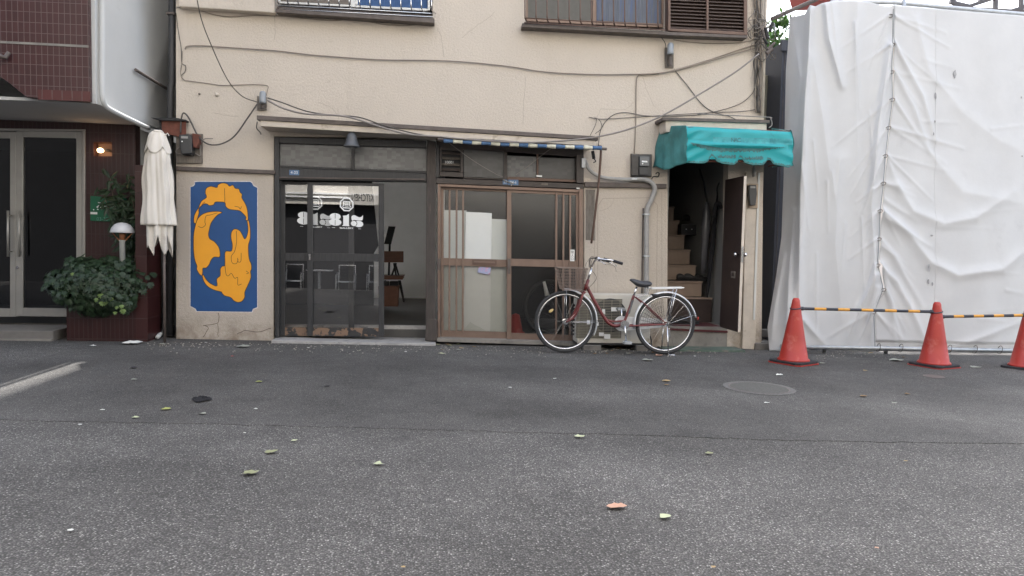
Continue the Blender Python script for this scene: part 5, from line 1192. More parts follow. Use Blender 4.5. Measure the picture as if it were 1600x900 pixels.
FL = [([(1266, 15), (1263, 90), (1258, 150), (1250, 300), (1248, 540)], 6, .10), ([(1290, 8), (1295, 60), (1316, 135)], 6, .09), ([(1300, 5), (1306, 60), (1312, 130)], 7, .05), ([(1340, 3), (1336, 100), (1342, 300)], 9, .035), ([(1392, 70), (1380, 140), (1370, 260), (1350, 330)], 10, .05),
      ([(1270, 90), (1285, 180), (1300, 300)], 9, .04), ([(1238, 40), (1250, 120), (1246, 160)], 6, .06), ([(1392, 70), (1372, 200), (1362, 320), (1368, 440), (1355, 520)], 7, .05), ([(1312, 250), (1305, 380), (1315, 500)], 14, .04), ([(1255, 500), (1290, 540)], 6, .05),
      ([(1370, 430), (1345, 480), (1320, 540)], 7, .07), ([(1372, 450), (1362, 500), (1360, 545)], 5, .05), ([(1225, 400), (1210, 480), (1205, 530)], 5, .05), ([(1240, 330), (1232, 440), (1228, 545)], 6, .05)]
random.seed(77); FC = []; FCL = []
for (a_, b_) in TIES:
    for _ in range(2):
        L_ = random.uniform(40, 120); an = random.uniform(.15, 1.25); FC.append(([(a_ + 2, b_), (a_ + 2 + L_ * math.cos(an), b_ + L_ * math.sin(an))], random.uniform(2.0, 3.2), random.uniform(.014, .026)))
        an = math.pi - random.uniform(.5, 1.35); FCL.append(([(a_ - 2, b_), (a_ - 2 + L_ * math.cos(an), b_ + L_ * math.sin(an))], random.uniform(2.0, 3.2), random.uniform(.012, .022)))
for _ in range(9):
    x_ = random.uniform(1250, 1360); y_ = random.uniform(20, 420); FCL.append(([(x_, y_), (x_ + random.uniform(-12, 12), y_ + random.uniform(60, 150))], random.uniform(2, 3.5), random.uniform(.012, .024)))
    x_ = random.uniform(1440, 1580); y_ = random.uniform(60, 500); FC.append(([(x_, y_), (x_ + random.uniform(30, 90), y_ + random.uniform(-12, 14))], random.uniform(2, 3.2), random.uniform(.006, .013)))
def sheet_r(u, v):
    top = 12 + (1640 - 1395) * 0; x_r = 1760
    py_ = (8 + u * 30) + v * (549 + u * 6 - 8 - u * 30)
    px_ = seam_x(py_) + 2 + u * (x_r - seam_x(py_))
    p = W(px_, py_, YT); d = .03 * nz(p.x * 1.1, p.z * .9) * (.3 + v)
    for pts, wd, a in FR + FC: d -= a * ridge(px_, py_, pts, wd)
    d -= .08 * math.exp(-((v - .72) / .25) ** 2) * math.sin(min(1, u * 1.3) * math.pi)
    p = p + Vector((0, d * .62, 0))
    if v > .97: p.y += .03
    return p
def sheet_l(u, v):
    # u: 0 left edge .. 1 seam
    e = [(0, 1234, 26), (.10, 1232, 60), (.2, 1228, 110), (.5, 1224, 290), (.66, 1221, 370), (.78, 1213, 430), (.92, 1199, 512), (1, 1202, 548)]
    for (a, b, c), (a2, b2, c2) in zip(e, e[1:]):
        if a <= v <= a2: t = (v - a) / (a2 - a); xl, yl = b + (b2 - b) * t, c + (c2 - c) * t; break
    topy = [(0, 26), (.14, 22), (.19, 8), (.24, 10), (.3, 5), (.42, 1), (.6, 0), (.75, 3), (.85, 8), (.93, 10), (1, 6)]
    for (a, b), (c, d) in zip(topy, topy[1:]):
        if a <= u <= c: yt = b + (d - b) * (u - a) / (c - a); break
    yb = 548 + 2.5 * math.sin(u * 9) - 6 * max(0, .3 - u)
    py_ = yt + (yb - yt) * v if u > .12 else (yl * (1 - u / .12) + (yt + (yb - yt) * v) * (u / .12))
    px_ = xl + u * (seam_x(py_) + (5 if py_ < 75 else 1.5) - xl)
    d = 0
    for pts, wd, a in FL + FCL: d -= a * ridge(px_, py_, pts, wd)
    back = .45 * max(0, 1 - (px_ - xl) / 34) ** 1.3 * (1 - .8 * max(0, v - .6) / .4)       # the sheet turns the scaffold corner
    q = W(px_, py_, YT); d += .03 * nz(q.x * 1.3, q.z * .8)
    p = W(px_, py_, YT + d * .7 + back)
    return p
sl_ = thing('scaffold_sheet', 'white construction sheet left of the laced seam, gathered on top and flaring at its foot', 'tarpaulin', G(1300, 552), 'white scaffold sheets')
m = MB(); m.grid(sheet_l, 150, 220); m.build('sheet', M['tarp'], sl_, smooth=True, solid=.002)
sr_ = thing('scaffold_sheet', 'white construction sheet right of the laced seam, with grey stains and slack curved folds', 'tarpaulin', G(1500, 556), 'white scaffold sheets')
m = MB(); m.grid(sheet_r, 200, 220); m.build('sheet', M['tarp'], sr_, smooth=True, solid=.002)
def on_r(px_, py_):
    sx = seam_x(py_) + 2; u = (px_ - sx) / (1760 - seam_x(py_)); v = (py_ - 8 - 30 * u) / (541 - 24 * u); return sheet_r(u, max(0, min(1, v)))
m = MB(); m.tube([on_r(1463 - (y_ - 20) * .012, y_) + Vector((0, -.001, 0)) for y_ in range(16, 546, 6)], .0035, 4); m.build('weld_seam', M['tarp'], sr_)
m = MB(); m.tube([on_r(x_, 538 + (x_ - 1370) * .012) + Vector((0, -.002, 0)) for x_ in range(1372, 1640, 6)], .004, 4); m.build('hem_seam', M['tarp'], sr_)
for x_ in (1376, 1407, 1446, 1483, 1523, 1562, 1594):
    q = on_r(x_, 543 + (x_ - 1370) * .012); m = MB(); m.lathe([(.006, -.004), (.015, -.004), (.015, 0), (.006, 0)], q + Vector((0, -.002, 0)), 'Y', 14); m.build('eyelet', M['galv'], sr_)
M['smudge'] = mat('smudge', (.33, .33, .34), .9, .3, 30)
for (x, y, w_, h_) in ((1492, 116, 2.5, 9), (1462, 150, 1.5, 7), (1452, 418, 2, 6.5), (1451, 440, 2, 4.5), (1456, 368, 2.5, 2), (1457, 444, 1.5, 3), (1461, 190, 1.2, 3), (1459, 209, 1.2, 3), (1596, 152, 1, 2), (1597, 244, 1.2, 1.5)):
    m = MB(); pts = []
    for k in range(10):
        a = k / 10 * 6.283; pts.append((x + w_ * math.cos(a) * random.uniform(.5, 1.1), y + h_ * math.sin(a) * random.uniform(.6, 1.1)))
    best = (0, on_r(x, y).y)
    m.px(pts, best[1] - .010, best[1] - .008); m.build('stain', M['smudge'], sr_)
for (a, b) in TIES:
    m = MB(); q = min((sheet_l(1, j / 80) for j in range(81)), key=lambda q: (q - W(a, b, q.y)).length)
    y = q.y - .02; m.tube(smooth_path(pxs([(a - 4, b + 1), (a, b - 1.5), (a + 4, b - .5), (a + 2, b + 3), (a - 2, b + 3)], y), 3), .006, 6); m.build('lacing_tie', M['cablegrey'], sl_)
m = MB(); m.tube([W(seam_x(y) + .5, y, YT - .035) for y in range(14, 548, 12)], .0045, 5); m.build('lacing_rope', M['insul'], sl_)
sf = thing('scaffolding', 'grey steel scaffold tubes holding up the white sheets', 'scaffold', G(1400, 556))
m = MB(); a = G(1262, 556, .06); b = G(1640, 562, .06); a.y = b.y = YT - .03; a.z = gz(a.x) + .075; b.z = gz(b.x) + .07; m.tube([a, b + Vector((1.2, 0, 0))], .0245, 14); m.build('bottom_tube', M['galv'], sf, smooth=True)
m = MB(); m.lathe([(.0, 0), (.032, 0), (.034, .05), (.02, .06), (0, .06)], a + Vector((-.02, -.01, 0)), 'X', 12); m.build('tube_clamp', M['steel'], sf)
m = MB(); m.tube([W(1298, 3, YT + .08), W(1396, 4, YT + .08), W(1640, 26, YT + .08), W(1800, 40, YT + .08)], .024, 12); m.build('top_tube', M['galv'], sf, smooth=True)
for x in (1300, 1397, 1640):
    m = MB(); p = W(x, 300, YT + .06); m.tube([Vector((p.x, p.y, gz(p.x))), Vector((p.x, p.y, 4.9))], .024, 12); m.build('upright', M['galv'], sf, smooth=True)
for i, x in enumerate((1372, 1407, 1446, 1483, 1523, 1562, 1596)):
    m = MB(); c = W(x, 553, YT - .03); c.z = gz(c.x) + .085; m.tube([c + Vector((.012 * math.sin(k), .04 * math.cos(k), .05 * math.sin(k))) for k in [j / 10 * 6.283 for j in range(10)]], .004, 5, closed=True); m.build('tie_ring', M['cable'], sf)
# tree behind, rail, red awning tip, timber framed house
tr_ = thing('tree', 'leafy green tree behind the dark clad house at the gap beside the cables', 'tree', (5.3, 8.5, -.2), None); random.seed(14)
m = MB(); m.tube([(5.3, 8.5, -.2), (5.4, 8.4, 2.5), (5.6, 8.3, 5)], [.16, .13, .08], 10); m.tube([(5.4, 8.4, 2.8), (4.9, 8.2, 4), (4.6, 8, 5)], [.07, .05, .02], 8); m.tube([(5.5, 8.4, 3.5), (6.2, 8.2, 4.5), (7, 8, 5.2)], [.06, .05, .02], 8); m.build('trunk', M['bark'], tr_, smooth=True)
m = MB()
_q = W(1215, 40, 8.2); _q2 = W(1228, 60, 8.2)
cl = [(_q.x + .2, 8.2, _q.z - .35, .75), (_q2.x + .1, 8.2, _q2.z - .3, .8), (4.4, 8.2, 4.6, 1.0), (5.2, 8.0, 5.2, 1.2), (5.0, 8.2, 3.9, .9), (6.2, 8.2, 5.0, 1.2), (7.2, 8.3, 5.4, 1.2), (8.3, 8.4, 5.2, 1.1), (9.0, 8.4, 5.2, .9), (4.9, 8.0, 6.4, 1.2), (6.6, 8.1, 6.6, 1.4)]
for cx2, cy2, cz2, r_ in cl:
    subs = [Vector((cx2, cy2, cz2)) + rnd_dir() * r_ * random.uniform(.3, .9) for _ in range(9)]
    for _ in range(520):
        c = random.choice(subs) + rnd_dir() * random.uniform(.02, .36) * r_; n_ = (rnd_dir() + Vector((0, -.4, .7))).normalized(); u = n_.orthogonal().normalized(); leafpoly(m.b, c, n_, u, random.uniform(.10, .19), False)
for _ in range(3600):  # unseen high leaves added to screen the road from the sun
    c = Vector((random.uniform(3.4, 9.5), random.uniform(6.3, 8.7), random.uniform(12, 16.4))); n_ = (rnd_dir() + Vector((0, -.4, .9))).normalized(); leafpoly(m.b, c, n_, n_.orthogonal().normalized(), random.uniform(.25, .45), False)
m.build('crown_and_sun_screen', M['leafmid'], tr_)
m = MB(); m.tube([W(1205, 30, 1.2), W(1278, -2, 1.2)], .028, 8); m.tube([W(1214, 22, 1.2), W(1214, 34, 1.2)], .01, 6); tag(m.build('eave_gutter', M['ledge']), 'dark slanting gutter above the dark clad house', 'gutter')
m = MB(); m.px([(1256, -22), (1308, -20), (1302, 0), (1262, 1)], 2.0, 2.5); tag(m.build('red_canopy', mat('redcanopy', (.38, .05, .04), .6), bevel=.02), 'red cloth tip showing above the gathered top of the white sheet', 'canopy')
hs_ = thing('timber_framed_house', 'pale house with dark timber framing showing above the right end of the white sheet', 'house', (12, 8, -.2))
a0, b0 = W(1484, 10, 9), W(1700, 10, 9)
m = MB(); m.box(a0.x, b0.x + 3, 9, 13, -.3, 7.0); m.build('wall', M['housebeige'], hs_)
m = MB(); m.box(a0.x - .3, b0.x + 3.3, 8.6, 13.4, 7.0, 7.2); m.build('roof', M['ledge'], hs_)
for pts in ([(1484, 3), (1513, 10)], [(1513, 10), (1560, -5)], [(1556, -10), (1555, 20)], [(1535, -12), (1530, 6)], [(1580, 17), (1610, 8)], [(1484, -12), (1494, 12)], [(1595, -10), (1596, 24)]):
    m = MB(); a, b = pxs(pts, 8.98); m.tube([a, b], .06, 4); m.build('timber', M['timber'], hs_)

# ------------------------------------------------------------------ manhole and drain cover
p = G(1186, 606)
mh = thing('manhole_cover', 'round weathered manhole cover set in the asphalt in front of the stair entrance', 'manhole cover', p)
def disc(mb, c, r0, r1, z, seg=48):
    for k in range(seg):
        a, b = 2 * math.pi * k / seg, 2 * math.pi * (k + 1) / seg
        q = [(c.x + r * math.cos(t), c.y + r * math.sin(t)) for r, t in ((r0, a), (r1, a), (r1, b), (r0, b))]
        mb.poly([(x, y, gz(x) + z) for x, y in (q if r0 > 0 else q[1:])])
m = MB(); disc(m, p, .262, .31, .001); m.build('concrete_collar', M['collar'], mh)
m = MB(); disc(m, p, .25, .2615, .0025); m.build('rim', M['ledge'], mh)
m = MB(); disc(m, p, 0, .2495, .002); m.build('cover_plate', M['manhole'], mh)
p = G(1459, 588); m = MB(); disc(m, p, 0, .10, .001, 24); tag(m.build('drain_cover', M['ledge']), 'small dark round drain cover in front of the middle traffic cone', 'drain cover')

# ------------------------------------------------------------------ traffic cones and bars
def make_cone(px_, py_, lab):
    c = G(px_, py_); t = thing('traffic_cone', lab, 'traffic cone', c, 'red traffic cones along the white sheets')
    m = MB(); m.lathe([(.172, .034), (.165, .05), (.150, .058), (.110, .28), (.068, .52), (.044, .655), (.040, .69), (.028, .712), (.0, .716)], c, 'Z', 32); m.build('cone_body', M['cone'], t, smooth=True)
    m = MB(); m.prism([c + Vector((s * .195, q * .195, .010)) for s, q in ((-1, -.8), (-.8, -1), (.8, -1), (1, -.8), (1, .8), (.8, 1), (-.8, 1), (-1, .8))], (0, 0, .024)); m.build('rubber_weight', M['rubber'], t, bevel=.004)
    m = MB(); m.prism([c + Vector((s * .205, q * .205, .0)) for s, q in ((-1, -.8), (-.8, -1), (.8, -1), (1, -.8), (1, .8), (.8, 1), (-.8, 1), (-1, .8))], (0, 0, .0095)); m.build('base_plate', M['cone'], t)
    m = MB(); m.tube([c + Vector((.056 * math.cos(k), .056 * math.sin(k), .605 + .01 * math.cos(k))) for k in [j / 20 * 6.283 for j in range(20)]], .007, 6, closed=True); m.build('bar_ring', M['barblack'], t, smooth=True)
    return t
c1 = make_cone(1239.5, 567, 'faded red traffic cone at the left end of the striped bars, nearest the bicycle')
c1.rotation_euler = (0, 0, .5)
c2 = copy_tree(c1); c2.location = G(1459, 572); c2['label'] = 'red traffic cone in the middle, between the two striped bars'; c2.rotation_euler = (0, 0, .35)
c3 = copy_tree(c1); c3.location = G(1602, 576.5); c3['label'] = 'red traffic cone cut by the right edge of the picture'; c3.rotation_euler = (0, 0, .6)
def barr(p0, p1, n, lab):
    t = thing('cone_bar', lab, 'barrier bar', p0.lerp(p1, .5), 'striped bars between the cones'); 
    for i in range(n):
        a, b = p0.lerp(p1, i / n), p0.lerp(p1, (i + 1) / n - .002); m = MB(); m.tube([a, b], .0165, 12); m.build('stripe', M['barblack' if i % 2 == 0 else 'baryellow'], t, smooth=False)
    for s_, q in ((p0, -1), (p1, 1)):
        d = (p1 - p0).normalized(); m = MB(); m.lathe([(.012, -.03), (.022, -.02), (.022, .02), (.012, .03)], s_ + d * .012 * q, 'X', 10); m.build('end_cap', M['barblack'], t)
z1, z2 = c1.location + Vector((0, 0, .60)), c2.location + Vector((0, 0, .605))
d = (z2 - z1).normalized(); barr(z1 + d * .075, z2 - d * .065, 11, 'yellow and black striped bar between the left and the middle traffic cone')
z3 = c3.location + Vector((0, 0, .60)); z2b = z2 + Vector((0, 0, -.055)); d = (z3 - z2b).normalized(); barr(z2b + d * .075, z3 - d * .06, 8, 'yellow and black striped bar between the middle and the right traffic cone')

# ------------------------------------------------------------------ air conditioner
YA = -.34
ac = thing('air_conditioner', 'cream outdoor air conditioner unit on concrete blocks behind the bicycle', 'air conditioner', W(960, 540, YA))
x0, x1 = W(903, 500, YA).x, W(1017, 500, YA).x; z0, z1 = W(960, 536.5, YA).z, W(960, 460.5, YA).z
m = MB(); xg0, xg1 = W(914, 0, YA).x, W(984, 0, YA).x
m.box(x0, x1, YA + .012, YA + .29, z0, z1); m.build('case', M['acbody'], ac, bevel=.008)
m = MB(); m.box(xg0, xg1 + .02, YA + .004, YA + .0115, z0 + .06, z1 - .05); m.build('grille_recess', mat('acrecess', (.17, .155, .12), .6, .15), ac)
fc = W(953, 493, YA); m = MB(); m.lathe([(.0, -.003), (.195, -.003), (.200, 0)], Vector((fc.x, YA + .0038, fc.z)), 'Y', 40); m.build('fan_opening', M['acdark'], ac)
for i in range(3):
    m = MB(); a0_ = i * 2.094 + .5; m.prism([Vector((fc.x + r_ * math.cos(a0_ + da), YA - .001, fc.z + r_ * math.sin(a0_ + da))) for r_, da in ((.05, 0), (.18, -.25), (.185, .35), (.06, .7))], (0, .0012, 0)); m.build('fan_blade', mat('acblade', (.07, .07, .065), .5), ac) if i == 0 else m.build('fan_blade', bpy.data.materials['acblade'], ac)
m = MB(); nw = 24
for i in range(nw):
    z = z0 + .075 + (z1 - z0 - .14) * i / (nw - 1); m.tube([(xg0 + .008, YA - .012, z), (xg1 + .012, YA - .012, z)], .0028, 5)
for i in range(6):
    x_ = xg0 + .03 + (xg1 - xg0 - .04) * i / 5; m.tube([(x_, YA - .007, z0 + .07), (x_, YA - .007, z1 - .06)], .003, 5)
m.build('wire_grille', M['acgrill'], ac)
m = MB()
for i in range(9):
    for j in range(2):
        x_ = W(905.5 + j * 3.6, 0, YA).x; z = z0 + .09 + i * .042; m.box(x_, x_ + .017, YA + .0085, YA + .0115, z, z + .027)
m.build('side_slots', M['black'], ac)
for (x, y, w_, h_) in ((955, 480, 9, 6.5), (941, 483, 4.5, 8), (931.5, 503, 4, 6), (936, 519.5, 7.5, 5.5), (944, 522, 9.5, 7.5), (917, 500, 5, 7)):
    m = MB(); m.pq(x, y, x + w_, y + .2, y + h_, y + h_, YA - .018, YA - .0165); m.build('white_tag', M['white'], ac)
m = MB(); m.box(x0 + .72 * (x1 - x0), x1 - .03, YA + .006, YA + .0118, z0 + .05, z1 - .04); m.build('service_panel', M['acbody'], ac, bevel=.003)
for xa_, xb_ in ((911, 939), (994, 1012)):
    a, b = W(xa_, 545, YA), W(xb_, 545, YA); m = MB(); m.box(a.x, b.x, YA - .02, YA + .28, gz(a.x) - .02, z0 - .022); t = m.build('concrete_block', M['brick'], bevel=.008)
    tag(t, ('left' if xa_ < 950 else 'right') + ' grey concrete block under the air conditioner', 'concrete block', 'blocks under the air conditioner')
m = MB(); m.box(x0 - .01, x1 + .01, YA + .02, YA + .26, z0 - .0215, z0 - .001); m.build('base_rail', M['black'], ac)
m = MB(); m.tube(smooth_path([(x1 - .02, YA + .1, z0 + .1), (x1 + .03, YA + .08, z0 + .06), (x1 + .04, YA + .05, z0 - .1)], 4), .008, 6); m.build('drain_tube', M['black'], ac)
# ------------------------------------------------------------------ bicycle
YB = -.62
bk = thing('bicycle', 'dark red city bicycle with wire basket, chrome mudguards and rear rack parked on its stand', 'bicycle', G(960, 549)); 
B = lambda x, y, dy=0: W(x, y, YB) + Vector((0, dy, 0))
ZG = gz(2) 
def zoomed(x, y, dy=0): return B(820 + x / 4.736, 380 + y / 4.736, dy)     # picture points read off an enlargement
z = zoomed
RW = .349
fc = z(298, 594); rc = z(1040, 582)
fc.z = gz(fc.x) + RW + .004; rc.z = gz(rc.x) + RW + .004
def wheel(c, nm, lab, steer=0):
    def P(r, a, dy=0): return c + Vector((r * math.cos(a), dy, r * math.sin(a)))
    m = MB(); m.tube([P(RW - .018, k / 72 * 2 * math.pi) for k in range(72)], .0185, 10, closed=True); t = m.build('wheel', M['tyre'], bk, smooth=True); t['label'] = lab
    m = MB(); m.tube([P(RW - .042, k / 72 * 2 * math.pi) for k in range(72)], .0125, 8, closed=True); m.build('rim', M['steel'], t, smooth=True)
    m = MB()
    for k in range(32):
        a = k / 32 * 2 * math.pi; off = (.22 if (k // 2) % 2 else -.22); m.tube([P(.024, a + off * 3, .028 * (1 if k % 2 else -1)), P(RW - .05, a)], .0011, 4, cap=False)
    m.build('spokes', M['steel'], t)
    m = MB(); m.lathe([(.008, -.055), (.008, -.036), (.030, -.034), (.030, -.026), (.016, -.022), (.016, .022), (.030, .026), (.030, .034), (.008, .036), (.008, .055)], c, 'Y', 20); m.build('hub', M['chrome'], t, smooth=False)
    return t
wf_ = wheel(fc, 'w', 'front wheel with amber reflector'); wr_ = wheel(rc, 'w', 'rear wheel with skirt guard net')
m = MB(); q = z(195, 500); m.lathe([(0, -.006), (.024, -.005), (.026, 0), (.024, .005), (0, .006)], q, 'Y', 16)
for v in m.b.verts: v.co.z = q.z + (v.co.z - q.z) * .75 + (v.co.x - q.x) * .5
m.build('reflector', mat('amber', (.50, .36, .14), .3, .1), wf_, smooth=True)
# frame
def tb2(name, pts, r, mt='bikered', par=None, seg=12, n=8):
    m = MB(); q = smooth_path(pts, n) if len(pts) > 2 else pts
    if isinstance(r, tuple): rr = [r[0] + (r[1] - r[0]) * i / (len(q) - 1) for i in range(len(q))]
    else: rr = r
    m.tube(q, rr, seg); return m.build(name, M[mt], par or bk, smooth=True)
ht, hb = z(470, 272), z(440, 350)
fm = tb2('frame', [ht, hb], .019)
BBp = z(728, 600)
tb2('down_tube', [z(458, 318), z(500, 400), z(545, 480), z(585, 545), z(620, 590), z(670, 612), BBp], .0195, par=fm)
tb2('cross_tube', [z(588, 550), z(615, 570), z(660, 580), z(735, 575)], .012, par=fm)
tb2('seat_tube', [z(806, 388), z(768, 500), BBp], .0155, par=fm)
for s_ in (-1, 1):
    tb2('chain_stay', [z(728, 612, .02 * s_), z(860, 605, .055 * s_), rc + Vector((-.02, .06 * s_, .0))], .010, par=fm)
    tb2('seat_stay', [z(815, 398, .015 * s_), z(870, 440, .055 * s_), rc + Vector((-.01, .06 * s_, .01))], .007, par=fm)
    tb2('fork_blade', [z(430, 362, .03 * s_), z(408, 420, .05 * s_), z(385, 490, .055 * s_), z(350, 550, .055 * s_), fc + Vector((0, .052 * s_, 0))], (.015, .010), par=fm)
m = MB(); m.tube([z(436, 362, -.045), z(436, 362, .045)], .016, 10); m.build('fork_crown', M['bikered'], fm, smooth=True)
m = MB(); m.lathe([(.028, -.038), (.028, .038)], BBp, 'Y', 16); m.build('bottom_bracket', M['bikered'], fm)
# frame battery-like badge (grey label on the seat tube)
m = MB(); a, b = z(797, 420, -.017), z(765, 520, -.017); m.tube([a + Vector((0, .017, 0)), b + Vector((0, .017, 0))], .0172, 12); m.build('seat_tube_label', mat('badge', (.10, .105, .11), .4, .4, 60), fm)
# stem, bars
tb2('stem', [z(465, 278), z(495, 185)], .012, 'chrome'); st = z(492, 180)
hb_ = MB(); 
def hbar(s_):
    return smooth_path([st, st + Vector((-.005, .06 * s_, .02)), st + Vector((.02, .16 * s_, .095)), z(560, 118, .23 * s_), z(610, 124, .265 * s_), z(675, 145, .28 * s_)], 8)
hb_.tube(hbar(-1), .0105, 10); hb_.tube(hbar(1), .0105, 10); hb1 = hb_.build('handlebar', M['chrome'], bk, smooth=True)
for s_ in (-1, 1):
    tb2('grip', [z(612, 126, .266 * s_), z(678, 147, .281 * s_)], .0165, 'rubber', hb1)
    tb2('brake_lever', [z(560, 130, .20 * s_), z(600, 142, .24 * s_), z(640, 163, .262 * s_)], (.007, .005), 'chrome', hb1, 8, 5)
    m = MB(); m.tube([z(555, 112, .2 * s_), z(590, 124, .235 * s_)], .017, 10); m.build('lever_clamp', M['rubber'], hb1, smooth=True)
tb2('brake_cable', [z(575, 150, -.23), z(620, 165, -.27), z(638, 205, -.25)], .0025, 'cablegrey', hb1, 6)
tb2('brake_cable', [z(560, 125, -.2), z(500, 105, -.16), z(475, 130, -.14), z(480, 190, -.10), z(520, 260, -.06), z(450, 350, -.03)], .0028, 'cable', hb1, 6)
tb2('brake_cable', [z(560, 125, .2), z(510, 100, .1), z(455, 150, .0), z(430, 230, -.02), z(425, 350, -.02)], .0028, 'cable', hb1, 6)
m = MB(); m.lathe([(0, .022), (.014, .018), (.024, .008), (.026, 0), (0, 0)], z(528, 112, -.12), 'Z', 16); m.build('bell', M['chrome'], hb1, smooth=True)
# basket
bs = MB(); zt0, zt1 = z(236, 180), z(448, 186); zb0, zb1 = z(268, 338), z(420, 346)
def bp(u, v, w_):        # u along, v across (0 near .. 1 far), w up
    t = zb0.lerp(zb1, u).lerp(zt0.lerp(zt1, u), w_); half = .10 + .045 * w_; t.y = YB - half + 2 * half * v; return t
def ring(w_): return [bp(0, 0, w_), bp(1, 0, w_), bp(1, 1, w_), bp(0, 1, w_)]
bs.tube(ring(1), .006, 6, closed=True); bs.tube(ring(0), .005, 6, closed=True)
for k in range(1, 7): bs.tube(ring(k / 7), .0022, 4, closed=True)
for k in range(17): u = k / 16; bs.tube([bp(u, 0, 1), bp(u, 0, 0), bp(u, 1, 0), bp(u, 1, 1)], .002, 4)
for k in range(11): v = k / 10; bs.tube([bp(0, v, 1), bp(0, v, 0), bp(1, v, 0), bp(1, v, 1)], .002, 4)
bs.build('basket', mat('basket', (.20, .155, .13), .5, .2, 30, metal=.3), bk)
for s_ in (-1, 1): tb2('basket_stay', [z(302, 345, .05 * s_), fc + Vector((0, .06 * s_, 0))], .003, 'steel', None, 6)
# mudguards
def guard(c, a0, a1, name):
    def f(u, v):
        a = R(a0 + (a1 - a0) * u); w_ = (v - .5) * 2; r = RW + .022 - .016 * w_ * w_
        return c + Vector((r * math.cos(a), w_ * .027, r * math.sin(a)))
    m = MB(); m.grid(f, 40, 8); return m.build(name, M['fender'], bk, smooth=True, solid=.0015)
guard(fc, 93, -25, 'front_mudguard'); guard(rc, 188, 12, 'rear_mudguard')
for a in (25, -10): tb2('mudguard_stay', [fc + Vector((0, -.05, 0)), fc + Vector(((RW + .02) * math.cos(R(a * .1)), -.028, (RW + .02) * math.sin(R(a * .1))))], .0025, 'steel', None, 6)
for a in (78, 18): tb2('mudguard_stay', [rc + Vector((0, -.06, 0)), rc + Vector(((RW + .02) * math.cos(R(a)), -.028, (RW + .02) * math.sin(R(a))))], .003, 'steel', None, 6)
# rear rack
rk = MB(); yr = .055
ra0, ra1 = z(930, 333), z(1165, 329)
rk.tube([ra0 + Vector((0, -yr, 0)), ra1 + Vector((0, -yr, 0)), ra1 + Vector((.02, 0, 0)), ra1 + Vector((0, yr, 0)), ra0 + Vector((0, yr, 0))], .0055, 8)
for k in range(6): p_ = ra0.lerp(ra1, k / 5); rk.tube([p_ + Vector((0, -yr, 0)), p_ + Vector((0, yr, 0))], .004, 6)
rk.tube([ra0.lerp(ra1, .02), ra0.lerp(ra1, .98)], .018, 4)
rk_ = rk.build('rear_rack', M['fender'], bk)
for s_ in (-1, 1):
    tb2('rack_leg', [ra0.lerp(ra1, .78) + Vector((0, yr * s_, 0)), rc + Vector((.015, .065 * s_, .015))], .0045, 'steel', rk_, 8)
    tb2('rack_strut', [ra0 + Vector((0, .03 * s_, 0)), z(885, 385, .025 * s_), z(815, 400, .015 * s_)], .004, 'steel', rk_, 8)
m = MB(); m.box(z(950, 0).x, z(1010, 0).x, YB - .035, YB + .035, z(0, 380).z, z(0, 362).z); m.build('ring_lock', M['rubber'], bk, bevel=.006)
# saddle and post
tb2('seat_post', [z(804, 395), z(828, 322)], .0125, 'chrome')
def lin(v, P):
    for (a, b), (c, d) in zip(P, P[1:]):
        if a <= v <= c: return b + (d - b) * (v - a) / (c - a)
    return P[-1][1]
def sad(u, v):
    a = u * 2 * math.pi; x_ = 775 + 155 * v; wd = .012 + .085 * max(0, (v - .25) / .75) ** 1.1 + .022 * min(1, v * 6)
    if v > .93: wd *= math.sqrt(max(.02, 1 - ((v - .93) / .072) ** 2))
    if v < .05: wd *= math.sqrt(max(.05, v / .05))
    zt2 = lin(v, ((0, 270), (.06, 262), (.2, 263), (.45, 274), (.7, 279), (.9, 278), (.97, 284), (1, 292))); zb2 = lin(v, ((0, 276), (.08, 288), (.3, 320), (.45, 330), (.7, 334), (.9, 326), (.97, 314), (1, 300)))
    t = z(x_, (zt2 + zb2) / 2); h = (z(x_, zt2).z - z(x_, zb2).z) / 2
    return t + Vector((0, wd * math.cos(a), h * math.sin(a) * (1 if math.sin(a) > 0 else .8)))
m = MB(); m.grid(sad, 20, 28); sd_ = m.build('saddle', M['saddle'], bk, smooth=True)
for s_ in (-1, 1):
    m = MB(); q = z(905, 325, .045 * s_); m.tube([q + Vector((0, 0, .02)), q + Vector((0, 0, -.02))], .013, 8); m.build('saddle_spring', M['steel'], sd_)
# chain case, crank, pedals
ccx = MB(); a0p, a1p = BBp, rc
def cc(u, v):
    ang = u * 2 * math.pi; r0, r1 = .085, .045; d_ = (a1p - a0p); L_ = d_.length
    if math.cos(ang) < 0: c_, r_ = a0p, r0
    else: c_, r_ = a1p + Vector((.01, 0, 0)), r1
    return c_ + Vector((r_ * math.cos(ang), 0, r_ * math.sin(ang))) * 1.0
pts = [cc(k / 40, 0) for k in range(40)]
for p_ in pts: p_.y = YB + .055
ccx.prism(pts, (0, .03, 0)); ccx.build('chain_case', M['fender'], bk, bevel=.006)
for s_, dx, dz in ((-1, 4, 115), (1, -4, -115)):
    e_ = z(733 + dx, 610 + dz, .075 * s_); tb2('crank', [BBp + Vector((0, .07 * s_, 0)), e_], .010, 'steel', None, 8)
    m = MB(); m.box(e_.x - .045, e_.x + .045, e_.y - (.09 if s_ < 0 else 0), e_.y + (.09 if s_ > 0 else 0), e_.z - .014, e_.z + .014); m.build('pedal', M['galv'], bk, bevel=.005)
m = MB(); m.lathe([(.0, -.08), (.05, -.078), (.052, -.07), (.0, -.068)], BBp + Vector((0, .0, 0)), 'Y', 24); m.build('chainring', M['steel'], bk)
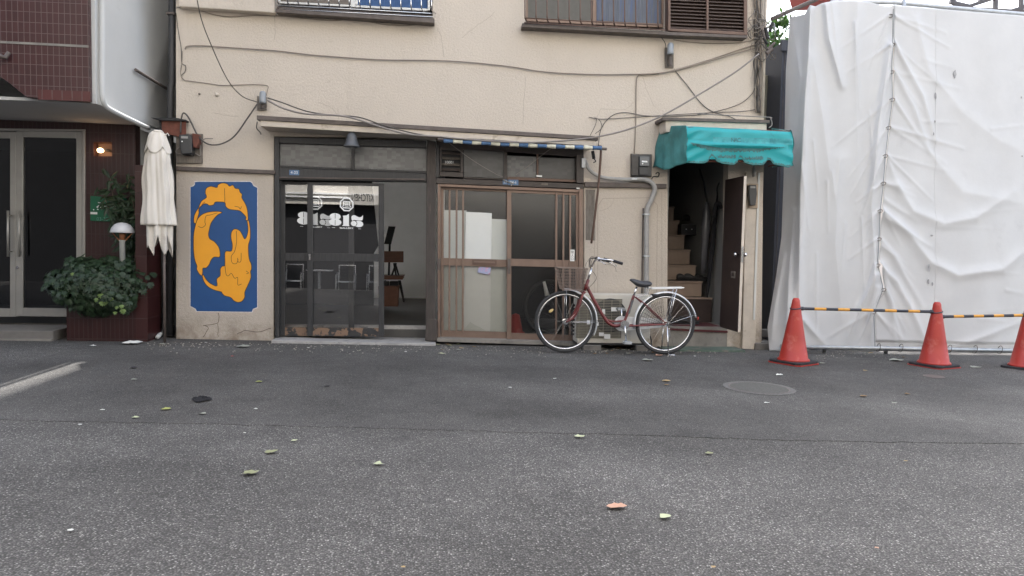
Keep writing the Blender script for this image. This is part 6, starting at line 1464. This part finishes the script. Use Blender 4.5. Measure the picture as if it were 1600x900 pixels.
# stand
for s_ in (-1, 1): tb2('stand_leg', [rc + Vector((0, .07 * s_, -.02)), Vector((z(1036, 840).x, YB + .13 * s_, gz(2) + .012))], .007, 'steel', None, 8)
f0 = Vector((z(1036, 840).x, YB - .13, gz(2) + .008)); tb2('stand_foot', [f0, f0 + Vector((.07, -.02, .0))], .007, 'steel', None, 8)
tb2('stand_foot', [f0 + Vector((0, .26, 0)), f0 + Vector((.07, .28, .0))], .007, 'steel', None, 8)
m = MB(); q = z(1050, 690, -.075); m.prism([q + Vector((-.02, 0, -.012)), q + Vector((.02, 0, .0)), q + Vector((.008, 0, .10)), q + Vector((-.004, 0, .10))], (0, .006, 0)); m.build('stand_lever', M['chrome'], bk, bevel=.002)
# skirt guard net on the rear wheel
m = MB()
for i in range(9):
    a0 = R(100 + i * 9); a1 = R(110 + i * 8.5 + 14)
    for s_ in (-1, 1): m.tube([rc + Vector((.29 * math.cos(a0), .034 * s_, .29 * math.sin(a0))), rc + Vector((.05 * math.cos(a1), .045 * s_, .05 * math.sin(a1)))], .0016, 4)
for r_ in (.1, .15, .2, .25):
    for s_ in (-1, 1): m.tube([rc + Vector((r_ * math.cos(R(a)), .04 * s_, r_ * math.sin(R(a)))) for a in range(100, 186, 6)], .0014, 4)
m.build('skirt_guard', M['rubber'], bk)
m = MB(); a_ = R(10); q = rc + Vector(((RW + .03) * math.cos(a_), 0, (RW + .03) * math.sin(a_))); m.lathe([(0, -.0), (.018, .002), (.018, .012), (0, .014)], q, 'X', 12); m.build('rear_reflector', M['cone'], bk)

# ------------------------------------------------------------------ things inside the gallery
YS = 2.6
def legs(pts, r, mt, par, nm='leg'):
    for a, b in pts: m = MB(); m.tube([a, b], r, 8); m.build(nm, M[mt], par)
ch = thing('wooden_chair', 'wooden chair with black splayed legs inside the open gallery doorway', 'chair', W(615, 470, YS))
I = lambda x, y, dy=0: W(x, y, YS + dy)
m = MB(); m.px([(594, 392.5), (630.5, 392.5), (630.5, 410), (594, 410)], YS, YS + .02); m.build('backrest', M['woodbrown'], ch, bevel=.004)
m = MB(); m.px([(592, 431), (631, 431), (629, 437), (594, 437)], YS - .1, YS + .35); m.build('seat', M['woodbrown'], ch, bevel=.004)
legs([(I(619, 411), I(612, 431)), (I(615.5, 411), I(619, 431)), (I(617.5, 411), I(623, 431)), (I(623, 438), I(631, 472)), (I(625, 438, .3), I(630, 465, .3)), (I(602, 438, .3), I(600, 466, .3))], .014, 'black', ch)
cb = thing('wooden_cabinet', 'low brown wooden cabinet under the chair in the gallery doorway', 'cabinet', I(610, 480, -.2))
m = MB(); m.px([(591, 447), (623, 447), (621.5, 479), (592, 479)], YS - .3, YS - .02); m.build('body', M['woodbrown'], cb, bevel=.004)
for xa_, xb_ in ((592, 607), (608.5, 622)): m = MB(); m.px([(xa_, 440), (xb_, 440), (xb_, 446.5), (xa_, 446.5)], YS - .3, YS - .1); m.build('dark_tray', M['black'], cb, bevel=.006)
for xa_, xb_ in ((592.5, 606.5), (608.5, 621)): m = MB(); m.px([(xa_, 449), (xb_, 449), (xb_, 477.5), (xa_, 477.5)], YS - .308, YS - .301); m.build('door', M['woodbrown'], cb, bevel=.002)
ms2 = thing('black_stand', 'slanted black board on a thin upright behind the wooden chair', 'stand', I(609, 470, .1))
m = MB(); m.px([(607, 353.5), (618, 354), (611, 381.5), (600, 381.5)], YS + .08, YS + .10); m.build('board', M['black'], ms2)
m = MB(); m.tube([I(609, 381, .1), I(607.5, 430, .1)], .016, 8); m.build('upright', M['black'], ms2)
bd = MB(); a = W(425, 330, 3.6); 
pts = pxs([(400, 250), (578, 250), (591, 384), (584, 396), (584, 480), (400, 478)], 3.6)
bd.prism(pts, (0, .03, 0)); tag(bd.build('black_backdrop', M['blackcloth']), 'large black cloth backdrop hanging inside behind the left gallery doors', 'backdrop')
# store room behind the right bronze door
m = MB(); c = W(806, 515, .45); m.lathe([(.12, 0), (.12, .02), (.095, .03), (.05, .24), (.0, .26)], Vector((c.x, .5, .0)), 'Z', 20); tag(m.build('small_orange_bucket', M['cone'], smooth=True), 'blurred orange shape low behind the glass of the right bronze door', 'bucket')
m = MB(); c = W(858, 500, .6); m.tube([Vector((c.x + .32 * math.cos(k), .6, .34 + .32 * math.sin(k))) for k in [j / 40 * 6.283 for j in range(40)]], .03, 8, closed=True); tag(m.build('stored_tyre', M['tyre'], smooth=True), 'dim dark tyre standing behind the glass of the right bronze door', 'tyre')
m = MB(); a, b = W(855, 462, .4), W(850, 440, .4); m.tube([a, b], [.03, .018], 8); tag(m.build('white_bottle', M['white'], smooth=True), 'small white bottle shape behind the right bronze door above the tyre', 'bottle')

# ------------------------------------------------------------------ litter on the road
random.seed(40)
LM = {'white': mat('paperwhite', (.62, .62, .58), .7, .1, 20), 'grey': mat('leafgrey', (.26, .27, .23), .8, .15, 20), 'yg': mat('leafyellowgreen', (.30, .32, .10), .7, .2, 20), 'pg': mat('leafpalegreen', (.44, .47, .30), .7, .15, 20),
      'gb': mat('leafgreenbeige', (.24, .25, .14), .7, .2, 20), 'brown': mat('leafbrown', (.20, .125, .06), .8, .25, 20), 'pink': mat('leafpink', (.46, .27, .19), .7, .15, 20), 'dark': mat('leafdark', (.03, .026, .03), .8, .2, 20), 'tan': mat('leaftan', (.36, .26, .13), .8, .2, 20), 'red': mat('scrapred', (.40, .05, .04), .6)}
def leaf(px_, py_, wpx, mt, lab, kind='fallen_leaf', curl=.3, rz=None, asp=.55):
    c = G(px_, py_); dist = (c - CAMP).dot(Fv); s_ = wpx * dist / FPX / 2; rz = random.uniform(-.5, .5) if rz is None else rz
    m = MB(); sh = [(-1, 0), (-.7, -.45), (-.3, -.62), (.05, -.5), (.3, -.62), (.6, -.4), (1, .05), (.62, .42), (.25, .5), (-.1, .66), (-.5, .5), (-.8, .25)]
    sh = [(a + random.uniform(-.12, .12), b + random.uniform(-.14, .14)) for a, b in sh]; vs = []
    for a, b in sh:
        x = s_ * a; y = s_ * b * asp * 2.2; X_ = x * math.cos(rz) - y * math.sin(rz); Y_ = x * math.sin(rz) + y * math.cos(rz)
        vs.append(m.b.verts.new((c.x + X_, c.y + Y_, gz(c.x + X_) + .003 + s_ * curl * (abs(b) ** 1.5 + .4 * random.random() + .5 * max(0, a - .5)))))
    cv = m.b.verts.new((c.x, c.y, gz(c.x) + .003))
    for i in range(len(vs)): m.b.faces.new((cv, vs[i], vs[(i + 1) % len(vs)]))
    o = m.build(kind, LM[mt], origin=c, solid=.0008); tag(o, lab, 'leaf' if 'leaf' in kind else 'litter', 'fallen leaves on the asphalt' if kind == 'fallen_leaf' else 'dry leaf crumbs at the wall foot' if kind == 'dry_leaf' else 'paper scraps on the asphalt')
LV = [(145, 541, 10, 'white', 'bright white paper scrap on the asphalt in front of the ivy planter', 'paper_scrap'), (205, 537.5, 30, 'white', 'long flat white paper strip lying in front of the tiled side wall', 'paper_scrap'),
 (253, 538.5, 12, 'grey', 'grey leaf lying in front of the gap and drain pipe', None), (380, 542.5, 20, 'grey', 'flat pale grey scrap in front of the mural dado', 'paper_scrap'), (321, 535.5, 4, 'white', 'tiny white speck at the foot of the dado under the mural', 'paper_scrap'),
 (363, 557, 6, 'red', 'tiny red scrap on the asphalt in front of the mural', 'paper_scrap'), (405, 597, 11, 'yg', 'yellow green leaf about a metre in front of the black doors', None), (210, 593.5, 10, 'grey', 'pale thin leaf right of the sunlit streak', None),
 (209, 575, 13, 'dark', 'thin dark scrap of leaf right of the tip of the sunlit streak', None), (511, 604, 10, 'dark', 'small dark brown curled leaf in front of the gallery doors', None), (260, 640, 16, 'yg', 'yellowish green leaf left of the black rag', None),
 (160, 641, 8, 'white', 'small white scrap on the far left near the asphalt seam', 'paper_scrap'), (125, 664, 7, 'white', 'small white scrap just below the asphalt seam at the far left', 'paper_scrap'), (212, 653, 12, 'pg', 'pale leaf lying on the asphalt seam at the left', None),
 (317, 647, 12, 'grey', 'grey leaf just below the black rag', None), (399, 639.5, 7, 'white', 'white speck of paper between the black rag and the centre', 'paper_scrap'), (382, 677, 5, 'white', 'tiny white speck on the coarse asphalt left of centre', 'paper_scrap'),
 (460, 689, 10, 'pg', 'cream crumpled leaf on the coarse asphalt left of centre', None), (424, 707, 20, 'gb', 'green beige flat leaf left of centre', None), (391, 740, 26, 'gb', 'grey green rolled leaf, the largest at the lower left', None), (591, 725.5, 16, 'pg', 'pale green leaf alone near the picture centre', None),
 (110, 829.5, 10, 'white', 'white scrap at the bottom left of the road', 'paper_scrap'), (482, 544, 6, 'white', 'small white scrap in front of the gallery threshold', 'paper_scrap'), (562, 548, 4, 'pg', 'tiny pale leaf in front of the open gallery doorway', None), (634, 550, 5, 'white', 'tiny white scrap in front of the peeling post', 'paper_scrap'),
 (690, 553, 12, 'pg', 'pale leaf in front of the left bronze door', None), (706, 543, 8, 'grey', 'grey leaf close to the sill of the left bronze door', None), (797, 606, 6, 'white', 'white speck of paper in front of the bronze doors', 'paper_scrap'), (867, 592, 6, 'white', 'white speck of paper in front of the front bicycle wheel', 'paper_scrap'),
 (906, 683, 17, 'pg', 'pale green leaf lying on the asphalt seam right of centre', None), (964, 793, 32, 'pink', 'large pinkish tan leaf at the lower right', None), (1040, 808, 22, 'pg', 'large pale green torn leaf right of the pinkish leaf', None),
 (1042, 596, 14, 'tan', 'tan leaf with a second half on the asphalt left of the manhole', None), (1041, 602, 8, 'brown', 'small brown leaf touching the tan leaf left of the manhole', None), (1108, 709, 14, 'gb', 'thin greenish leaf on the coarse asphalt below the manhole', None), (1218, 586.5, 12, 'white', 'white crumpled paper in front of the left cone', 'paper_scrap'),
 (1349, 619.5, 13, 'brown', 'brown leaf right of the manhole', None), (1418, 616, 10, 'brown', 'brown curled leaf in front of the middle cone', None), (1352, 579.5, 8, 'tan', 'tan leaf between the left and middle cones', None), (1398, 630.5, 10, 'grey', 'thin pale scrap of leaf below the middle cone', None),
 (1012, 563.5, 18, 'grey', 'curled grey leaf on the ground under the bicycle stand', None), (1030, 556, 14, 'pink', 'flat pinkish leaf beside the foot of the bicycle stand', None), (1022, 551.5, 10, 'brown', 'reddish brown leaf under the rear bicycle wheel', None), (1086, 557, 5, 'white', 'white speck behind the rear bicycle wheel', 'paper_scrap'),
 (975, 547.5, 8, 'grey', 'grey leaf under the pedal of the bicycle', None), (930, 553, 8, 'brown', 'small brown leaf under the air conditioner block', None), (1415, 721, 6, 'tan', 'small tan leaf on the coarse asphalt at the right', None), (630, 887, 8, 'tan', 'small tan leaf at the bottom edge near the centre', None), (1115, 887, 9, 'tan', 'small tan leaf at the bottom edge right of centre', None), (1370, 857, 7, 'pink', 'small pinkish leaf at the lower right corner', None), (1198, 630, 9, 'white', 'thin white scrap of paper right of and below the manhole', 'paper_scrap'), (1285, 568, 10, 'grey', 'grey leaf beside the left cone base', None), (1525, 575, 18, 'grey', 'flat grey scrap between the middle and right cones', 'paper_scrap'), (1400, 564, 22, 'grey', 'flat pale dusty scrap against the scaffold tube', 'paper_scrap')]
for x, y, w_, mt, lab, kd in LV: leaf(x, y, w_, mt, lab, kd or 'fallen_leaf')
for i in range(22):
    x_ = random.choice((random.uniform(684, 760), random.uniform(905, 1120), random.uniform(1275, 1600))); y_ = 540 + random.uniform(0, 12) + (x_ - 900) * .018 + (3 if x_ > 1200 else 0)
    leaf(x_, y_, random.uniform(5, 9), random.choice(('grey', 'brown', 'tan', 'gb')), 'tiny dry leaf crumb among the grit at the foot of the walls', 'dry_leaf')
c = G(314, 626); m = MB(); random.seed(6)
m.grid(lambda u, v: Vector((c.x + math.cos(u * 6.283) * v * .06 * (1 + .25 * math.sin(3 * u * 6.283) + .12 * math.sin(7 * u * 6.283)), c.y + math.sin(u * 6.283) * v * .06 * (1 + .2 * math.cos(4 * u * 6.283)), gz(c.x) + .004 + .022 * abs(math.sin(u * 16 + v * 5)) * math.sin(v * 3.14) + random.uniform(0, .006))), 36, 10); tag(m.build('black_rag', M['blackcloth'], solid=.002), 'crumpled black rag on the asphalt left of centre', 'rag')
# dust and grit along the wall foot and the scaffold tube
gt = MB()
for i in range(900):
    x_ = random.choice((random.uniform(680, 1120), random.uniform(1270, 1600), random.uniform(230, 700))); y_ = 541 + abs(random.gauss(0, 7)) + (x_ - 800) * .012
    p = G(x_, y_); s_ = random.uniform(.002, .008)
    if p.y > -.02: continue
    gt.prism([p + Vector((-s_, -s_, 0)), p + Vector((s_, -s_ * .6, 0)), p + Vector((s_ * .5, s_, 0))], (0, 0, s_ * .8))
tag(gt.build('grit', mat('grit', (.33, .31, .27), .9, .5, 3)), 'loose pale grit along the foot of the walls', 'grit', kind='stuff')

# ------------------------------------------------------------------ the other side of the street, seen in the glass
YO = -10.9; V_ = lambda x, y: W(x, y, -YO)                     # mirror image of the far side stands at +10.9
zlo = V_(520, 319).z; zc = V_(560, 309.5); xN, xY = V_(549, 309).x, V_(592, 309).x; xl_ = V_(300, 309).x; xr_ = V_(640, 309).x
ob = thing('opposite_building', 'pale building across the street with dark shop windows', 'building', (0, YO, -.4))
m = MB(); m.box(V_(250, 309).x, 14, YO - 6, YO, zlo, 11); m.build('upper_wall', M['oppwall'], ob)
m = MB(); m.box(V_(250, 309).x, 14, YO - 6, YO - .25, -.5, zlo - .001); m.build('shop_wall', M['oppdark'], ob)
m = MB(); m.box(-30, V_(250, 309).x - .01, YO - 6, YO - .1, -.5, 11); m.build('dark_wing', M['oppdark'], ob)
for y_, xa_, xb_ in ((302.5, xl_, 6), (308, xl_, xN)): m = MB(); z_ = V_(520, y_).z; m.box(xa_, xb_, YO + .001, YO + .07, z_ - .022, z_ + .022); m.build('white_pipe', M['oppwhite'], ob)
sg = thing('kitchen_sign', 'grey sign board across the street reading KITCHEN', 'sign', (-1.7, YO, 2.2))
m = MB(); m.box(xN - .02, 4.0, YO + .0715, YO + .09, zlo + .001, V_(520, 304).z); m.build('sign_board', M['oppsign'], sg)
text_mesh('sign_lettering', 'Y KITCHEN', M['black'], sg, ((xN + xY) / 2, YO + .0915, zc.z), .26, face='+Y', bold=.004, width=(xY - xN) * .98)
m = MB(); m.box(-9, 9, -9.35, -9.20, -.6, V_(520, 400).z if False else -.30); m.build('terrace_kerb', M['kerb'], ob)
M['alupale'] = mat('alupale', (.6, .6, .6), .3, .05, metal=.5)
def tube_chair(x, y, z0, lab, rz=0):
    t = thing('metal_chair', lab, 'chair', (x, y, z0), 'metal chairs across the street'); o_ = Vector((x, y, z0))
    T = lambda a, b, c: o_ + Vector((a, b, c))
    for s_ in (-1, 1):
        m = MB(); m.tube([T(.22 * s_, .20, 0), T(.22 * s_, .20, .62), T(.22 * s_, -.18, .66), T(.20 * s_, -.22, 0)], .0125, 8); m.build('side_frame', M['alupale'], t)
        m = MB(); m.box(x + .22 * s_ - .03, x + .22 * s_ + .03, y - .1, y + .2, z0 + .645, z0 + .665); m.build('armrest', M['chrome'], t, bevel=.008)
    m = MB(); m.box(x - .21, x + .21, y - .20, y + .20, z0 + .43, z0 + .45); m.build('seat', M['galv'], t, bevel=.006)
    m = MB(); m.tube([T(-.2, -.2, .45), T(-.2, -.25, .84), T(.2, -.25, .84), T(.2, -.2, .45)], .0125, 8); m.build('back_frame', M['alupale'], t)
    m = MB()
    for k in range(4): m.box(x - .19, x + .19, y - .243, y - .233, z0 + .52 + k * .08, z0 + .545 + k * .08)
    m.build('backrest', M['meter'], t)
Yc = 9.75; zf_ = W(500, 468, Yc).z
for px_, lab in ((456, 'aluminium chair across the street left of the pedestal table'), (540, 'aluminium chair across the street right of the pedestal table'), (588, 'aluminium chair across the street farthest from the pedestal table')):
    tube_chair(W(px_, 468, Yc).x, -Yc, zf_, lab)
xt = W(498, 468, Yc).x; tt = thing('pedestal_table', 'small round metal pedestal table across the street between the chairs', 'table', (xt, -Yc, zf_))
m = MB(); m.lathe([(0, .70), (.33, .70), (.34, .72), (0, .725)], (xt, -Yc, zf_), 'Z', 28); m.build('table_top', M['alupale'], tt)
m = MB(); m.lathe([(.03, .03), (.03, .69)], (xt, -Yc, zf_), 'Z', 12); m.build('pedestal', M['alupale'], tt)
m = MB(); 
for k in range(4): a_ = k * math.pi / 2 + .6; m.tube([Vector((xt, -Yc, zf_ + .06)), Vector((xt + .27 * math.cos(a_), -Yc + .27 * math.sin(a_), zf_ + .015))], .018, 8)
m.build('foot', M['alupale'], tt)
